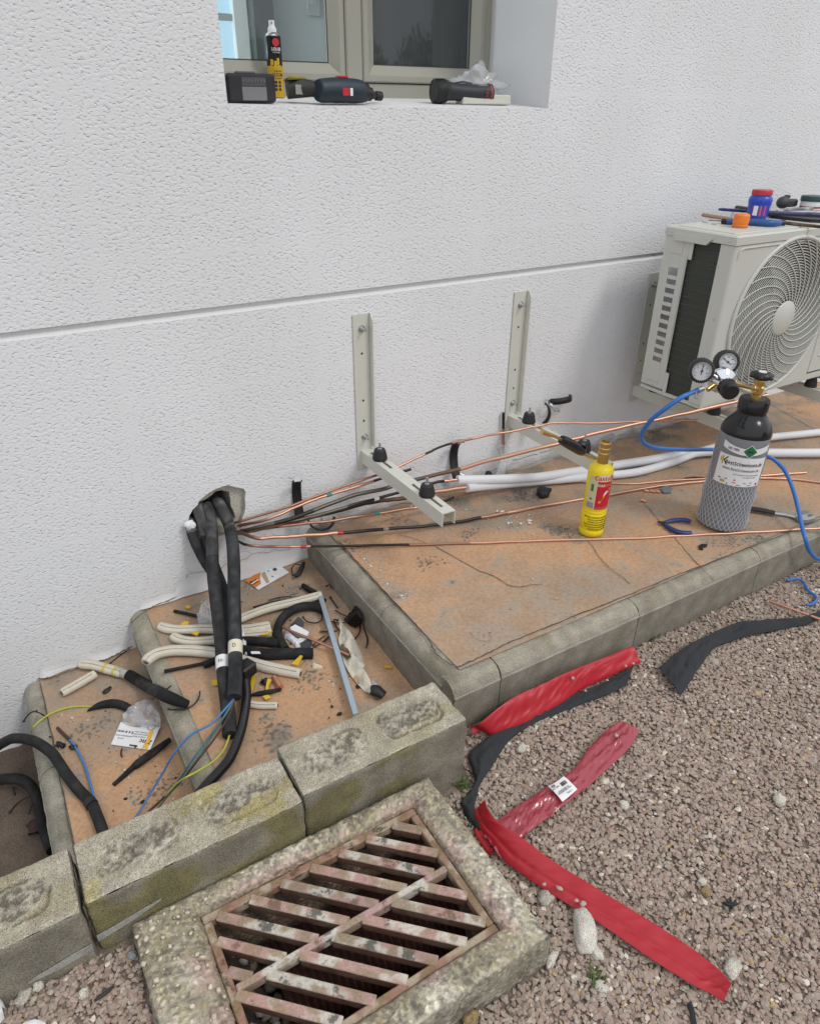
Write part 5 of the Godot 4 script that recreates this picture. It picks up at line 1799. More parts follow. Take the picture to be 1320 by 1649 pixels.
	tube(s, [Vector3(0.10, 0.030, -0.02), Vector3(0.125, 0.026, -0.04), Vector3(0.145, 0.024, -0.05)], 0.012, 10, 3, [], [1, 0.9, 0.7])
	tube(s, [Vector3(0.145, 0.024, -0.05), Vector3(0.165, 0.023, -0.05)], 0.012, 8, 1)
	put("attachment", s, M.rubber, d)
	s = ST()
	tube(s, [Vector3(-0.065, 0.036, -0.02), Vector3(-0.10, 0.038, -0.045), Vector3(-0.135, 0.036, -0.06)], 0.024, 12, 4, [], [0.7, 0.95, 1.0])
	put("handle", s, mat(lin(0.03, 0.03, 0.03), 0.6), d)
	s = ST()
	bx(s, Vector3(-0.112, 0.060, -0.046), Vector3(0.06, 0.008, 0.022), Basis(Vector3.UP, 0.45), 0.003)
	put("yellow_trim", s, mat(lin(0.30, 0.24, 0.02), 0.5), d)
	s = ST()
	bx(s, Vector3(-0.112, 0.034, -0.027), Vector3(0.046, 0.022, 0.003), Basis(Vector3.UP, 0.45), 0.001)
	put("rating_label", s, mat(lin(0.35, 0.35, 0.34), 0.5), d)
	s = ST()
	bx(s, Vector3(-0.008, 0.030, 0.0298), Vector3(0.020, 0.018, 0.002), Basis.IDENTITY, 0.0008)
	put("red_badge", s, M.ink_red, d)
	s = ST()
	bx(s, Vector3(0.010, 0.030, 0.0298), Vector3(0.009, 0.018, 0.002), Basis.IDENTITY, 0.0008)
	put("white_badge", s, M.paper, d)
	s = ST()
	bx(s, Vector3(0.0, 0.0645, 0.0), Vector3(0.03, 0.006, 0.02), Basis.IDENTITY, 0.002)
	put("switch", s, M.ink_red, d)
	# second tool: rotary head with a black and red battery grip
	var g := thing("angle_driver", "black power tool with red trim lying on the sill before the clear bag", "power tool", Vector3(-.2427,1.2407,-.1175), -0.06)
	s = ST()
	tube(s, [Vector3(-0.098, 0.032, 0), Vector3(-0.09, 0.032, 0), Vector3(-0.066, 0.034, 0), Vector3(-0.05, 0.034, 0)], 0.032, 16, 3, [], [0.8, 1.0, 1.0, 0.85])
	put("gear_head", s, M.rubber, g)
	s = ST()
	for i in 5:
		lathe(s, [Vector3(0.0326, 0, 1), Vector3(0.0336, 0.002, 1), Vector3(0.0326, 0.004, 1)], along(Vector3(-0.094 + i * 0.007, 0.033, 0), Vector3.RIGHT), 20)
	put("head_rings", s, M.black, g)
	s = ST()
	tube(s, [Vector3(-0.052, 0.034, 0), Vector3(-0.02, 0.032, 0.004), Vector3(0.03, 0.029, 0.006), Vector3(0.098, 0.029, 0.006)], 0.027, 16, 4, [], [0.95, 0.85, 0.88, 1.02])
	put("grip", s, mat(lin(0.02, 0.021, 0.03), 0.55), g)
	s = ST()
	tube(s, [Vector3(-0.03, 0.05, 0.004), Vector3(0.0, 0.051, 0.006), Vector3(0.03, 0.049, 0.006)], 0.01, 8, 3, [], [0.6, 1, 0.8])
	put("trigger", s, M.black, g)
	s = ST()
	for i in 1:
		lathe(s, [Vector3(0.0270, 0, 1), Vector3(0.0277, 0.001, 1), Vector3(0.0277, 0.004, 1), Vector3(0.0270, 0.005, 1)], along(Vector3(0.088, 0.029, 0.006), Vector3.RIGHT), 20)
	put("red_band", s, mat(lin(0.38, 0.06, 0.05), 0.5), g)
	flat_text("red_print", "18V", 0.014, Transform3D(Basis(Vector3(0, 0, 1), PI / 2), Vector3(0.072, 0.03, 0.0335)), mat(lin(0.25, 0.04, 0.06), 0.5), g, "Droid Sans", true)
	s = ST()
	bx(s, Vector3(0, 0, 0), Vector3(0.17, 0.026, 0.05), Basis(Vector3.UP, -0.1), 0.003)
	var bxo := put("cream_box", s, mat(lin(0.58, 0.58, 0.50), 0.6))
	bxo.position = Vector3(-0.165, 1.2535, -0.11)
	tag(bxo, "flat cream box behind the black tool at the right end of the sill", "box")
	s = ST()
	blob(s, Vector3.ZERO, Vector3(0.16, 0.085, 0.06), 18, 0.9, 11)
	var bag := put("clear_bag", s, M.film)
	bag.position = Vector3(-0.168, 1.292, -0.135)
	tag(bag, "crumpled clear plastic bag at the right end of the window sill", "plastic bag")


# ---------------------------------------------------------------- pipes, bottles, tools on the patio
func make_pipes():
	var cu := Color(0.62, 0.36, 0.255)
	var dull := Color(0.40, 0.22, 0.15)
	var burnt := Color(0.05, 0.042, 0.036)
	var grey := Color(0.13, 0.115, 0.10)
	var list := [
		["thin copper pipe highest on the wall, laid over the middle bracket's arm", [Vector3(-1.1329,.0657,-.03),Vector3(-1.1327,.0932,.015),Vector3(-1.0408,.118,.051),Vector3(-.9655,.13,.0644),Vector3(-.8017,.15,.0672),Vector3(-.6636,.165,.0731),Vector3(-.5754,.18,.0784),Vector3(-.4829,.195,.0726),Vector3(-.3959,.215,.0792),Vector3(-.3424,.222,.0921),Vector3(-.2529,.232,.115),Vector3(-.1914,.24,.1408),Vector3(-.0616,.243,.1602),Vector3(.0156,.244,.1715),Vector3(.1298,.24,.2272),Vector3(.2117,.235,.2578),Vector3(.3638,.225,.298),Vector3(.567,.21,.3604)], 0.0042, [[0, dull], [0.30, cu], [0.42, burnt], [0.50, dull], [0.56, cu]]],
		["copper pipe with black sooted end that stops under the left bracket's arm", [Vector3(-1.1263,.0521,-.03),Vector3(-1.1141,.0784,.015),Vector3(-1.0534,.115,.0828),Vector3(-.9216,.13,.0714),Vector3(-.8369,.135,.0688),Vector3(-.7256,.14,.0694),Vector3(-.6428,.142,.0647),Vector3(-.5758,.145,.0621),Vector3(-.5243,.148,.0632)], 0.0048, [[0, dull], [0.25, cu], [0.70, burnt]]],
		["thickest bare pipe, grey at the hole and bright copper towards the gas cylinder", [Vector3(-1.1592,.02,-.03),Vector3(-1.1456,.0536,.015),Vector3(-1.0819,.1,.0894),Vector3(-.9874,.11,.1074),Vector3(-.7883,.13,.1064),Vector3(-.6596,.14,.1289),Vector3(-.5504,.15,.1427),Vector3(-.4132,.18,.2014),Vector3(-.2954,.21,.2485),Vector3(-.1136,.246,.3189),Vector3(.0567,.262,.3457),Vector3(.2598,.28,.3925),Vector3(.4302,.3,.4418),Vector3(.6003,.32,.4882),Vector3(.7186,.33,.5148)], 0.0066, [[0, grey], [0.18, burnt], [0.24, grey], [0.44, Color(0.2, 0.13, 0.1)], [0.50, cu]]],
		["sooted pipe that runs into the upper white insulated tube", [Vector3(-1.129,.0294,-.03),Vector3(-1.1178,.0615,.02),Vector3(-1.0626,.1,.092),Vector3(-.9874,.1,.1054),Vector3(-.8937,.1,.1153),Vector3(-.7524,.105,.1187),Vector3(-.5966,.1,.1144),Vector3(-.4581,.095,.105),Vector3(-.3953,.09,.1087),Vector3(-.3348,.085,.1217)], 0.0052, [[0, dull], [0.3, grey], [0.52, burnt], [0.86, cu]]],
		["thick copper pipe end that runs into the lower white insulated tube", [Vector3(-1.1215,.0224,-.03),Vector3(-1.1146,.0535,.02),Vector3(-1.0432,.095,.0937),Vector3(-.9551,.08,.0804),Vector3(-.7776,.075,.0804),Vector3(-.7058,.072,.0769),Vector3(-.6469,.07,.0872),Vector3(-.559,.07,.1133),Vector3(-.5024,.07,.1152),Vector3(-.4103,.063,.1248),Vector3(-.2982,.055,.1375)], 0.0072, [[0, dull], [0.35, burnt], [0.58, Color(0.16, 0.09, 0.06)], [0.70, cu]]],
		["copper pipe that passes under the arm's front end and on behind the yellow can", [Vector3(-1.114,.0153,-.03),Vector3(-1.1024,.0521,.02),Vector3(-1.042,.085,.0882),Vector3(-.9576,.08,.1061),Vector3(-.8349,.07,.1269),Vector3(-.6666,.055,.1391),Vector3(-.5385,.045,.1495),Vector3(-.4329,.035,.1446),Vector3(-.3544,.03,.1268),Vector3(-.2306,.02,.128),Vector3(-.1041,.012,.133),Vector3(.0404,.006,.181),Vector3(.15,.005,.2493),Vector3(.2727,.005,.3394),Vector3(.3982,.005,.3896),Vector3(.5503,.005,.455),Vector3(.734,.005,.5572),Vector3(.8482,.005,.6366),Vector3(.9319,.005,.7338)], 0.0048, [[0, burnt], [0.12, dull], [0.32, cu], [0.36, burnt], [0.42, dull], [0.50, cu]]],
		["copper pipe with a long black middle, ending behind the gas cylinder", [Vector3(-1.149,.0356,-.03),Vector3(-1.138,.0631,.02),Vector3(-1.1111,.085,.1204),Vector3(-1.0396,.07,.1303),Vector3(-.9448,.058,.1508),Vector3(-.8261,.045,.1743),Vector3(-.6998,.03,.1976),Vector3(-.5396,.015,.2352),Vector3(-.406,.009,.259),Vector3(-.2647,.007,.2837),Vector3(-.1518,.006,.3021),Vector3(.0582,.006,.3459),Vector3(.1645,.006,.3698),Vector3(.3685,.006,.4157),Vector3(.5312,.006,.4702),Vector3(.7001,.006,.5272),Vector3(.9361,.006,.6227)], 0.0058, [[0, dull], [0.14, cu], [0.30, burnt], [0.52, dull], [0.56, cu]]],
		["lowest copper pipe, running along the front of the patio past the yellow can", [Vector3(-1.1512,.0175,-.03),Vector3(-1.1447,.0278,.015),Vector3(-1.1317,.07,.1343),Vector3(-1.0444,.04,.1352),Vector3(-.9523,.025,.1623),Vector3(-.827,.012,.2085),Vector3(-.6642,.008,.2888),Vector3(-.4469,.006,.4006),Vector3(-.2619,.005,.4905),Vector3(-.0201,.005,.6201),Vector3(.1228,.005,.6865),Vector3(.2891,.005,.7665),Vector3(.5029,.005,.865),Vector3(.6362,.005,.9249)], 0.0043, [[0, burnt], [0.14, dull], [0.26, cu], [0.31, burnt], [0.46, dull], [0.52, cu]]],
	]
	var tapes := {0: [[0.315, M.paper]], 1: [[0.52, mat(lin(0.02, 0.22, 0.2), 0.5)]], 3: [[0.60, M.paper]], 5: [[0.27, mat(lin(0.02, 0.22, 0.2), 0.5)]], 6: [[0.31, M.ink_red], [0.385, M.film]], 7: [[0.30, M.ink_red]]}
	for i in list.size():
		var q: Array = list[i]
		var o := thing("copper_pipe", q[0], "pipe", Vector3.ZERO, 0.0, "copper pipes from the hole in the wall")
		var pts: Array = q[1]
		var wob := spline(pts, 5)
		for k in range(4, wob.size() - 1):
			wob[k] += Vector3(0, 0.0012 * nz.get_noise_1d(k * 40.0 + i * 300), 0.0016 * nz.get_noise_1d(k * 35.0 + 900 + i * 300))
		var s := ST()
		tube(s, wob, q[2], 8, 2, q[3])
		put("pipe", s, M.copper, o)
		if tapes.has(i):
			for t in tapes[i]:
				var k := int(t[0] * (wob.size() - 1))
				var d: Vector3 = (wob[k + 1] - wob[k]).normalized()
				s = ST()
				tube(s, [wob[k] - d * 0.009, wob[k], wob[k] + d * 0.009], q[2] + 0.0012, 8, 1)
				put("tape", s, t[1], o)
	var s := ST()
	for e in [[[Vector3(-.3604,.085,.1123),Vector3(-.2934,.075,.1291),Vector3(-.2025,.06,.1428),Vector3(-.0535,.045,.1788),Vector3(.0602,.04,.1984),Vector3(.1765,.034,.2161),Vector3(.3281,.03,.2389),Vector3(.4412,.028,.2616),Vector3(.639,.026,.299),Vector3(.759,.026,.3419),Vector3(.9387,.026,.4614),Vector3(1.1573,.026,.5899)], "upper white insulated pipe that ends in open copper left, running right behind the gas cylinder", 0.0175]]:
		tube(s, e[0], e[2], 14, 5, [], [1, 1.02, 0.98, 1.03, 1, 1.04, 0.98, 1])
		tag(put("insulated_pipe", s, M.white_foam), e[1], "pipe", "white insulated pipes on the patio")
	s = ST()
	tube(s, [Vector3(-.3348,.058,.1392),Vector3(-.2292,.04,.1392),Vector3(-.124,.03,.1558),Vector3(.0208,.022,.1938),Vector3(.1583,.019,.238),Vector3(.3182,.018,.2931),Vector3(.4281,.018,.3075),Vector3(.5468,.02,.3109),Vector3(.7057,.03,.3137),Vector3(.8785,.03,.3297),Vector3(1.0797,.026,.3629),Vector3(1.2349,.022,.4048),Vector3(1.3839,.022,.453)], 0.0155, 14, 5, [], [1, 0.98, 1.03, 1, 1.02, 0.98, 1])
	tag(put("insulated_pipe", s, M.white_foam), "lower white insulated pipe that crosses behind the other and rises at right", "pipe", "white insulated pipes on the patio")
	s = ST()
	s.set_color(Color(0.55, 0.28, 0.19))
	tube(s, [Vector3(-.0933,.2531,.012),Vector3(-.0875,.1874,.012),Vector3(-.0799,.0838,.014)], 0.005, 8, 2, [[0, burnt], [0.42, Color(0.50, 0.26, 0.18)]])
	tag(put("copper_stub", s, M.copper), "short upright copper pipe with a black tip beside the middle bracket's foot", "pipe")
	# four black insulated lines hanging out of the hole
	var dk := Color(0.075, 0.077, 0.082)
	var gy := Color(0.24, 0.24, 0.235)
	var hoses := [
		["left short black insulated line with a white smeared top, leaving the hole", [Vector3(-1.2203,.086,-.12),Vector3(-1.262,.1208,-.02),Vector3(-1.274,.1142,.012),Vector3(-1.2742,.0838,.03),Vector3(-1.2651,.0325,.0648),Vector3(-1.2557,.0061,.1034),Vector3(-1.2497,-.0152,.1363),Vector3(-1.2503,-.0416,.1747),Vector3(-1.258,-.0787,.2299),Vector3(-1.282,-.1067,.3082),Vector3(-1.3021,-.1271,.3978)], 0.0165, [[0, gy], [0.25, dk]]],
		["main black insulated line from the hole, marked with a white tape", [Vector3(-1.1736,.0981,-.12),Vector3(-1.2093,.1498,-.02),Vector3(-1.2146,.1445,.02),Vector3(-1.2207,.115,.045),Vector3(-1.2423,.0957,.1119),Vector3(-1.2609,.0392,.1528),Vector3(-1.2803,.0016,.2217),Vector3(-1.3157,-.0586,.358),Vector3(-1.3476,-.0958,.4676),Vector3(-1.3713,-.1214,.5622),Vector3(-1.3915,-.1349,.6297)], 0.0185, [[0, gy], [0.10, Color(0.15, 0.15, 0.15)], [0.45, dk]]],
		["right black insulated line with a cream tape, wires hanging from its end", [Vector3(-1.1621,.1065,-.12),Vector3(-1.173,.1571,-.02),Vector3(-1.1693,.1334,.02),Vector3(-1.1647,.0975,.04),Vector3(-1.1934,.1041,.1561),Vector3(-1.214,.057,.2109),Vector3(-1.2411,.0195,.2768),Vector3(-1.287,-.0402,.4005),Vector3(-1.3275,-.0742,.5065),Vector3(-1.3498,-.0892,.5567)], 0.0185, [[0, gy], [0.16, Color(0.16, 0.16, 0.16)], [0.38, Color(0.085, 0.088, 0.092)]]],
		["dark insulated line behind the two marked ones", [Vector3(-1.1924,.1104,-.12),Vector3(-1.2373,.1577,-.02),Vector3(-1.2391,.1342,.02),Vector3(-1.2398,.0935,.035),Vector3(-1.2423,.0379,.0556),Vector3(-1.2429,.0062,.0995),Vector3(-1.2466,-.0213,.1655),Vector3(-1.2594,-.0639,.2341),Vector3(-1.2876,-.0923,.3248),Vector3(-1.2923,-.1101,.3962),Vector3(-1.2913,-.1258,.4692)], 0.0175, [[0, gy], [0.3, dk]]]]
	for i in hoses.size():
		var h: Array = hoses[i]
		var o := thing("insulated_line", h[0], "insulated pipe", Vector3.ZERO, 0.0, "black insulated lines from the hole")
		s = ST()
		tube(s, h[1], h[2], 14, 5, h[3])
		put("sleeve", s, M.dusty, o)
		if i in [1, 2]:
			var p: Array = spline(h[1], 5)
			var t := int((0.76 if i == 1 else 0.80) * (p.size() - 1))
			var d: Vector3 = (p[t + 1] - p[t - 1]).normalized()
			s = ST()
			tube(s, [p[t] - d * 0.019, p[t] + d * 0.019], h[2] + 0.001, 14, 1)
			var tp := put("tape_label", s, M.paper if i == 1 else mat(lin(0.68, 0.65, 0.5), 0.6), o)
			var v := Vector3(-0.35, 0.65, 0.75)
			var f := (v - d * v.dot(d)).normalized()
			flat_text("lettering", "H-" if i == 1 else "D", 0.016, Transform3D(Basis(d.cross(f) * -1.0, -d, f) if true else Basis(), p[t] + f * (h[2] + 0.0012)), M.ink, tp)
		if i == 0:
			s = ST()
			blob(s, Vector3(-1.278,.1283,.02), Vector3(0.03, 0.035, 0.02), 7, 0.5, 3)
			put("white_smear", s, M.paper, o)
	# wires from their ends
	var wires := [["blue wire hanging from the cream taped line's end down the steps", [Vector3(-1.3517,-.0961,.5551),Vector3(-1.3855,-.1019,.576),Vector3(-1.4273,-.1125,.5926),Vector3(-1.475,-.1225,.591),Vector3(-1.524,-.1627,.5904),Vector3(-1.5589,-.2224,.5813),Vector3(-1.5982,-.2627,.5893),Vector3(-1.6232,-.2733,.6111),Vector3(-1.6527,-.278,.6342)], 0.0028, M.blue_wire], ["grey green wire beside the blue wire", [Vector3(-1.3511,-.0962,.5579),Vector3(-1.3865,-.1073,.5866),Vector3(-1.4357,-.1237,.6247),Vector3(-1.482,-.1351,.6613),Vector3(-1.5312,-.1848,.6602),Vector3(-1.5734,-.2443,.6422),Vector3(-1.6077,-.2646,.6527)], 0.0027, M.grey_wire], ["dark teal wire from the cream taped line's end", [Vector3(-1.3506,-.0982,.5583),Vector3(-1.3826,-.1062,.5851),Vector3(-1.4373,-.1186,.6222),Vector3(-1.4897,-.131,.6587),Vector3(-1.5392,-.2044,.6452),Vector3(-1.5749,-.2537,.6242)], 0.0025, mat(lin(0.05, 0.16, 0.17), 0.5)], ["dark brown wire from the cream taped line's end", [Vector3(-1.3502,-.0973,.5597),Vector3(-1.384,-.1127,.5966),Vector3(-1.4303,-.124,.6322),Vector3(-1.4836,-.1353,.6666),Vector3(-1.5348,-.1947,.657),Vector3(-1.5829,-.254,.6319),Vector3(-1.6195,-.272,.635)], 0.0027, M.brown_wire], ["yellow green wire from the white taped line's end", [Vector3(-1.3906,-.1358,.6269),Vector3(-1.4143,-.141,.658),Vector3(-1.4478,-.1438,.6794),Vector3(-1.486,-.1403,.6923),Vector3(-1.5202,-.1366,.7005),Vector3(-1.5395,-.1849,.6635),Vector3(-1.5664,-.2342,.639),Vector3(-1.5877,-.264,.6324),Vector3(-1.6091,-.2742,.6394)], 0.0027, M.green_wire], ["yellow green wire lying across the left kerb of the steps", [Vector3(-1.8217,-.2592,.206),Vector3(-1.8001,-.251,.1989),Vector3(-1.7786,-.2564,.1813),Vector3(-1.7528,-.2641,.1687),Vector3(-1.7302,-.2651,.1698),Vector3(-1.7019,-.2663,.1782),Vector3(-1.667,-.267,.1996)], 0.0026, M.green_wire], ["blue wire lying on the lower tread, out of a brown sleeve", [Vector3(-1.7451,-.2677,.2914),Vector3(-1.7356,-.2686,.3212),Vector3(-1.7234,-.269,.4007),Vector3(-1.7206,-.2673,.4771),Vector3(-1.7201,-.2615,.5494)], 0.0032, M.blue_wire]]
	for wv in wires:
		s = ST()
		tube(s, wv[1], wv[2], 7, 5)
		tag(put("wire", s, wv[3]), wv[0], "wire", "loose electric wires")
	s = ST()
	tube(s, [Vector3(-1.7653,-.266,.2347),Vector3(-1.754,-.267,.2664),Vector3(-1.7426,-.2679,.2953)], 0.0042, 8, 2)
	tag(put("brown_sleeve", s, M.brown_wire), "short brown sleeve at the end of the blue wire on the lower tread", "sleeve")
	# ribbed black conduit
	s = ST()
	var cp := spline([Vector3(-1.2866,-.1116,.4358),Vector3(-1.2968,-.1234,.4855),Vector3(-1.3139,-.1284,.5368),Vector3(-1.3459,-.1329,.6016),Vector3(-1.3769,-.1348,.6525),Vector3(-1.4151,-.1366,.6997),Vector3(-1.451,-.1356,.7262),Vector3(-1.4826,-.1305,.7492),Vector3(-1.5135,-.1293,.7713)], 9)
	for k in cp.size() - 1:
		var d: Vector3 = cp[k + 1] - cp[k]
		tube(s, [cp[k], cp[k] + d * 0.5, cp[k] + d * 0.55, cp[k + 1]], 0.0115, 10, 1, [], [1.08, 1.08, 0.86, 0.86], false)
	tag(put("ribbed_conduit", s, M.black), "black corrugated conduit curving down beside the hanging insulated lines", "conduit")
	s = ST()
	bx(s, Vector3(-1.2844,-.1024,.4575), Vector3(0.05, 0.04, 0.04), Basis(Vector3.UP, 0.4), 0.005)
	tag(put("black_connector", s, M.black), "black plastic connector at the head of the corrugated conduit", "connector")
	# black hoses that lie over the lower steps
	var o := thing("black_hose", "long black hose bent over the left kerb onto the lower tread", "hose", Vector3.ZERO, 0.0, "black hoses on the lower steps")
	s = ST()
	s.set_color(Color(0.045, 0.045, 0.047))
	tube(s, [Vector3(-1.9935,-.383,.1507),Vector3(-1.928,-.3135,.1748),Vector3(-1.8953,-.2693,.2128),Vector3(-1.8658,-.2326,.2544),Vector3(-1.8239,-.2288,.2933),Vector3(-1.7912,-.2452,.3394),Vector3(-1.7788,-.2543,.3777),Vector3(-1.7663,-.2618,.426),Vector3(-1.7482,-.2646,.4872),Vector3(-1.7295,-.2662,.5395),Vector3(-1.7236,-.2676,.5869),Vector3(-1.7198,-.2681,.6361),Vector3(-1.7178,-.2699,.6977)], 0.0135, 12, 5)
	put("tube", s, M.dusty, o)
	s = ST()
	tube(s, [Vector3(-1.7324,-.2655,.5321),Vector3(-1.7281,-.266,.5489)], 0.0155, 12, 1)
	put("joint", s, M.rubber, o)
	o = thing("black_hose", "black hose on the lowest landing with blue wires coming out of its end", "hose", Vector3.ZERO, 0.0, "black hoses on the lower steps")
	s = ST()
	s.set_color(Color(0.045, 0.045, 0.047))
	tube(s, [Vector3(-2.0041,-.423,.1501),Vector3(-1.9515,-.4235,.176),Vector3(-1.9032,-.424,.1995),Vector3(-1.8807,-.4344,.2202),Vector3(-1.8675,-.445,.2523),Vector3(-1.8632,-.4561,.304),Vector3(-1.8611,-.4626,.3788),Vector3(-1.8549,-.4587,.4352),Vector3(-1.8505,-.4572,.462)], 0.0155, 12, 5)
	put("tube", s, M.dusty, o)
	for k in 2:
		s = ST()
		tube(s, [Vector3(-1.8532,-.455,.4518) + Vector3(0.004 * k, 0.004 * k, 0), Vector3(-1.8386,-.4396,.4813) + Vector3(0.004 * k, 0.006 * k, 0), Vector3(-1.8292,-.4303,.5146) + Vector3(0.006 * k, 0.006, 0.01)], 0.0028, 6, 4)
		put("wire", s, M.blue_wire, o)


func make_hose():
	var o := thing("blue_hose", "blue gas hose looping from the regulator behind the cylinder and over the kerb", "hose")
	var s := ST()
	tube(s, [Vector3(.0171,.5469,.735),Vector3(-.0203,.5428,.735),Vector3(-.0547,.5331,.73),Vector3(-.0811,.5022,.71),Vector3(-.0927,.4624,.68),Vector3(-.0842,.4152,.65),Vector3(-.0631,.3733,.63),Vector3(-.0049,.332,.61),Vector3(.0698,.2984,.595),Vector3(.2225,.2507,.575),Vector3(.4138,.2005,.56),Vector3(.6008,.1521,.56),Vector3(.6097,.16,.6401),Vector3(.6286,.145,.6682),Vector3(.6243,.125,.7109),Vector3(.5954,.09,.769),Vector3(.5409,.062,.8319),Vector3(.4915,.036,.8856),Vector3(.4674,.01,.9223),Vector3(.4881,-.03,.932),Vector3(.5293,-.07,.9377),Vector3(.6027,-.11,.9373),Vector3(.6893,-.14,.9498)], 0.0068, 10, 5)
	put("tube", s, M.blue_hose, o)
	s = ST()
	tube(s, [Vector3(.0248,.5473,.735),Vector3(.0046,.5455,.735)], 0.0085, 10, 1)
	put("hose_clip", s, M.zinc, o)
	s = ST()
	tube(s, [Vector3(-.0109,.5478,.745),Vector3(.0033,.527,.745),Vector3(-.0137,.532,.745),Vector3(-.0136,.5483,.745)], 0.0016, 6, 3)
	put("clip_loop", s, M.zinc, o)
	s = ST()
	tube(s, [Vector3(.4363,-.145,.9221),Vector3(.4685,-.143,.9319),Vector3(.4734,-.143,.9558),Vector3(.4479,-.145,.9907),Vector3(.4396,-.145,1.0177),Vector3(.4242,-.145,1.036),Vector3(.3884,-.147,1.0423),Vector3(.3728,-.149,1.0338)], 0.0045, 8, 5)
	tag(put("blue_tube_piece", s, M.blue_hose), "curled piece of blue tube on the gravel at the right edge", "tube")


func make_cylinder():
	var c := thing("gas_cylinder", "grey gas cylinder in a mesh sleeve with a black shoulder, valve and two gauges", "gas cylinder", Vector3(0.328, 0.0, 0.702))
	c.rotation.z = -0.036
	var r := 0.0765
	var s := ST()
	lathe(s, [Vector3(0, 0.004, 1), Vector3(r - 0.008, 0.004, 0), Vector3(r - 0.001, 0.012, 0), Vector3(r, 0.02, 0), Vector3(r, 0.338, 1)], Transform3D.IDENTITY, 48)
	put("body", s, M.cylinder_grey, c)
	s = ST()
	lathe(s, [Vector3(r + 0.0004, 0.336, 1), Vector3(r + 0.0004, 0.345, 0), Vector3(r - 0.003, 0.358, 0), Vector3(r - 0.011, 0.374, 0), Vector3(r - 0.022, 0.388, 0), Vector3(0.046, 0.397, 0), Vector3(0.0435, 0.404, 1), Vector3(0.0435, 0.412, 1), Vector3(0.046, 0.414, 1), Vector3(0.046, 0.443, 0), Vector3(0.043, 0.449, 1), Vector3(0.032, 0.450, 1), Vector3(0, 0.450, 1)], Transform3D.IDENTITY, 48)
	put("shoulder", s, M.gloss_black, c)
	# net sleeve: two families of thin plastic strands
	s = ST()
	for fam in [-1, 1]:
		for i in 34:
			var pts := []
			for k in 21:
				var y := 0.012 + 0.285 * k / 20.0
				var a: float = TAU * i / 34 + fam * k * 0.095
				var bulge := 0.0018 + 0.006 * exp(-((y - 0.118) / 0.012) ** 2) + 0.004 * exp(-((y - 0.03) / 0.012) ** 2)
				if absf(wrapf(a + 0.85, -PI, PI)) < 1.18 and y > 0.185: break
				pts.append(Vector3((r + bulge) * sin(a), y, (r + bulge) * cos(a)))
			if pts.size() > 3: tube(s, pts, 0.0011, 4, 1)
	tag(put("net_sleeve", s, M.net, c), "", "", "", "stuff")
	# stickers
	s = ST()
	patch(s, r + 0.004, -1.80, 0.18, 0.178, 0.278, 24)
	put("label", s, M.paper, c)
	s = ST()
	for i in 24:  # a curved banner above the label
		var a := lerpf(-1.72, 0.12, i / 24.0)
		var b := lerpf(-1.72, 0.12, (i + 1) / 24.0)
		var f := func(t): return 0.014 * (absf(t + 0.8) / 0.92) ** 2
		grp(s)
		var R := r + 0.0046
		quad(s, Vector3(R * sin(a), 0.286 + f.call(a), R * cos(a)), Vector3(R * sin(b), 0.286 + f.call(b), R * cos(b)), Vector3(R * sin(b), 0.308 + f.call(b), R * cos(b)), Vector3(R * sin(a), 0.308 + f.call(a), R * cos(a)))
	put("banner", s, M.paper, c)
	s = ST()
	var mid := -0.66
	var R2 := r + 0.0056
	var dd := func(u, v): return Vector3(R2 * sin(mid + u / R2), 0.300 + v, R2 * cos(mid + u / R2))
	quad(s, dd.call(0, -0.021), dd.call(0.021, 0), dd.call(0, 0.021), dd.call(-0.021, 0))
	put("green_diamond", s, mat(lin(0.01, 0.16, 0.06), 0.4), c)
	s = ST()
	R2 = r + 0.0052
	quad(s, dd.call(0, -0.0235), dd.call(0.0235, 0), dd.call(0, 0.0235), dd.call(-0.0235, 0))
	put("diamond_edge", s, M.paper, c)
	s = ST()
	patch(s, r + 0.0062, mid - 0.10, mid + 0.10, 0.297, 0.303, 4)
	put("diamond_symbol", s, M.ink, c)
	put("print", wound("UN 1006", 0.011, r + 0.0047, -1.28, 0.301, "Droid Sans", true, 0.8), M.ink, c)
	put("print", wound("BestSchweissen.de", 0.0165, r + 0.0042, -0.72, 0.254, "Droid Sans", true, 0.80), M.ink, c)
	put("print", wound("www.BestSchweissen.de", 0.0125, r + 0.0042, -0.80, 0.234, "Droid Sans", false, 0.86), M.ink, c)
	put("print", wound("Schweissgase und Technik online", 0.0062, r + 0.0042, -0.55, 0.219, "Droid Sans", false, 0.9), M.ink_grey, c)
	put("print", wound("Tel. 0800 123 456", 0.006, r + 0.0042, -0.42, 0.211, "Droid Sans", false, 0.9), M.ink_grey, c)
	s = ST()
	for q in [[-1.70, 0.258, 1], [-1.62, 0.264, 1], [-1.62, 0.250, 1]]:
		patch(s, r + 0.0043, q[0], q[0] + 0.06, q[1] - 0.007, q[1] + 0.007, 2)
	put("logo", s, mat(lin(0.5, 0.36, 0.02), 0.5), c)
	s = ST()
	grp(s)
	for k in 2:
		var sy := 1.0 if k == 0 else -1.0
		var R := r + 0.0047
		var f := func(a, y): return Vector3(R * sin(a), y, R * cos(a))
		quad(s, f.call(-1.56, 0.2575), f.call(-1.50, 0.2575), f.call(-1.37, 0.2575 + sy * 0.014), f.call(-1.43, 0.2575 + sy * 0.014))
	put("logo_arrow", s, M.ink, c)
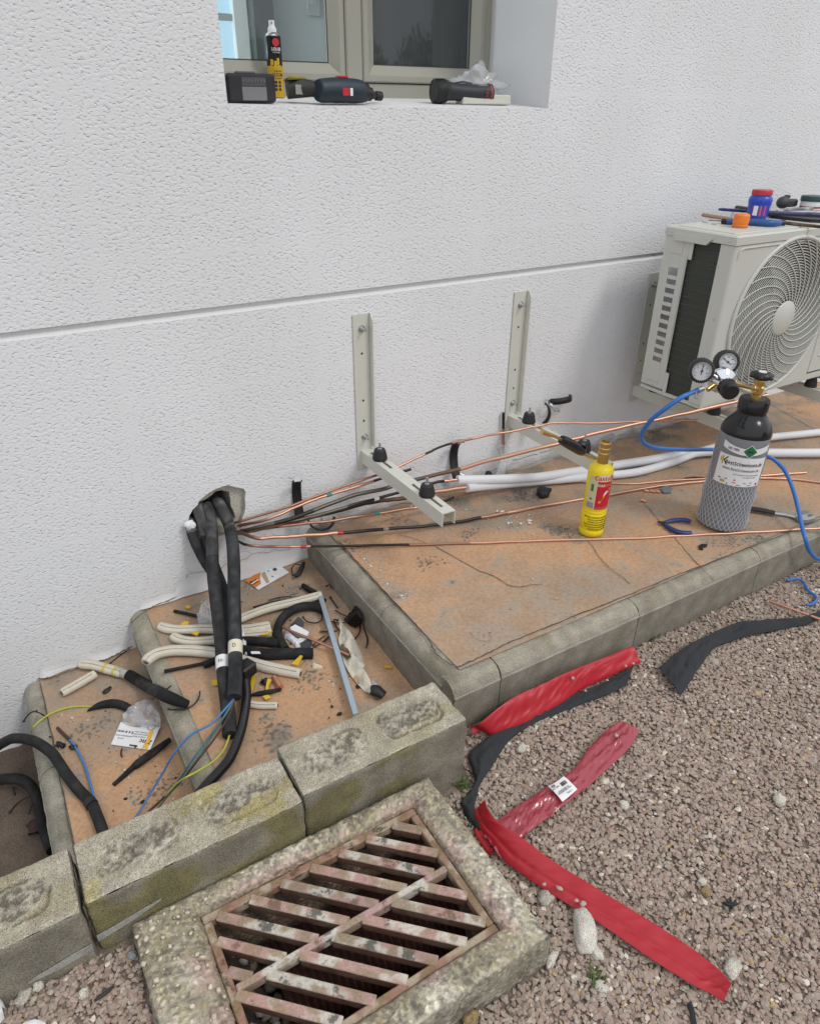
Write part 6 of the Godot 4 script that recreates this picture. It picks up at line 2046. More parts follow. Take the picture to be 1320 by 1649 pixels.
	for q in [[-1.55, 0.196, 0.10, 0.004, M.ink], [-1.28, 0.198, 0.10, 0.003, M.ink], [-1.40, 0.188, 0.20, 0.009, mat(lin(0.45, 0.36, 0.12), 0.5)], [-0.95, 0.199, 0.08, 0.004, M.ink_red], [-0.95, 0.190, 0.14, 0.005, mat(lin(0.6, 0.3, 0.3), 0.5)], [-0.55, 0.191, 0.12, 0.004, mat(lin(0.6, 0.3, 0.3), 0.5)], [-0.30, 0.193, 0.10, 0.004, M.ink_grey], [-0.78, 0.183, 0.16, 0.0028, M.ink_grey], [-0.35, 0.184, 0.18, 0.0028, M.ink_grey], [0.0, 0.186, 0.12, 0.008, mat(lin(0.55, 0.03, 0.06), 0.5)], [-1.2, 0.183, 0.05, 0.004, M.ink]]:
		s = ST()
		patch(s, r + 0.0043, q[0] - q[2] / 2, q[0] + q[2] / 2, q[1] - q[3] / 2, q[1] + q[3] / 2, 4)
		put("print_mark", s, q[4], c)
	# valve
	s = ST()
	lathe(s, [Vector3(0.016, 0.449, 1), Vector3(0.016, 0.458, 1), Vector3(0.0125, 0.460, 1), Vector3(0.0125, 0.466, 0), Vector3(0.0175, 0.468, 1), Vector3(0.0175, 0.486, 1), Vector3(0.014, 0.489, 1), Vector3(0.016, 0.506, 1), Vector3(0.013, 0.514, 1), Vector3(0, 0.514, 1)], Transform3D.IDENTITY, 8)
	put("valve", s, M.brass, c)
	s = ST()
	lathe(s, [Vector3(0, 0.510, 1), Vector3(0.020, 0.510, 1), Vector3(0.0305, 0.516, 0), Vector3(0.0315, 0.522, 0), Vector3(0.0285, 0.530, 0), Vector3(0.019, 0.533, 1), Vector3(0, 0.533, 1)], Transform3D.IDENTITY, 36, 0, 0.0)
	for i in 6: blob(s, Vector3(0.030 * sin(i * TAU / 6), 0.521, 0.030 * cos(i * TAU / 6)), Vector3(0.016, 0.014, 0.016), 6, 0, i)
	put("hand_wheel", s, M.black, c)
	s = ST()
	lathe(s, [Vector3(0.0125, 0.5328, 1), Vector3(0.0125, 0.5345, 1), Vector3(0, 0.5345, 1)], Transform3D.IDENTITY, 20)
	put("wheel_cap", s, M.paper, c)
	# regulator with two gauges; its axis looks to the viewer's left
	var back := Transform3D(Basis(Vector3.BACK, -0.036), Vector3(0.328, 0.0, 0.702)).affine_inverse()
	var rp: Vector3 = back * Vector3(.1031,.5591,.735)
	var vo := Vector3(0, 0.478, 0)
	var ax := Vector3(-0.50, -0.16, 0.85).normalized()
	s = ST()
	lathe(s, [Vector3(0.0125, 0.012, 1), Vector3(0.0125, 0.030, 1), Vector3(0, 0.030, 1)], along(vo, rp - vo), 6)
	var tube_len := vo.distance_to(rp) - 0.02
	lathe(s, [Vector3(0.0085, 0.029, 1), Vector3(0.0085, 0.036, 1), Vector3(0.0068, 0.038, 1), Vector3(0.0068, tube_len, 1)], along(vo, rp - vo), 14)
	put("inlet_pipe", s, M.brass, c)
	var rg := Node3D.new()
	rg.name = "regulator"
	c.add_child(rg)
	s = ST()
	lathe(s, [Vector3(0, -0.02, 1), Vector3(0.020, -0.02, 0), Vector3(0.029, -0.012, 0), Vector3(0.031, -0.004, 1), Vector3(0.031, 0.005, 1), Vector3(0.028, 0.009, 0), Vector3(0.020, 0.015, 0), Vector3(0.017, 0.028, 1), Vector3(0.0, 0.028, 1)], along(rp, ax).scaled_local(Vector3.ONE * 1.22), 32)
	put("housing", s, M.chrome, rg)
	s = ST()
	lathe(s, [Vector3(0.0175, 0.026, 1), Vector3(0.0215, 0.030, 0), Vector3(0.0205, 0.060, 0), Vector3(0.0185, 0.064, 1), Vector3(0, 0.064, 1)], along(rp, ax).scaled_local(Vector3.ONE * 1.2), 40, 20, 0.10)
	put("knob", s, M.black, rg)
	var cam_dir := Vector3(-0.62, 0.24, 0.74).normalized()
	for k in 2:
		var gp: Vector3 = back * (Vector3(.0047,.603,.735) if k == 0 else Vector3(.1391,.6006,.715))
		var fd := (cam_dir + (Vector3(-0.12, -0.10, 0) if k == 0 else Vector3(0.10, 0.0, 0))).normalized()
		var g := Node3D.new()
		g.name = "gauge"
		c.add_child(g, true)
		var xf := along(gp, fd)
		s = ST()
		lathe(s, [Vector3(0, -0.026, 1), Vector3(0.028, -0.026, 1), Vector3(0.0345, -0.022, 1), Vector3(0.0345, 0.008, 0), Vector3(0.032, 0.013, 0), Vector3(0.0275, 0.013, 1), Vector3(0.0265, 0.006, 1), Vector3(0, 0.006, 1)], xf, 60, 30, 0.075)
		put("rubber_cover", s, M.rubber, g)
		s = ST()
		lathe(s, [Vector3(0.0268, 0.0062, 1), Vector3(0.0268, 0.0070, 1), Vector3(0, 0.0070, 1)], xf, 32)
		put("dial", s, mat(lin(0.55, 0.56, 0.57), 0.25), g)
		# the dial's own axes: up on the dial follows the world
		var up := (Vector3.UP - fd * Vector3.UP.dot(fd)).normalized()
		var rt := up.cross(fd)
		s = ST()
		for i in 28:
			var a := -2.3 + 4.6 * i / 27.0
			var d := rt * sin(a) + up * cos(a)
			var l := 0.005 if i % 3 == 0 else 0.0028
			bx(s, gp + fd * 0.0073 + d * (0.0225 - l / 2), Vector3(0.0008, 0.0005, l), Basis(d.cross(fd), fd, d))
		put("scale", s, M.ink, g)
		var na := 0.05 if k == 0 else -0.95
		var nd := rt * sin(na) + up * cos(na)
		s = ST()
		bx(s, gp + fd * 0.0080 + nd * 0.004, Vector3(0.0016, 0.0006, 0.030), Basis(nd.cross(fd), fd, nd))
		lathe(s, [Vector3(0.0032, 0.0072, 1), Vector3(0.0032, 0.009, 1), Vector3(0, 0.009, 1)], xf, 12)
		put("needle", s, M.ink, g)
		for i in 5:
			var a := -1.9 + 3.8 * i / 4.0
			var d := rt * sin(a) + up * cos(a)
			flat_text("number", str([0, 10, 20, 25, 30][i] if k == 0 else [0, 100, 200, 300, 315][i]), 0.005, Transform3D(Basis(rt, up, fd), gp + fd * 0.0072 + d * 0.0145), M.ink, g)
		s = ST()
		tube(s, [gp - fd * 0.02, rp + (gp - rp) * 0.3], 0.0065, 10, 1)
		put("stem", s, M.chrome, g)
	s = ST()
	tube(s, [rp + Vector3(-0.01, -0.004, 0), rp + Vector3(-0.035, -0.012, 0.0), rp + Vector3(-0.052, -0.022, 0.0)], 0.0075, 6, 1)
	put("outlet", s, M.brass, c)


func make_torch():
	var o := thing("torch_can", "yellow gas can with a red label and a brass burner head on the patio", "gas can", Vector3(-0.097, 0, 0.520))
	o.rotation.z = -0.02
	var r := 0.0395
	var s := ST()
	lathe(s, [Vector3(0, 0.002, 1), Vector3(r - 0.004, 0.001, 0), Vector3(r, 0.005, 0), Vector3(r, 0.024, 0), Vector3(r - 0.0012, 0.0255, 0), Vector3(r, 0.027, 0), Vector3(r, 0.086, 0), Vector3(r - 0.0008, 0.0875, 0), Vector3(r, 0.089, 0), Vector3(r, 0.098, 0), Vector3(r - 0.0008, 0.0995, 0), Vector3(r, 0.101, 0), Vector3(r, 0.232, 0), Vector3(r - 0.0015, 0.240, 0), Vector3(r - 0.006, 0.248, 0), Vector3(r - 0.017, 0.255, 0), Vector3(0.018, 0.258, 0), Vector3(0, 0.260, 1)], Transform3D.IDENTITY, 48)
	put("can", s, M.yellow, o)
	var front := -0.62
	s = ST()
	patch(s, r + 0.0005, front - 0.28, front + 1.10, 0.108, 0.207, 16)
	put("label_panel", s, mat(lin(0.50, 0.012, 0.03), 0.4), o)
	s = ST()
	patch(s, r + 0.0005, front - 0.28, front + 1.10, 0.2075, 0.231, 16)
	patch(s, r + 0.0006, front - 0.345, front - 0.285, 0.108, 0.205, 2)
	put("white_panel", s, mat(lin(0.72, 0.62, 0.50), 0.45), o)
	s = ST()
	patch(s, r + 0.0004, front - 1.05, front - 0.36, 0.118, 0.222, 10)
	put("side_label", s, mat(lin(0.58, 0.54, 0.32), 0.45), o)
	s = ST()
	patch(s, r + 0.0007, front - 0.78, front - 0.55, 0.170, 0.195, 4)
	patch(s, r + 0.0007, front - 0.78, front - 0.55, 0.140, 0.146, 4)
	put("green_mark", s, mat(lin(0.06, 0.16, 0.06), 0.5), o)
	s = ST()
	patch(s, r + 0.0007, front - 1.0, front - 0.38, 0.110, 0.130, 8)
	put("grey_mark", s, mat(lin(0.26, 0.27, 0.34), 0.5), o)
	put("brand_print", wound("Castolin", 0.0215, r + 0.0008, front + 0.36, 0.2185, "Droid Serif", true, 0.86), mat(lin(0.45, 0.02, 0.03), 0.5), o)
	put("print", wound("GAS", 0.0115, r + 0.0008, front + 0.02, 0.1945, "Droid Serif", true, 1.0), M.paper, o)
	put("print", wound("PRO", 0.0115, r + 0.0008, front + 0.62, 0.1945, "Droid Serif", true, 1.0), mat(lin(0.7, 0.2, 0.02), 0.5), o)
	s = ST()
	grp(s)
	var R := r + 0.0010
	var f := func(u, v): return Vector3(R * sin(front + u), v, R * cos(front + u))
	quad(s, f.call(-0.05, 0.134), f.call(0.10, 0.131), f.call(0.40, 0.158), f.call(0.32, 0.164))
	quad(s, f.call(0.05, 0.1325), f.call(0.10, 0.131), f.call(0.42, 0.157), f.call(0.40, 0.161))
	put("torch_handle_print", s, mat(lin(0.72, 0.45, 0.02), 0.5), o)
	s = ST()
	grp(s)
	quad(s, f.call(0.32, 0.164), f.call(0.40, 0.158), f.call(0.56, 0.168), f.call(0.50, 0.175))
	quad(s, f.call(0.50, 0.1735), f.call(0.56, 0.1695), f.call(0.88, 0.1815), f.call(0.88, 0.1835))
	quad(s, f.call(0.56, 0.168), f.call(0.58, 0.166), f.call(0.84, 0.172), f.call(0.84, 0.1735))
	put("torch_head_print", s, M.paper, o)
	for i in 6:
		put("small_print", wound(["GEFAHR DANGER PELIGRO GEVAAR", "Extrem entzündbares Gas", "Enthält Gas unter Druck", "kann bei Erwärmung explodieren", "Gas extremamente inflamable", "Contiene gas a presion"][i], 0.0075, r + 0.0004, front + 0.35, 0.077 - i * 0.0088, "Droid Sans", true, 0.86), mat(lin(0.16, 0.13, 0.01), 0.6), o)
	put("small_print", wound("Mix 450 g  CE 0062  max 50°C", 0.005, r + 0.0008, front + 0.35, 0.114, "Droid Sans", false, 0.9), mat(lin(0.6, 0.3, 0.25), 0.5), o)
	# the burner
	var b := thing("torch_burner", "brass torch head with a black grip screwed on the yellow gas can", "blow torch", Vector3(-0.097, 0, 0.520))
	b.rotation.z = -0.02
	s = ST()
	lathe(s, [Vector3(0.0175, 0.2575, 1), Vector3(0.0175, 0.287, 1), Vector3(0.0190, 0.289, 1), Vector3(0.0190, 0.293, 1), Vector3(0.0178, 0.295, 1), Vector3(0.0178, 0.303, 1), Vector3(0.0192, 0.305, 1), Vector3(0.0192, 0.309, 1), Vector3(0.0178, 0.311, 1), Vector3(0.0182, 0.326, 1), Vector3(0.0165, 0.329, 1), Vector3(0.0125, 0.329, 1), Vector3(0.0118, 0.320, 1), Vector3(0, 0.320, 1)], Transform3D.IDENTITY, 28)
	put("brass_socket", s, M.brass, b)
	var w := [Vector3(-.1143,.2729,.52),Vector3(-.1529,.2893,.527),Vector3(-.198,.3159,.54),Vector3(-.2234,.3341,.545)]
	var off := Vector3(0.094, 0, -0.520)
	for i in w.size(): w[i] += off
	s = ST()
	tube(s, w, 0.0052, 10, 4)
	lathe(s, [Vector3(0.008, 0, 1), Vector3(0.008, 0.012, 1), Vector3(0, 0.012, 1)], along(w[3], w[3] - w[2]), 6)
	put("swan_neck", s, M.brass, b)
	var g := [Vector3(-.2152,.3302,.545),Vector3(-.2353,.3442,.548),Vector3(-.2719,.3663,.552),Vector3(-.3075,.3879,.556),Vector3(-.3213,.3953,.557)]
	for i in g.size(): g[i] += off
	s = ST()
	tube(s, g, 0.0165, 14, 4, [], [0.80, 1.05, 1.0, 0.92, 0.75])
	put("grip", s, M.gloss_black, b)
	s = ST()
	lathe(s, [Vector3(0.0175, 0, 1), Vector3(0.0185, 0.003, 1), Vector3(0.0185, 0.008, 1), Vector3(0.0165, 0.011, 1), Vector3(0, 0.011, 1)], along(g[1] + Vector3(0.006, 0.006, 0), Vector3(0.6, 0.62, -0.3)), 20, 10, 0.08)
	put("adjusting_wheel", s, M.black, b)
	var nzl := [Vector3(-.3213,.3953,.557),Vector3(-.3498,.4125,.56),Vector3(-.3795,.4259,.563),Vector3(-.4088,.441,.566)]
	for i in nzl.size(): nzl[i] += off
	s = ST()
	tube(s, nzl, 0.0066, 12, 3, [], [0.7, 0.75, 1.0, 1.08])
	put("nozzle", s, M.brass, b)


func make_patio_tools():
	# small side cutters with blue grips
	var o := thing("side_cutters", "small side cutters with dark blue grips lying open on the patio", "pliers")
	var s := ST()
	tube(s, [Vector3(.1553,.01,.6121),Vector3(.1803,.011,.6168),Vector3(.2074,.011,.6254),Vector3(.2277,.011,.6399),Vector3(.2336,.01,.6536)], 0.0084, 10, 5, [], [0.7, 0.95, 1, 1.05, 0.95], true, 0.8)
	tube(s, [Vector3(.1422,.01,.6236),Vector3(.1391,.011,.6474),Vector3(.141,.011,.6719),Vector3(.1529,.011,.6928),Vector3(.1757,.01,.7044)], 0.0088, 10, 5, [], [0.7, 0.95, 1, 1.05, 0.95], true, 0.8)
	put("grip", s, M.handle_blue, o)
	s = ST()
	tube(s, [Vector3(.1524,.01,.6201),Vector3(.1447,.01,.6107),Vector3(.1381,.009,.5951)], 0.0075, 8, 3, [], [0.9, 1.05, 0.5], true, 0.6)
	lathe(s, [Vector3(0.006, 0, 1), Vector3(0.005, 0.004, 1), Vector3(0, 0.004, 1)], Transform3D(Basis.IDENTITY, Vector3(.1436,.012,.614)), 12)
	put("jaw", s, mat(lin(0.06, 0.06, 0.065), 0.4, 0.6), o)
	var wr := thing("adjustable_wrench", "adjustable wrench with a black grip lying behind the gas cylinder", "wrench")
	s = ST()
	tube(s, [Vector3(.4727,.012,.6832),Vector3(.4859,.012,.6962),Vector3(.5136,.012,.7332),Vector3(.5335,.012,.7653)], 0.0125, 10, 4, [], [0.8, 1.0, 1.0, 0.85], true, 0.55)
	put("grip", s, M.rubber, wr)
	s = ST()
	tube(s, [Vector3(.5352,.01,.7622),Vector3(.5573,.01,.7854),Vector3(.5715,.01,.8088),Vector3(.5818,.01,.8299)], 0.009, 8, 3, [], [0.8, 0.9, 1.1, 1.6], true, 0.42)
	slab_of(s, [Vector3(.5962,.005,.8033),Vector3(.6228,.005,.8139),Vector3(.6315,.005,.8292),Vector3(.6327,.005,.8399),Vector3(.6174,.005,.8359),Vector3(.6019,.005,.8367),Vector3(.5955,.005,.8477),Vector3(.6317,.005,.8543),Vector3(.606,.005,.8637),Vector3(.5721,.005,.8583),Vector3(.5558,.005,.8438),Vector3(.5664,.005,.8207)], 0.013)
	put("shank", s, M.zinc, wr)
	s = ST()
	slab_of(s, [Vector3(.5999,.006,.8075),Vector3(.6268,.006,.8133),Vector3(.6333,.006,.8323),Vector3(.6177,.006,.8331),Vector3(.5969,.006,.8258)], 0.014)
	lathe(s, [Vector3(0.005, 0, 1), Vector3(0.005, 0.012, 1), Vector3(0, 0.012, 1)], along(Vector3(.5702,.012,.8369), Vector3(1, 0, 0.1)), 12, 6, 0.15)
	put("sliding_jaw", s, mat(lin(0.3, 0.3, 0.31), 0.4, 0.8), wr)
	# small bits
	var fit := [["copper fitting on the patio between yellow can and cutters", [Vector3(.2125,.005,.4512),Vector3(.2228,.005,.4681)]], ["copper fitting left of the grey scrap on the patio", [Vector3(.2792,.005,.4071),Vector3(.2894,.005,.4187)]], ["middle copper fitting of the row beside the grey scrap", [Vector3(.2971,.005,.4176),Vector3(.3074,.005,.435)]], ["copper fitting touching the grey scrap on the patio", [Vector3(.3132,.005,.4328),Vector3(.3213,.005,.4432)]], ["copper pipe offcut standing out of the junk on the upper tread", [Vector3(-1.2191,-.1385,.4877),Vector3(-1.217,-.1402,.5318)]]]
	for i in fit.size():
		s = ST()
		tube(s, fit[i][1], 0.0062 if i < 4 else 0.0085, 10, 1, [[0, Color(0.70, 0.34, 0.22)]], [], true)
		tag(put("copper_fitting", s, M.copper), fit[i][0], "pipe fitting", "small copper fittings")
	s = ST()
	slab_of(s, [Vector3(.3399,.003,.427),Vector3(.3757,.003,.4249),Vector3(.3779,.003,.4494),Vector3(.3506,.003,.4674),Vector3(.325,.003,.458)], 0.006)
	tag(put("metal_scrap", s, mat(lin(0.28, 0.30, 0.32), 0.5, 0.5)), "flat grey metal scrap on the patio behind the cutters", "scrap metal")
	s = ST()
	blob(s, Vector3(-.068,.018,.242), Vector3(0.055, 0.036, 0.05), 8, 0.35, 4, Basis(Vector3.UP, 0.4), 0.6)
	tag(put("rubber_lump", s, M.rubber), "black rubber lump on the patio in front of the white pipes", "rubber piece")
	s = ST()
	slab_of(s, [Vector3(.1394,.002,.7663),Vector3(.1574,.002,.7639),Vector3(.17,.002,.7757),Vector3(.1589,.002,.7822),Vector3(.1454,.002,.7786),Vector3(.1331,.002,.7885),Vector3(.1258,.002,.7799)], 0.004)
	tag(put("black_scrap", s, M.rubber), "bent black rubber scrap on the patio near the front kerb", "rubber piece")
	s = ST()
	tube(s, [Vector3(.4925,.004,.4126),Vector3(.528,.005,.4297),Vector3(.5709,.004,.4588)], 0.004, 6, 3, [], [0.5, 1, 0.6])
	tag(put("black_sliver", s, M.rubber), "thin black sliver on the patio left of the gas cylinder", "rubber piece")
	s = ST()
	blob(s, Vector3(-.1445,.012,.0128), Vector3(0.03, 0.02, 0.03), 6, 0.4, 9)
	tag(put("black_lump", s, M.rubber), "small black lump where patio meets wall behind the white pipe", "rubber piece")
	s = ST()
	strip(s, [Vector3(-.1172,.1208,.02),Vector3(-.1024,.0643,.03),Vector3(-.1583,.02,.0658)], [Vector3(-.0501,.1001,.02),Vector3(-.0753,.0519,.035),Vector3(-.1111,.015,.0701)], 0.012, 0.012, 5, 6, 6, 1.0, 0.0006)
	var fb := put("clear_wrap", s, M.film)
	tag(fb, "crumpled clear plastic film at the foot of the middle bracket", "plastic film")
	# white plaster chips strewn over the patio
	s = ST()
	var spots := [[Vector3(-.8321,0,.3901), 0.06, 90], [Vector3(-.8385,0,.5127), 0.05, 60], [Vector3(-.8331,0,.2918), 0.06, 70], [Vector3(-.2407,0,.3536), 0.07, 60], [Vector3(-.3304,0,.3486), 0.05, 30], [Vector3(-.4836,0,.1605), 0.10, 40], [Vector3(-.0579,0,.2536), 0.12, 30], [Vector3(-.2926,0,.1151), 0.08, 30], [Vector3(-.4071,0,.7158), 0.25, 25]]
	for q in spots:
		for i in q[2]:
			var p: Vector3 = q[0] + Vector3(rng.randfn() * q[1] * 0.7, 0.002, rng.randfn() * q[1])
			if p.x < -0.84 or p.z < 0.02 or p.z > 0.83: continue
			var e := 0.0010 + 0.0032 * rng.randf() ** 4
			s.set_color(Color(0.58, 0.57, 0.54) * rng.randf_range(0.7, 1.25))
			blob(s, p, Vector3(e * rng.randf_range(1.5, 3.5), e * 0.7, e * rng.randf_range(1.2, 2.6)), 3, 0.3, i, Basis(Vector3.UP, rng.randf() * TAU))
	for q in [[Vector3(-.2259,.003,.3584), 0.018], [Vector3(-.2821,.003,.25), 0.012], [Vector3(-.2649,.003,.3597), 0.012], [Vector3(-.2697,.003,.2625), 0.022], [Vector3(-.2988,.003,.3348), 0.014], [Vector3(-.2367,.003,.3715), 0.016]]:
		s.set_color(Color(0.72, 0.72, 0.70))
		blob(s, q[0], Vector3(q[1], 0.006, q[1] * 0.7), 4, 0.5, 3, Basis(Vector3.UP, q[1] * 300))
	tag(put("plaster_chips", s, vmat(0.9)), "white plaster chips strewn over the patio", "plaster chips", "", "stuff")


# ---------------------------------------------------------------- rubbish on the steps
func make_junk():
	var s: SurfaceTool
	var gp := "cut cream insulation pieces on the steps"
	var ins := [["cream insulation length at the back of the junk, its end under the steel strip", [Vector3(-1.226,-.1222,.2159),Vector3(-1.1903,-.122,.2093),Vector3(-1.1215,-.1209,.2085),Vector3(-1.0325,-.1185,.2242),Vector3(-.9575,-.1169,.2333)], 0.0150], ["cream insulation length second from the back, passing behind the hoses", [Vector3(-1.4347,-.1208,.125),Vector3(-1.4183,-.1225,.1457),Vector3(-1.3879,-.1234,.1692),Vector3(-1.3121,-.1249,.2088),Vector3(-1.2329,-.1267,.2566),Vector3(-1.1668,-.1276,.2777),Vector3(-1.1502,-.1277,.2806)], 0.0160], ["cream insulation piece third from the back, left end chewed", [Vector3(-1.4128,-.1241,.1867),Vector3(-1.4023,-.1249,.2081),Vector3(-1.371,-.126,.2381),Vector3(-1.3146,-.127,.2638),Vector3(-1.2299,-.1288,.2854),Vector3(-1.1558,-.13,.3146)], 0.0150], ["longest cream insulation piece, reaching from the kerb to the right of the hoses", [Vector3(-1.5095,-.1202,.2686),Vector3(-1.4944,-.1178,.2569),Vector3(-1.465,-.1194,.2479),Vector3(-1.4144,-.1239,.2596),Vector3(-1.3327,-.128,.3151),Vector3(-1.2669,-.1318,.3888),Vector3(-1.2162,-.1341,.4488),Vector3(-1.1507,-.1365,.5138)], 0.0175], ["short cream half shell below the black pen shaped scrap", [Vector3(-1.3152,-.1425,.5404),Vector3(-1.2863,-.1434,.5644),Vector3(-1.2481,-.1443,.5862)], 0.0105], ["cream insulation tied with yellow tape on the lower tread, black sleeve on it", [Vector3(-1.6672,-.2455,.0179),Vector3(-1.6358,-.2463,.0421),Vector3(-1.6077,-.2472,.0735),Vector3(-1.5798,-.2481,.1047),Vector3(-1.5671,-.2486,.1211)], 0.0160], ["short white insulation piece under the yellow taped one", [Vector3(-1.7346,-.2553,.11),Vector3(-1.69,-.2549,.0954),Vector3(-1.6362,-.2524,.0784)], 0.0150]]
	for i in ins.size():
		s = ST()
		var q: Array = ins[i]
		tube(s, q[1], q[2], 12, 5, [], [0.85, 1.02, 0.97, 1.0, 1.03, 0.96, 1.02, 0.9], true, 0.85)
		var o := thing("foam_sleeve", q[0], "pipe insulation", Vector3.ZERO, 0.0, gp)
		put("foam", s, M.cream, o)
		s = ST()  # the bore and the slit
		s.set_color(Color(0.30, 0.26, 0.19))
		var p: Array = spline(q[1], 5)
		var d0: Vector3 = (p[0] - p[1]).normalized()
		var d1: Vector3 = (p[-1] - p[-2]).normalized()
		tube(s, [p[0] - d0 * 0.001, p[0] + d0 * 0.0012], q[2] * 0.45, 10, 1, [], [], true, 0.85)
		tube(s, [p[-1] - d1 * 0.001, p[-1] + d1 * 0.0012], q[2] * 0.45, 10, 1, [], [], true, 0.85)
		put("bore", s, M.dusty, o)
		s = ST()
		s.set_color(Color(0.60, 0.52, 0.40))
		var sl := []
		for k in range(1, p.size() - 1): sl.append(p[k] + Vector3(-0.12, 0.80, 0.52).normalized() * q[2] * 0.93)
		tube(s, sl, 0.0007, 5, 1)
		put("slit", s, M.dusty, o)
		if i == 5:
			s = ST()
			for e in [[6, 7], [10, 11]]: tube(s, [p[e[0] + 4], p[e[1] + 4]], q[2] * 1.05, 12, 1, [], [], true, 0.85)
			put("yellow_tape", s, mat(lin(0.55, 0.5, 0.06), 0.5), o)
			s = ST()
			tube(s, [Vector3(-1.5793,-.2481,.102),Vector3(-1.5655,-.2487,.122),Vector3(-1.5502,-.2493,.1427)], 0.0142, 12, 2)
			put("clear_tape", s, mat(lin(0.42, 0.41, 0.36), 0.2), o)
			s = ST()
			s.set_color(Color(0.03, 0.03, 0.032))
			tube(s, [Vector3(-1.554,-.2471,.137),Vector3(-1.5426,-.2478,.1585),Vector3(-1.5163,-.2321,.2357),Vector3(-1.5002,-.1237,.4129),Vector3(-1.477,-.127,.4466),Vector3(-1.4509,-.1339,.4722)], 0.0165, 12, 4, [[0, Color(0.02, 0.02, 0.022)], [0.3, Color(0.07, 0.07, 0.07)], [0.62, Color(0.02, 0.02, 0.022)]], [0.95, 1, 1.02, 1, 0.95, 0.6])
			put("black_sleeve", s, M.dusty, o)
	gp = "pieces of black insulation on the steps"
	var bl := [["bent black hose piece arching under the steel strip", [Vector3(-1.1493,-.1314,.404),Vector3(-1.148,-.1288,.3636),Vector3(-1.1419,-.1263,.3247),Vector3(-1.1153,-.1228,.2842),Vector3(-1.0718,-.1198,.2578),Vector3(-1.0255,-.1197,.2562),Vector3(-.9892,-.1246,.2778),Vector3(-.9786,-.1284,.3002)], 0.0135], ["black insulation piece in the middle of the junk", [Vector3(-1.2517,-.1266,.305),Vector3(-1.2143,-.1264,.3274),Vector3(-1.1567,-.1291,.3709)], 0.0135], ["longer black insulation piece with a white sticker, in front of the other", [Vector3(-1.2619,-.1281,.3445),Vector3(-1.2107,-.1289,.3925),Vector3(-1.1569,-.1301,.4229),Vector3(-1.0881,-.1314,.4589)], 0.0165], ["thin black tube lying behind the hanging lines at the back left", [Vector3(-1.378,-.1246,.0688),Vector3(-1.3503,-.1238,.1008),Vector3(-1.3162,-.1217,.1491),Vector3(-1.2807,-.1256,.1992),Vector3(-1.2698,-.1289,.2349)], 0.0052], ["dark brown rod with a thick black end, left of the hanging lines", [Vector3(-1.4718,-.1359,.312),Vector3(-1.4395,-.1352,.3204),Vector3(-1.3987,-.1355,.3295),Vector3(-1.3658,-.1348,.338)], 0.0052], ["thick short black offcut at the end of the dark brown rod", [Vector3(-1.3715,-.1331,.3458),Vector3(-1.3534,-.1331,.3447),Vector3(-1.3352,-.1331,.3435)], 0.0105], ["black curved foam offcut pointing left on the lower tread", [Vector3(-1.6837,-.2653,.2112),Vector3(-1.6594,-.2613,.2107),Vector3(-1.6363,-.2595,.2154),Vector3(-1.6114,-.2598,.227),Vector3(-1.5905,-.2615,.2488),Vector3(-1.5758,-.2633,.2751)], 0.0125], ["black tapered shrink tube lying on the lower tread below the white card", [Vector3(-1.6714,-.2741,.5044),Vector3(-1.6422,-.2717,.4905),Vector3(-1.6173,-.2693,.4777),Vector3(-1.6036,-.2662,.475),Vector3(-1.5631,-.2658,.459),Vector3(-1.5097,-.2661,.436)], 0.0085], ["black pointed scrap above the short cream half shell", [Vector3(-1.299,-.1435,.5144),Vector3(-1.277,-.1418,.5215),Vector3(-1.2551,-.1421,.5287),Vector3(-1.2169,-.1443,.5351)], 0.0075], ["dark offcut behind the white foam at the back of the junk", [Vector3(-1.1635,-.1268,.1783),Vector3(-1.1222,-.1271,.1875),Vector3(-1.0442,-.1296,.2001)], 0.0075], ["small black offcut leaning at the back end of the steel strip", [Vector3(-.9811,-.1274,.1434),Vector3(-.9747,-.1264,.1688),Vector3(-.9677,-.1293,.192)], 0.0085], ["second small black offcut at the back end of the steel strip", [Vector3(-.9733,-.1211,.1862),Vector3(-.9616,-.1239,.2081)], 0.008], ["third black offcut under the end of the cream foam at the strip", [Vector3(-.9724,-.1284,.2217),Vector3(-.9519,-.1316,.2518)], 0.0075]]
	for i in bl.size():
		s = ST()
		s.set_color(Color(0.036, 0.036, 0.039) if i not in [4] else Color(0.06, 0.035, 0.03))
		var rad := [1, 1, 1]
		if i == 6: rad = [0.15, 0.8, 1, 1, 0.9]
		if i == 7: rad = [0.6, 0.75, 0.9, 1.3, 1.3, 0.8]
		if i == 8: rad = [0.3, 0.9, 1, 0.5]
		tube(s, bl[i][1], bl[i][2], 10, 5, [], rad)
		var o := thing("black_offcut", bl[i][0], "pipe insulation", Vector3.ZERO, 0.0, gp)
		put("tube", s, M.dusty, o)
		if i == 2:
			s = ST()
			slab_of(s, [Vector3(-1.245,-.1097,.3856),Vector3(-1.2237,-.1101,.3977),Vector3(-1.2234,-.1134,.4057),Vector3(-1.2461,-.1129,.3928)], 0.0008)
			put("sticker", s, M.paper, o)
	# the galvanised strip
	var st := thing("steel_strip", "long pale blue steel channel strip lying across the upper tread", "metal strip")
	s = ST()
	var a: Vector3 = Vector3(-.9573,-.1163,.2188)
	var b: Vector3 = Vector3(-1.0927,-.13,.7359)
	var d := (b - a).normalized()
	var sd := d.cross(Vector3.UP).normalized()
	var up := sd.cross(d)
	var c := (a + b) / 2
	var L := a.distance_to(b)
	bx(s, c + up * 0.006, Vector3(0.0135, 0.0016, L), Basis(sd, up, -d), 0.0006)
	bx(s, c + sd * 0.0067 - up * 0.003, Vector3(0.0016, 0.019, L), Basis(sd, up, -d), 0.0006)
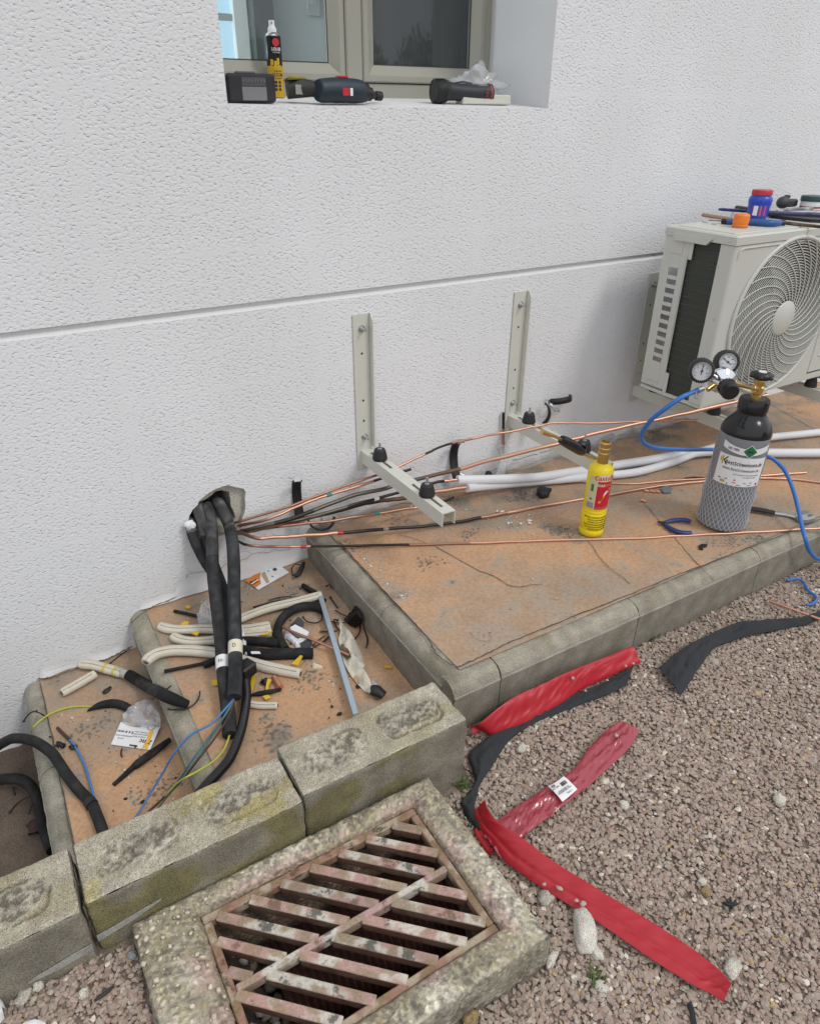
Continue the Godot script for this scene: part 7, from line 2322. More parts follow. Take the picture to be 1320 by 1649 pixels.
	bx(s, c - sd * 0.0067 - up * 0.003, Vector3(0.0016, 0.019, L), Basis(sd, up, -d), 0.0006)
	put("channel", s, M.strut, st)
	# the torn shell of foam with a black tip
	var ts := thing("torn_foam", "torn cream insulation shell with a black taped tip beside the steel strip", "pipe insulation")
	s = ST()
	strip(s, [Vector3(-.959,-.1088,.3627),Vector3(-.9625,-.1153,.4031),Vector3(-.9659,-.1116,.4633),Vector3(-.9745,-.1163,.5344),Vector3(-.9899,-.1224,.5896),Vector3(-.9923,-.1324,.5899),Vector3(-.9993,-.1283,.6398),Vector3(-1.0035,-.1315,.6722)], [Vector3(-.9572,-.1133,.3499),Vector3(-.9743,-.1334,.4042),Vector3(-.9954,-.1385,.4343),Vector3(-1.0124,-.1426,.489),Vector3(-1.0257,-.1445,.5397),Vector3(-1.0296,-.1465,.5934),Vector3(-1.026,-.1483,.6384),Vector3(-1.0179,-.1473,.6664)], -0.004, 0.010, 8, 5, 10, 1.2, 0.003)
	put("shell", s, M.cream, ts)
	s = ST()
	strip(s, [Vector3(-.9703,-.1079,.4723),Vector3(-.9761,-.1059,.5228),Vector3(-.9856,-.1096,.5673),Vector3(-.9884,-.1224,.5905)], [Vector3(-.9674,-.1289,.4965),Vector3(-.9734,-.1282,.5315),Vector3(-.9829,-.1293,.561),Vector3(-.9893,-.1362,.584)], 0.006, 0.006, 4, 5, 5, 1.2, 0.002)
	put("flap", s, M.cream, ts)
	s = ST()
	s.set_color(Color(0.40, 0.30, 0.16))
	strip(s, [Vector3(-.9966,-.1296,.4622),Vector3(-.994,-.1288,.4935),Vector3(-1.0001,-.1321,.5289)], [Vector3(-1.0076,-.1339,.472),Vector3(-1.0137,-.1352,.5044),Vector3(-1.012,-.1361,.5287)], 0.003, 0.004, 9, 4, 4, 1.0, 0.001)
	put("brown_lining", s, M.dusty, ts)
	s = ST()
	tube(s, [Vector3(-1.0133,-.1356,.6724),Vector3(-1.0026,-.1339,.6808),Vector3(-.9911,-.1406,.7012)], 0.016, 10, 3, [], [1.0, 1.1, 0.8], true, 0.7)
	put("black_tip", s, M.rubber, ts)
	s = ST()
	tube(s, [Vector3(-.9928,-.1344,.6417),Vector3(-.9929,-.1352,.6631),Vector3(-.992,-.1379,.6823)], 0.010, 8, 3, [], [0.6, 1.1, 0.7], true, 0.5)
	put("silver_tape", s, mat(lin(0.5, 0.5, 0.5), 0.35, 0.5), ts)
	s = ST()
	s.set_color(Color(0.50, 0.27, 0.20))
	tube(s, [Vector3(-1.1225,-.1181,.3177),Vector3(-1.1087,-.1155,.3564),Vector3(-1.0752,-.1158,.4152),Vector3(-1.0351,-.124,.4724),Vector3(-1.0028,-.1317,.5186)], 0.0042, 8, 4)
	tag(put("thin_copper_tube", s, M.copper), "thin copper tube crossing under the steel strip into the torn foam", "pipe")
	s = ST()
	slab_of(s, [Vector3(-1.1024,-.1305,.3288),Vector3(-1.0847,-.1284,.3253),Vector3(-1.0619,-.1322,.3739),Vector3(-1.0726,-.1346,.384),Vector3(-1.0891,-.1345,.3809),Vector3(-1.107,-.1333,.3489)], 0.010)
	tag(put("white_wedge", s, M.paper), "white plastic piece among black scraps in the middle of the junk", "plastic piece")
	var shard := [["dark angular plastic shard left of the steel strip in the junk", [Vector3(-1.099,-.1298,.3113),Vector3(-1.0634,-.1117,.307),Vector3(-1.0607,-.1166,.3326),Vector3(-1.0648,-.1289,.3398),Vector3(-1.0787,-.1322,.32)], 0.003], ["black crumpled scrap below the white plastic piece", [Vector3(-1.1004,-.1391,.3971),Vector3(-1.0769,-.1254,.4042),Vector3(-1.071,-.1279,.4171),Vector3(-1.0838,-.1404,.4307),Vector3(-1.1039,-.1421,.4228)], 0.008]]
	for q in shard:
		s = ST()
		slab_of(s, q[1], q[2])
		tag(put("plastic_shard", s, mat(lin(0.045, 0.047, 0.05), 0.15)), q[0], "plastic piece")
	s = ST()
	strip(s, [Vector3(-.907,-.1311,.3458),Vector3(-.9012,-.0988,.3621),Vector3(-.905,-.085,.3951),Vector3(-.9102,-.0911,.4249),Vector3(-.9097,-.1162,.4263)], [Vector3(-.9405,-.1395,.3564),Vector3(-.9378,-.1385,.3807),Vector3(-.9331,-.1391,.3965),Vector3(-.9269,-.1376,.4093),Vector3(-.9112,-.1376,.4116)], 0.004, 0.010, 14, 5, 8, 1.4, 0.001)
	tag(put("plastic_shard", s, M.dark_film), "crumpled dark clear plastic film leaning on the step's kerb", "plastic film")
	# cards
	var cd := thing("orange_card", "white and orange cardboard tag with a cut-out, leaning at the wall on the upper tread", "card")
	s = ST()
	var p0: Vector3 = Vector3(-1.1354,-.1249,.0235)
	var p1: Vector3 = Vector3(-1.0109,-.1211,-.0242)
	var p2: Vector3 = Vector3(-.992,-.126,.0524)
	var p3: Vector3 = Vector3(-1.1143,-.1294,.0892)
	slab_of(s, [p0, p1, p2, p3], 0.001)
	put("board", s, M.paper, cd)
	var on := func(u: float, v: float, h := 0.0016) -> Vector3: return p0.lerp(p1, u).lerp(p3.lerp(p2, u), v) + Vector3.UP * h
	s = ST()
	slab_of(s, [on.call(0.0, 0.02), on.call(0.52, 0.02), on.call(0.30, 0.42), on.call(0.20, 0.75), on.call(0.0, 0.80)], 0.0004)
	put("orange_print", s, mat(lin(0.66, 0.20, 0.03), 0.5), cd)
	s = ST()
	slab_of(s, [on.call(0.44, 0.22, 0.0022), on.call(0.56, 0.20, 0.0022), on.call(0.38, 0.95, 0.0022), on.call(0.30, 0.92, 0.0022)], 0.0004)
	put("cut_out", s, mat(lin(0.42, 0.34, 0.22), 0.6), cd)
	s = ST()
	for q in [[0.80, 0.42, 0.10, 0.16], [0.86, 0.08, 0.06, 0.08], [0.90, 0.22, 0.06, 0.06], [0.64, 0.28, 0.03, 0.08], [0.58, 0.72, 0.03, 0.08], [0.12, 0.36, 0.22, 0.07], [0.10, 0.52, 0.2, 0.07], [0.06, 0.30, 0.06, 0.05]]:
		slab_of(s, [on.call(q[0] - q[2] / 2, q[1] - q[3] / 2, 0.0023), on.call(q[0] + q[2] / 2, q[1] - q[3] / 2, 0.0023), on.call(q[0] + q[2] / 2, q[1] + q[3] / 2, 0.0023), on.call(q[0] - q[2] / 2, q[1] + q[3] / 2, 0.0023)], 0.0003)
	put("black_print", s, M.ink, cd)
	s = ST()
	slab_of(s, [on.call(0.02, 0.43, 0.0023), on.call(0.24, 0.40, 0.0023), on.call(0.24, 0.47, 0.0023), on.call(0.02, 0.50, 0.0023)], 0.0003)
	put("white_print", s, M.paper, cd)
	var wc := thing("white_card", "white and yellow cardboard header lying upside down on the lower tread", "card")
	p0 = Vector3(-1.6107,-.27,.2986)
	p1 = Vector3(-1.5213,-.2702,.3729)
	p2 = Vector3(-1.5643,-.2741,.4375)
	p3 = Vector3(-1.6505,-.2729,.3649)
	s = ST()
	slab_of(s, [p0, p1, p2, p3], 0.001)
	put("board", s, M.paper, wc)
	on = func(u: float, v: float, h := 0.0016) -> Vector3: return p0.lerp(p1, u).lerp(p3.lerp(p2, u), v) + Vector3.UP * h
	s = ST()
	slab_of(s, [on.call(0.84, 0.10), on.call(0.90, 0.30), on.call(0.90, 0.62), on.call(0.93, 0.98), on.call(0.78, 0.98), on.call(0.82, 0.62), on.call(0.78, 0.35)], 0.0004)
	slab_of(s, [on.call(0.14, 0.01), on.call(0.34, 0.01), on.call(0.33, 0.16)], 0.0004)
	put("yellow_print", s, mat(lin(0.80, 0.46, 0.05), 0.5), wc)
	s = ST()
	for i in 9: slab_of(s, [on.call(0.36 + i * 0.019, -0.02), on.call(0.367 + i * 0.019, -0.02), on.call(0.367 + i * 0.019, 0.14), on.call(0.36 + i * 0.019, 0.14)], 0.0004)
	for q in [[0.56, 0.93, 0.2, 0.06], [0.62, 0.98, 0.05, 0.04]]:
		slab_of(s, [on.call(q[0] - q[2] / 2, q[1] - q[3] / 2), on.call(q[0] + q[2] / 2, q[1] - q[3] / 2), on.call(q[0] + q[2] / 2, q[1] + q[3] / 2), on.call(q[0] - q[2] / 2, q[1] + q[3] / 2)], 0.0005)
	put("bar_code", s, M.ink, wc)
	var bx_ := (p1 - p0).normalized()
	var up_ := (p0 - p3).normalized()
	var nr := bx_.cross(up_).normalized()
	up_ = nr.cross(bx_)
	for q in [["Zinc", 0.80, 0.70, 0.018, M.ink, true], ["2 x 6 mm", 0.22, 0.40, 0.011, M.ink, true], ["abrazadera pared", 0.22, 0.58, 0.006, M.ink_grey, false], ["ref. 42", 0.17, 0.70, 0.006, M.ink_grey, false], ["tornillo y taco", 0.60, 0.34, 0.006, M.ink_grey, false], ["apto para tubos", 0.60, 0.44, 0.006, M.ink_grey, false], ["made in Spain", 0.60, 0.54, 0.006, M.ink_grey, false]]:
		flat_text("lettering", q[0], q[3], Transform3D(Basis(-bx_, -up_, nr), on.call(q[1], q[2], 0.0016)), q[4], wc, "Droid Sans", q[5])
	s = ST()
	var cx: Vector3 = on.call(0.80, 0.06, 0.0018)
	for i in 16:
		var a0 := TAU * i / 16
		var d0 := bx_ * cos(a0) + up_ * sin(a0)
		bx(s, cx + d0 * 0.010, Vector3(0.0042, 0.0012, 0.0006), Basis(nr.cross(d0), d0, nr))
	put("round_mark", s, M.ink, wc)
	s = ST()
	strip(s, [Vector3(-1.5911,-.2615,.2845),Vector3(-1.5748,-.2436,.2872),Vector3(-1.5487,-.2384,.2809),Vector3(-1.5173,-.2437,.2905),Vector3(-1.5038,-.263,.3348)], [Vector3(-1.6062,-.2703,.309),Vector3(-1.5882,-.263,.333),Vector3(-1.5657,-.2616,.3533),Vector3(-1.5424,-.266,.365),Vector3(-1.5202,-.2722,.374)], 0.018, 0.010, 13, 7, 12, 1.0, 0.0006)
	tag(put("clear_pouch", s, M.film), "clear plastic pouch above the white card on the lower tread", "plastic bag")
	s = ST()
	strip(s, [Vector3(-1.3253,-.1201,.1354),Vector3(-1.3002,-.0948,.1276),Vector3(-1.2745,-.0842,.1117),Vector3(-1.2696,-.105,.1303)], [Vector3(-1.3335,-.1305,.171),Vector3(-1.3166,-.1268,.1795),Vector3(-1.3022,-.1274,.1941),Vector3(-1.2833,-.1328,.2044)], 0.02, 0.014, 17, 7, 10, 1.0, 0.0006)
	tag(put("clear_bag", s, M.film), "crumpled clear plastic bag behind the hanging lines on the upper tread", "plastic bag")
	gp = "torn white wrap scraps in the junk"
	var wraps := [["torn white wrap scrap under the bent black hose", [Vector3(-1.1136,-.1303,.3224),Vector3(-1.1109,-.1237,.3601),Vector3(-1.1021,-.1286,.3846)], [Vector3(-1.1282,-.139,.3416),Vector3(-1.1215,-.1382,.3729),Vector3(-1.1137,-.1402,.4004)]], ["torn white wrap at the right end of the third cream piece", [Vector3(-1.2162,-.1183,.2718),Vector3(-1.1874,-.1148,.2839),Vector3(-1.1526,-.1213,.2985)], [Vector3(-1.2236,-.1308,.2832),Vector3(-1.193,-.1294,.3),Vector3(-1.1572,-.1321,.3175)]], ["grey white wrap scrap in front of the white plastic piece", [Vector3(-1.1068,-.1247,.3873),Vector3(-1.0852,-.1209,.3924),Vector3(-1.0713,-.1274,.4047)], [Vector3(-1.1172,-.1392,.3997),Vector3(-1.0974,-.1398,.417),Vector3(-1.076,-.141,.4218)]], ["small pale wrap scrap right of the longest cream piece", [Vector3(-1.1055,-.1427,.4916),Vector3(-1.0935,-.1408,.4952),Vector3(-1.0822,-.1441,.5036)], [Vector3(-1.1079,-.146,.5008),Vector3(-1.0958,-.1463,.5076),Vector3(-1.0841,-.1464,.5114)]], ["pale wrap strip between hanging lines and the black insulation", [Vector3(-1.2239,-.1155,.251),Vector3(-1.2369,-.1181,.3191),Vector3(-1.2559,-.1245,.3807)], [Vector3(-1.233,-.1232,.2413),Vector3(-1.2489,-.1257,.3079),Vector3(-1.2661,-.1321,.3707)]]]
	for i in wraps.size():
		s = ST()
		strip(s, wraps[i][1], wraps[i][2], 0.004, 0.008, 40 + i, 6, 8, 1.6, 0.001)
		tag(put("white_wrap", s, M.white_foam if i % 2 == 0 else M.cream), wraps[i][0], "wrap scrap", gp)
	var sl := [["flat black strip lying under the cream piece at the back", [Vector3(-1.1522,-.1304,.1685),Vector3(-1.0969,-.1306,.1748),Vector3(-1.0542,-.132,.1829)], 0.006], ["short thin black strip behind the bent black hose", [Vector3(-1.1079,-.1281,.1608),Vector3(-1.0716,-.1273,.1646),Vector3(-1.0344,-.1287,.1768)], 0.003], ["black sliver under the black insulation piece", [Vector3(-1.0717,-.1402,.4255),Vector3(-1.039,-.1399,.4195),Vector3(-1.0053,-.1402,.3996)], 0.003], ["black strap between the black insulation and the yellow strip", [Vector3(-1.1794,-.1247,.3857),Vector3(-1.1652,-.1215,.4078),Vector3(-1.1339,-.1257,.4144)], 0.006], ["black sliver right of the torn foam near the kerb", [Vector3(-.9045,-.1399,.4191),Vector3(-.9193,-.142,.4746),Vector3(-.9412,-.1442,.504)], 0.0025], ["thin black wire end by the torn foam's upper tip", [Vector3(-.9822,-.137,.3425),Vector3(-.9622,-.1359,.3664),Vector3(-.9339,-.1382,.373)], 0.0025]]
	for q in sl:
		s = ST()
		tube(s, q[1], q[2], 7, 5, [], [0.6, 1, 1, 0.5], true, 0.5)
		tag(put("black_sliver", s, M.rubber), q[0], "scrap", "thin black scraps in the junk")
	# yellow scraps
	gp = "yellow plastic scraps in the junk"
	var ys := [["yellow scrap behind the cream foam at the left back of the junk", [Vector3(-1.3751,-.1234,.1428),Vector3(-1.3618,-.1214,.1433),Vector3(-1.3533,-.1238,.1518),Vector3(-1.3634,-.1261,.1597),Vector3(-1.3795,-.1257,.1506)]], ["yellow scrap on the third cream foam piece", [Vector3(-1.3659,-.1124,.2212),Vector3(-1.3522,-.1103,.2191),Vector3(-1.3415,-.1126,.2256),Vector3(-1.3537,-.1149,.2347)]], ["yellow square scrap left of the white taped line", [Vector3(-1.3699,-.1416,.4111),Vector3(-1.3557,-.1398,.4162),Vector3(-1.3589,-.1426,.4361),Vector3(-1.3726,-.1433,.4298)]], ["long yellow strip right of the hanging lines below the foam", [Vector3(-1.26,-.1329,.4446),Vector3(-1.2668,-.1361,.4766),Vector3(-1.2865,-.1392,.5054),Vector3(-1.2982,-.1435,.5122),Vector3(-1.2972,-.143,.4999),Vector3(-1.2781,-.138,.4731),Vector3(-1.2656,-.1349,.4446)]], ["yellow scrap under the copper offcut", [Vector3(-1.2365,-.1385,.486),Vector3(-1.2273,-.1408,.4942),Vector3(-1.2416,-.1413,.5076),Vector3(-1.2489,-.1448,.521),Vector3(-1.2547,-.1447,.5177),Vector3(-1.2457,-.141,.4999)]], ["yellow scrap between the black pointed scrap and the half shell", [Vector3(-1.2704,-.1444,.5358),Vector3(-1.2558,-.1445,.539),Vector3(-1.2516,-.1459,.5505),Vector3(-1.2675,-.1469,.5505)]], ["yellow pointed scrap on the foam's right end", [Vector3(-1.1583,-.1319,.4712),Vector3(-1.1284,-.1177,.4656),Vector3(-1.1233,-.1179,.4713),Vector3(-1.1466,-.1286,.4884)]], ["yellow strip on the black hose in the junk", [Vector3(-1.1969,-.1221,.3178),Vector3(-1.1693,-.1163,.3227),Vector3(-1.1556,-.1164,.3272),Vector3(-1.1761,-.1205,.3291)]], ["yellow bit alone near the kerb of the upper tread", [Vector3(-.9291,-.1496,.5937),Vector3(-.9122,-.1499,.6032),Vector3(-.9171,-.1502,.6118),Vector3(-.9312,-.1498,.601)]], ["yellow bit at the wall side of the upper tread", [Vector3(-1.3388,-.1282,.0574),Vector3(-1.3263,-.1286,.0679),Vector3(-1.3331,-.129,.078),Vector3(-1.3439,-.1286,.0685)]]]
	for q in ys:
		s = ST()
		slab_of(s, q[1], 0.0035)
		tag(put("yellow_scrap", s, M.yellow_scrap), q[0], "plastic scrap", gp)
	# cable ties
	gp = "black cable ties on the steps"
	var ties := [["cable tie curling under the tip of the black sleeve", [Vector3(-1.498,-.1413,.4562),Vector3(-1.4873,-.1426,.4637),Vector3(-1.4583,-.1421,.4764),Vector3(-1.4339,-.14,.4727),Vector3(-1.4176,-.1354,.4588),Vector3(-1.4112,-.129,.4462)]], ["cable tie bent over the left kerb of the steps", [Vector3(-1.8401,-.2504,.1784),Vector3(-1.8278,-.2402,.1731),Vector3(-1.8124,-.2361,.1707),Vector3(-1.7986,-.2404,.1795),Vector3(-1.787,-.2565,.1843)]], ["cable tie looped left of the lower hose on the landing", [Vector3(-1.9369,-.4752,.2616),Vector3(-1.9181,-.4553,.2627),Vector3(-1.897,-.4453,.2631),Vector3(-1.8816,-.4453,.2652),Vector3(-1.8794,-.4556,.2808),Vector3(-1.8929,-.4739,.2937)]], ["short cable tie end on the landing", [Vector3(-1.9219,-.4774,.1723),Vector3(-1.9193,-.4741,.2065)]], ["cable tie ring under the steel strip", [Vector3(-1.0461,-.1311,.292),Vector3(-1.0429,-.1321,.3172),Vector3(-1.0248,-.1308,.3367),Vector3(-1.0052,-.1307,.3345),Vector3(-.9933,-.1279,.3138),Vector3(-1.0037,-.1271,.2909)]], ["cable tie loop between torn foam and kerb", [Vector3(-.9623,-.1316,.3586),Vector3(-.9684,-.1333,.3491),Vector3(-.975,-.1363,.3756),Vector3(-.9718,-.1395,.4071)]], ["large cable tie ring beside the dark clear shard", [Vector3(-.9512,-.1422,.4522),Vector3(-.929,-.1406,.4376),Vector3(-.9122,-.1357,.4138),Vector3(-.9136,-.1309,.3922),Vector3(-.9265,-.128,.3677),Vector3(-.9388,-.129,.341),Vector3(-.9466,-.1299,.3133)]], ["cable tie crossing left of the steel strip", [Vector3(-1.0241,-.1382,.3744),Vector3(-1.004,-.1368,.3885),Vector3(-.9826,-.1352,.4)]], ["thin tie end sticking out below the thin copper tube", [Vector3(-1.0664,-.1417,.4137),Vector3(-1.0449,-.1374,.4064),Vector3(-1.0262,-.1314,.4061)]], ["straight tie piece near the kerb at the strip's back end", [Vector3(-.929,-.1331,.2401),Vector3(-.9315,-.1334,.2725),Vector3(-.9315,-.1354,.2993)]], ["tie hook at the foot of the step's kerb", [Vector3(-.9186,-.1233,.1912),Vector3(-.9108,-.1194,.1941),Vector3(-.9063,-.1279,.207)]], ["black tie ring below the brown leaf", [Vector3(-.9857,-.1267,.0718),Vector3(-.9785,-.1197,.0454),Vector3(-.9625,-.1133,.0354),Vector3(-.9475,-.1138,.0479),Vector3(-.9468,-.1185,.0662),Vector3(-.9623,-.125,.0801)]], ["tie end by the kerb edge left of the dark brown rod", [Vector3(-1.5253,-.1372,.4005),Vector3(-1.5093,-.1329,.3912),Vector3(-1.4856,-.1347,.3868),Vector3(-1.4702,-.1363,.3775)]], ["black tie across the lower tread's back", [Vector3(-1.5884,-.2545,.0498),Vector3(-1.5737,-.2523,.0419),Vector3(-1.5339,-.2516,.0197)]]]
	for q in ties:
		s = ST()
		tube(s, q[1], 0.0022, 6, 5)
		bx(s, q[1][0], Vector3(0.007, 0.005, 0.006), Basis.IDENTITY, 0.001)
		tag(put("cable_tie", s, M.black), q[0], "cable tie", gp)
	s = ST()
	tube(s, [Vector3(-.9877,-.1213,.088),Vector3(-.9716,-.1173,.0875),Vector3(-.9506,-.1125,.0656),Vector3(-.9346,-.1097,.0451)], 0.0085, 8, 4, [], [0.6, 1, 1, 0.7])
	tag(put("black_clip", s, M.rubber), "black rubber clip beside the tie ring below the brown leaf", "clip")
	var lf := thing("dry_leaf", "brown dry leaf at the wall on the upper tread near the kerb", "leaf")
	s = ST()
	strip(s, [Vector3(-.9588,-.1165,-.0394),Vector3(-.9477,-.113,-.0266),Vector3(-.9281,-.1175,-.0138)], [Vector3(-.9589,-.1231,-.0238),Vector3(-.9563,-.1219,-.0023),Vector3(-.9398,-.1237,-.009)], 0.004, 0.003, 3, 4, 5, 1.0, 0.0008)
	put("blade", s, M.leaf, lf)
	var bits := [["black crumb cluster beside the copper offcut", Vector3(-1.2459,-.1405,.4864), Vector3(0.022, 0.016, 0.02)], ["bent black scrap alone on the lower tread", Vector3(-1.6188,-.2656,.1518), Vector3(0.03, 0.008, 0.018)], ["black scrap beside the blue wire on the lower tread", Vector3(-1.7393,-.2697,.3229), Vector3(0.018, 0.01, 0.026)], ["dark clip at the left kerb on the lower tread", Vector3(-1.7683,-.268,.2999), Vector3(0.016, 0.012, 0.03)], ["black crumb by the torn foam", Vector3(-1.0319,-.1498,.6275), Vector3(0.010, 0.008, 0.012)], ["dark scrap under the lower hose on the landing", Vector3(-1.876,-.4769,.3465), Vector3(0.05, 0.012, 0.05)], ["black bit on the upper tread by the block wall", Vector3(-1.1164,-.1531,.6879), Vector3(0.014, 0.006, 0.010)]]
	for i in bits.size():
		s = ST()
		blob(s, bits[i][1], bits[i][2], 6, 0.6, i, Basis(Vector3.UP, 0.5))
		tag(put("dark_scrap", s, M.rubber if i != 5 else mat(lin(0.05, 0.025, 0.022), 0.8)), bits[i][0], "scrap", "small dark scraps on the steps")
	s = ST()
	tube(s, [Vector3(-1.6273,-.2728,.3939),Vector3(-1.6337,-.2733,.4092),Vector3(-1.6335,-.2747,.4225)], 0.0022, 6, 3)
	tag(put("red_wire_end", s, mat(lin(0.10, 0.015, 0.012), 0.5)), "short dark red wire end below the white card", "wire")
	s = ST()
	for i in 260:
		var u := rng.randf()
		var p: Vector3 = [Vector3(-1.2467,-.1464,.4585), Vector3(-1.0295,-.1407,.3089), Vector3(-1.0887,-.1328,.099), Vector3(-1.0977,-.1527,.6233), Vector3(-1.2929,-.1351,.1607), Vector3(-1.6297,-.2768,.425), Vector3(-1.7251,-.2714,.2475), Vector3(-1.5647,-.2806,.5531)][i % 8] + Vector3(rng.randfn() * 0.06, 0.0015, rng.randfn() * 0.05)
		if p.x < -1.44 and p.x > -1.51 or p.x > -0.92: continue
		var e := 0.0012 + 0.004 * rng.randf() ** 3
		var t := rng.randf()
		s.set_color(Color(0.03, 0.03, 0.03) if t < 0.45 else (Color(0.62, 0.60, 0.52) if t < 0.9 else Color(0.6, 0.42, 0.05)))
		blob(s, p, Vector3(e * 2.4, e, e * 1.6), 3, 0.3, i, Basis(Vector3.UP, u * TAU))
	tag(put("crumbs", s, vmat(0.9)), "crumbs of foam and plastic strewn on the steps", "crumbs", "", "stuff")


# ---------------------------------------------------------------- on the gravel
func make_gravel_things():
	var gp := "red plastic sleeves on the gravel"
	var s := ST()
	strip(s, [Vector3(-.8645,-.135,.908),Vector3(-.8581,-.125,.9252),Vector3(-.852,-.105,.939),Vector3(-.7972,-.085,.9385),Vector3(-.7305,-.08,.9313),Vector3(-.6506,-.08,.9317),Vector3(-.5678,-.085,.9285),Vector3(-.4444,-.095,.9262),Vector3(-.303,-.105,.924)], [Vector3(-.8642,-.143,.9353),Vector3(-.8407,-.141,.9373),Vector3(-.8266,-.141,.9575),Vector3(-.7894,-.141,.9678),Vector3(-.7166,-.141,.9699),Vector3(-.6369,-.141,.9695),Vector3(-.5594,-.141,.9605),Vector3(-.4771,-.141,.9545),Vector3(-.2993,-.141,.9613)], 0.006, 0.0065, 2, 9, 16, 0.6, 0.001)
	tag(put("red_sleeve", s, M.red), "matt red plastic sleeve leaning along the foot of the front kerb", "plastic sleeve", gp)
	var o := thing("red_sleeve", "transparent looking glossy red sleeve with a white sticker", "plastic sleeve", Vector3.ZERO, 0.0, gp)
	s = ST()
	strip(s, [Vector3(-1.0127,-.139,1.1797),Vector3(-.9497,-.139,1.1635),Vector3(-.8791,-.139,1.1567),Vector3(-.8055,-.138,1.1522),Vector3(-.7286,-.137,1.1475),Vector3(-.6305,-.135,1.1134),Vector3(-.5736,-.135,1.1006),Vector3(-.521,-.133,1.0954)], [Vector3(-1.0114,-.145,1.2401),Vector3(-.9408,-.143,1.2246),Vector3(-.8833,-.143,1.2162),Vector3(-.8197,-.143,1.2096),Vector3(-.7301,-.143,1.1986),Vector3(-.5893,-.143,1.1726),Vector3(-.5378,-.143,1.158),Vector3(-.4941,-.141,1.1391)], 0.005, 0.0048, 6, 10, 20, 1.3, 0.001)
	put("film", s, M.red_film, o)
	s = ST()
	strip(s, [Vector3(-.8185,-.121,1.1625),Vector3(-.8055,-.119,1.1643),Vector3(-.7898,-.119,1.1635),Vector3(-.7698,-.12,1.1603)], [Vector3(-.8143,-.128,1.2073),Vector3(-.7992,-.126,1.2066),Vector3(-.7815,-.126,1.2036),Vector3(-.7623,-.128,1.1994)], 0.003, 0.0006, 2, 3, 8, 1.0, 0.0006)
	var lb := put("sticker", s, M.paper, o)
	var q0: Vector3 = Vector3(-.8191,-.118,1.167)
	var q1: Vector3 = Vector3(-.7754,-.117,1.1639)
	var q3: Vector3 = Vector3(-.8152,-.123,1.2075)
	var ex := (q1 - q0)
	var ey := (q3 - q0)
	var n := ey.cross(ex).normalized()
	if n.y < 0: n = -n
	s = ST()
	for i in 15:
		if i in [4, 9, 12]: continue
		var c := q0 + ex * (0.58 + 0.024 * i) + ey * 0.30 + n * 0.003
		bx(s, c, Vector3(0.0005 + 0.0003 * (i % 3), ey.length() * 0.22, 0.0005), Basis(ex.normalized(), -n.cross(ex.normalized()), n))
	put("bar_code", s, M.ink, lb)
	var bx_ := ex.normalized()
	var up_ := n.cross(bx_).normalized()
	if up_.dot(ey) > 0: up_ = -up_
	for q in [["RK", 0.16, 0.12, 0.0085, true], ["Art. 1180", 0.2, 0.28, 0.0045, false], ["Schutzhulle rot", 0.5, 0.56, 0.0048, false], ["PE-Folie 100 x 750", 0.5, 0.66, 0.0048, false], ["Stuck 1", 0.68, 0.86, 0.0045, false]]:
		flat_text("lettering", q[0], q[3], Transform3D(Basis(bx_, up_, bx_.cross(up_)), q0 + ex * q[1] + ey * q[2] + n * 0.0032), M.ink, lb, "Droid Sans", q[4])
	s = ST()
	strip(s, [Vector3(-.9629,-.125,1.1175),Vector3(-.9784,-.11,1.1462),Vector3(-.9823,-.105,1.1845),Vector3(-.959,-.11,1.2428),Vector3(-.9427,-.115,1.2902),Vector3(-.9246,-.119,1.3333),Vector3(-.9045,-.121,1.381),Vector3(-.8853,-.123,1.4255),Vector3(-.8642,-.125,1.4742),Vector3(-.8434,-.127,1.5208),Vector3(-.8275,-.127,1.5644),Vector3(-.8178,-.125,1.6036),Vector3(-.8161,-.121,1.6295),Vector3(-.82,-.117,1.6536)], [Vector3(-.9942,-.143,1.1148),Vector3(-1.004,-.141,1.1403),Vector3(-1.0087,-.141,1.1699),Vector3(-1.0072,-.141,1.2491),Vector3(-.9954,-.141,1.2899),Vector3(-.9819,-.141,1.3306),Vector3(-.9568,-.141,1.3875),Vector3(-.9316,-.141,1.4441),Vector3(-.9119,-.141,1.5009),Vector3(-.8922,-.141,1.5543),Vector3(-.8778,-.141,1.5892),Vector3(-.862,-.141,1.6218),Vector3(-.8505,-.141,1.6406),Vector3(-.8425,-.141,1.6606)], 0.003, 0.0036, 21, 9, 18, 0.45, 0.001)
	var lr := put("red_sleeve", s, M.red)
	tag(lr, "long matt red plastic sleeve lying across the gravel to the lower right", "plastic sleeve", gp)
	s = ST()
	strip(s, [Vector3(-1.0024,-.145,1.1524),Vector3(-1.0076,-.143,1.1777),Vector3(-1.0125,-.143,1.2177)], [Vector3(-1.0194,-.149,1.1532),Vector3(-1.0238,-.149,1.1822),Vector3(-1.0241,-.149,1.2227)], 0.004, 0.006, 4, 4, 6, 1.2, 0.002)
	tag(put("red_scrap", s, M.red), "small red end of film under the corner where two red sleeves meet", "plastic sleeve")
	# black ground fabric
	gp = "torn strips of black ground fabric"
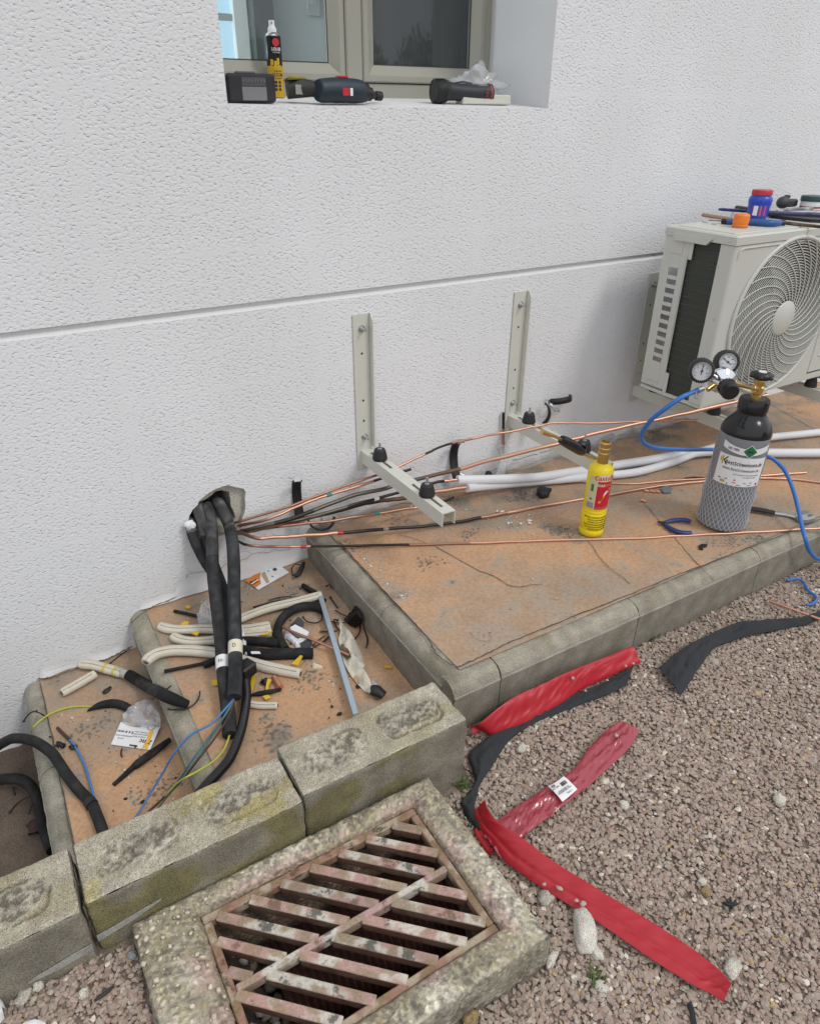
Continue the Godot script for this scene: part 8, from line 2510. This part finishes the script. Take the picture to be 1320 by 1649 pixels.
	var fab := [["torn black fabric strip on open gravel at the right", [Vector3(-.2792,-.135,1.0079),Vector3(-.2428,-.125,1.0068),Vector3(-.1935,-.121,.9987),Vector3(-.1304,-.121,.9921),Vector3(-.069,-.121,.9928),Vector3(.0719,-.125,.9965),Vector3(.1298,-.125,1.0169),Vector3(.191,-.129,1.0368),Vector3(.2565,-.131,1.0727),Vector3(.3262,-.131,1.0854),Vector3(.4152,-.131,1.1016)], [Vector3(-.3075,-.143,1.1081),Vector3(-.2684,-.143,1.0959),Vector3(-.2222,-.143,1.0783),Vector3(-.1408,-.143,1.05),Vector3(-.0559,-.143,1.0254),Vector3(.0509,-.143,1.0366),Vector3(.1171,-.143,1.0524),Vector3(.1959,-.143,1.0753),Vector3(.2523,-.143,1.0915),Vector3(.3277,-.143,1.1045),Vector3(.4112,-.143,1.1179)]], ["long torn black fabric strip between the red sleeve and the gravel by the blocks", [Vector3(-.3239,-.143,.9591),Vector3(-.4138,-.143,.9642),Vector3(-.4931,-.143,.9621),Vector3(-.5666,-.143,.9565),Vector3(-.6308,-.143,.9553),Vector3(-.7029,-.143,.9534),Vector3(-.7687,-.145,.9468),Vector3(-.8369,-.145,.9589),Vector3(-.9032,-.145,.9744),Vector3(-.9259,-.145,1.0219),Vector3(-.9407,-.147,1.0528),Vector3(-.9725,-.147,1.0701),Vector3(-1.002,-.147,1.0799),Vector3(-1.0104,-.149,1.1167),Vector3(-1.0124,-.149,1.1573)], [Vector3(-.3959,-.149,1.0015),Vector3(-.4613,-.149,1.0012),Vector3(-.5211,-.149,.9925),Vector3(-.5928,-.149,.9865),Vector3(-.6625,-.149,.9807),Vector3(-.7233,-.149,.9792),Vector3(-.7873,-.149,.9889),Vector3(-.8366,-.149,1.01),Vector3(-.8836,-.149,1.0347),Vector3(-.9137,-.149,1.0505),Vector3(-.9363,-.149,1.0617),Vector3(-.9595,-.149,1.0839),Vector3(-.9819,-.149,1.1054),Vector3(-.9926,-.15,1.1394),Vector3(-1.0019,-.15,1.1752)]]]
	for i in 2:
		s = ST()
		strip(s, fab[i][1], fab[i][2], 0.008, 0.008, 31 + i, 5, 10, 0.8, 0.002)
		o = thing("ground_fabric", fab[i][0], "ground fabric", Vector3.ZERO, 0.0, gp)
		put("sheet", s, M.fabric, o)
		s = ST()
		for e in [fab[i][1]]:
			var p := spline(e, 14)
			for k in p.size() - 1:
				for m in 3:
					var c: Vector3 = p[k].lerp(p[k + 1], rng.randf()) + Vector3.DOWN * 0.006
					var d := Vector3(rng.randf_range(-1, 1), rng.randf_range(0.0, 0.9), rng.randf_range(-1.4, 0.2)).normalized() * rng.randf_range(0.004, 0.014)
					var w := d.cross(Vector3.UP).normalized() * 0.0007
					flat(s)
					tri(s, c - w, c + w, c + d)
		tag(put("fray", s, M.fabric, o), "", "", "", "stuff")
	s = ST()
	s.set_color(Color(0.66, 0.34, 0.23))
	tube(s, [Vector3(.2776,-.141,.9667),Vector3(.2883,-.133,1.0269),Vector3(.3036,-.131,1.0792),Vector3(.3226,-.125,1.1558)], 0.0042, 8, 3)
	tag(put("copper_rod", s, M.copper), "thin copper rod lying over the black fabric at the right edge", "pipe")
	s = ST()
	for k in 9:
		var c: Vector3 = Vector3(-.6758,-.151,1.553)
		var d := Vector3(rng.randf_range(-1, 1), rng.randf_range(0, 0.5), rng.randf_range(-1, 1)).normalized() * 0.016
		tube(s, [c, c + d], 0.0035, 5, 1, [], [1, 0.4])
	tag(put("black_tuft", s, M.fabric), "small black tuft alone on the open gravel at the right", "scrap")
	s = ST()
	strip(s, [Vector3(-.8862,-.149,1.6288),Vector3(-.8935,-.149,1.643),Vector3(-.9111,-.149,1.6627)], [Vector3(-.8964,-.153,1.6275),Vector3(-.902,-.153,1.6403),Vector3(-.9205,-.153,1.6584)], 0.002, 0.006, 3, 4, 5, 1.0, 0.001)
	tag(put("buried_fabric", s, M.fabric), "bit of dark fabric showing through the gravel at the bottom right", "ground fabric")
	s = ST()
	tube(s, [Vector3(-1.7864,-.0863,1.1244),Vector3(-1.775,-.0853,1.1229),Vector3(-1.7637,-.0874,1.1194),Vector3(-1.7531,-.0894,1.1154)], 0.0042, 6, 3, [], [0.5, 1, 1, 0.6])
	tag(put("dark_twig", s, mat(lin(0.04, 0.035, 0.03), 0.8)), "dark twig on the gravel left of the drain surround", "twig")
	s = ST()
	tube(s, [Vector3(-.8659,-.147,1.0934),Vector3(-.8533,-.146,1.11),Vector3(-.8413,-.148,1.1275)], 0.0016, 5, 3, [], [0.5, 1, 0.6])
	tag(put("straw", s, mat(lin(0.48, 0.38, 0.22), 0.8)), "pale dry straw on gravel left of the white sticker", "straw")
	s = ST()
	strip(s, [Vector3(-1.943,-.06,1.0321),Vector3(-1.9238,-.06,1.048),Vector3(-1.9159,-.07,1.0559),Vector3(-1.9129,-.076,1.0696)], [Vector3(-1.9596,-.08,1.0755),Vector3(-1.9389,-.08,1.0879),Vector3(-1.9245,-.08,1.0882),Vector3(-1.917,-.082,1.079)], 0.01, 0.01, 5, 4, 6, 1.0, 0.002)
	tag(put("white_paper", s, M.paper), "white crumpled scrap at the bottom left corner of the photo", "paper")
	s = ST()
	strip(s, [Vector3(-1.8887,-.078,1.1034),Vector3(-1.874,-.076,1.109),Vector3(-1.8612,-.08,1.1188)], [Vector3(-1.9007,-.084,1.117),Vector3(-1.8802,-.084,1.1314),Vector3(-1.8541,-.084,1.1449)], 0.006, 0.006, 9, 4, 5, 1.0, 0.002)
	tag(put("white_paper", s, M.paper), "second white scrap on gravel at the bottom edge, left", "paper")
	# stones lying on the sleeves
	s = ST()
	for q in [[Vector3(-.9789,-.125,1.3381),Vector3(-.9595,-.123,1.3603),Vector3(-.9463,-.125,1.3964),Vector3(-.9401,-.125,1.4073),Vector3(-.5688,-.095,.9264),Vector3(-.5494,-.093,.946),Vector3(-.3802,-.105,.9748),Vector3(-.3549,-.105,.9781),Vector3(-.5266,-.125,.975),Vector3(-.4472,-.125,.9753),Vector3(-.5692,-.125,1.1305),Vector3(-.8401,-.125,1.2154)]]:
		for i in q.size():
			s.set_color(Color(0.44, 0.36, 0.29))
			blob(s, q[i], Vector3(0.010, 0.005, 0.013) * rng.randf_range(0.7, 1.1), 4, 0.4, i, Basis(Vector3.UP, rng.randf() * TAU))
	tag(put("stray_gravel", s, M.pebble), "stray gravel stones lying on the red sleeves", "gravel", "", "stuff")


func _ready():
	rng.seed = 11
	nz.seed = 4
	nz.frequency = 0.01
	nz.noise_type = FastNoiseLite.TYPE_SIMPLEX_SMOOTH
	nz.fractal_type = FastNoiseLite.FRACTAL_NONE
	# camera
	var cam := Camera3D.new()
	cam.name = "camera"
	cam.fov = 72.084
	cam.near = 0.02
	cam.far = 400.0
	add_child(cam)
	cam.transform = Transform3D(Basis(Vector3(0.856590,0.004973,0.515973),Vector3(0.251671,0.868924,-0.426185),Vector3(-0.450461,0.494921,0.743060)), Vector3(-1.6575,1.2216,1.9300))
	# overcast sky
	var sky := Sky.new()
	var sm := ProceduralSkyMaterial.new()
	sm.sky_top_color = lin(0.96, 1.0, 1.07)
	sm.sky_horizon_color = lin(0.79, 0.82, 0.88)
	sm.sky_curve = 0.4
	sm.ground_bottom_color = lin(0.2, 0.17, 0.15)
	sm.ground_horizon_color = lin(0.5, 0.48, 0.46)
	sm.sun_angle_max = 1.0
	sky.sky_material = sm
	var env := Environment.new()
	env.background_mode = Environment.BG_SKY
	env.sky = sky
	env.tonemap_mode = Environment.TONE_MAPPER_LINEAR
	env.tonemap_exposure = 1.06
	env.sdfgi_enabled = true
	env.ssao_enabled = true
	env.ssil_enabled = true
	var we := WorldEnvironment.new()
	we.name = "world_environment"
	we.environment = env
	add_child(we)
	var sun := DirectionalLight3D.new()
	sun.name = "sun"
	sun.light_energy = 0.36
	sun.light_color = Color(1.0, 0.98, 0.96)
	sun.light_angular_distance = 15.0
	sun.shadow_enabled = true
	add_child(sun)
	sun.look_at_from_position(Vector3(2.5, 6.0, 4.5), Vector3.ZERO)
	make_materials()
	make_wall()
	make_patio()
	make_blocks()
	make_manhole()
	make_ground()
	bracket(-0.6985, "left beige wall bracket with two black rubber mounts, nearest the hole")
	bracket(-0.0775, "middle beige wall bracket, its arm half hidden by the yellow can")
	bracket(0.5825, "beige wall bracket under the near end of the outdoor unit")
	bracket(1.190, "beige wall bracket under the far end of the outdoor unit")
	make_unit()
	make_clamps()
	make_pipes()
	make_hose()
	make_cylinder()
	make_torch()
	make_patio_tools()
	make_on_unit()
	make_sill_tools()
	make_junk()
	make_gravel_things()
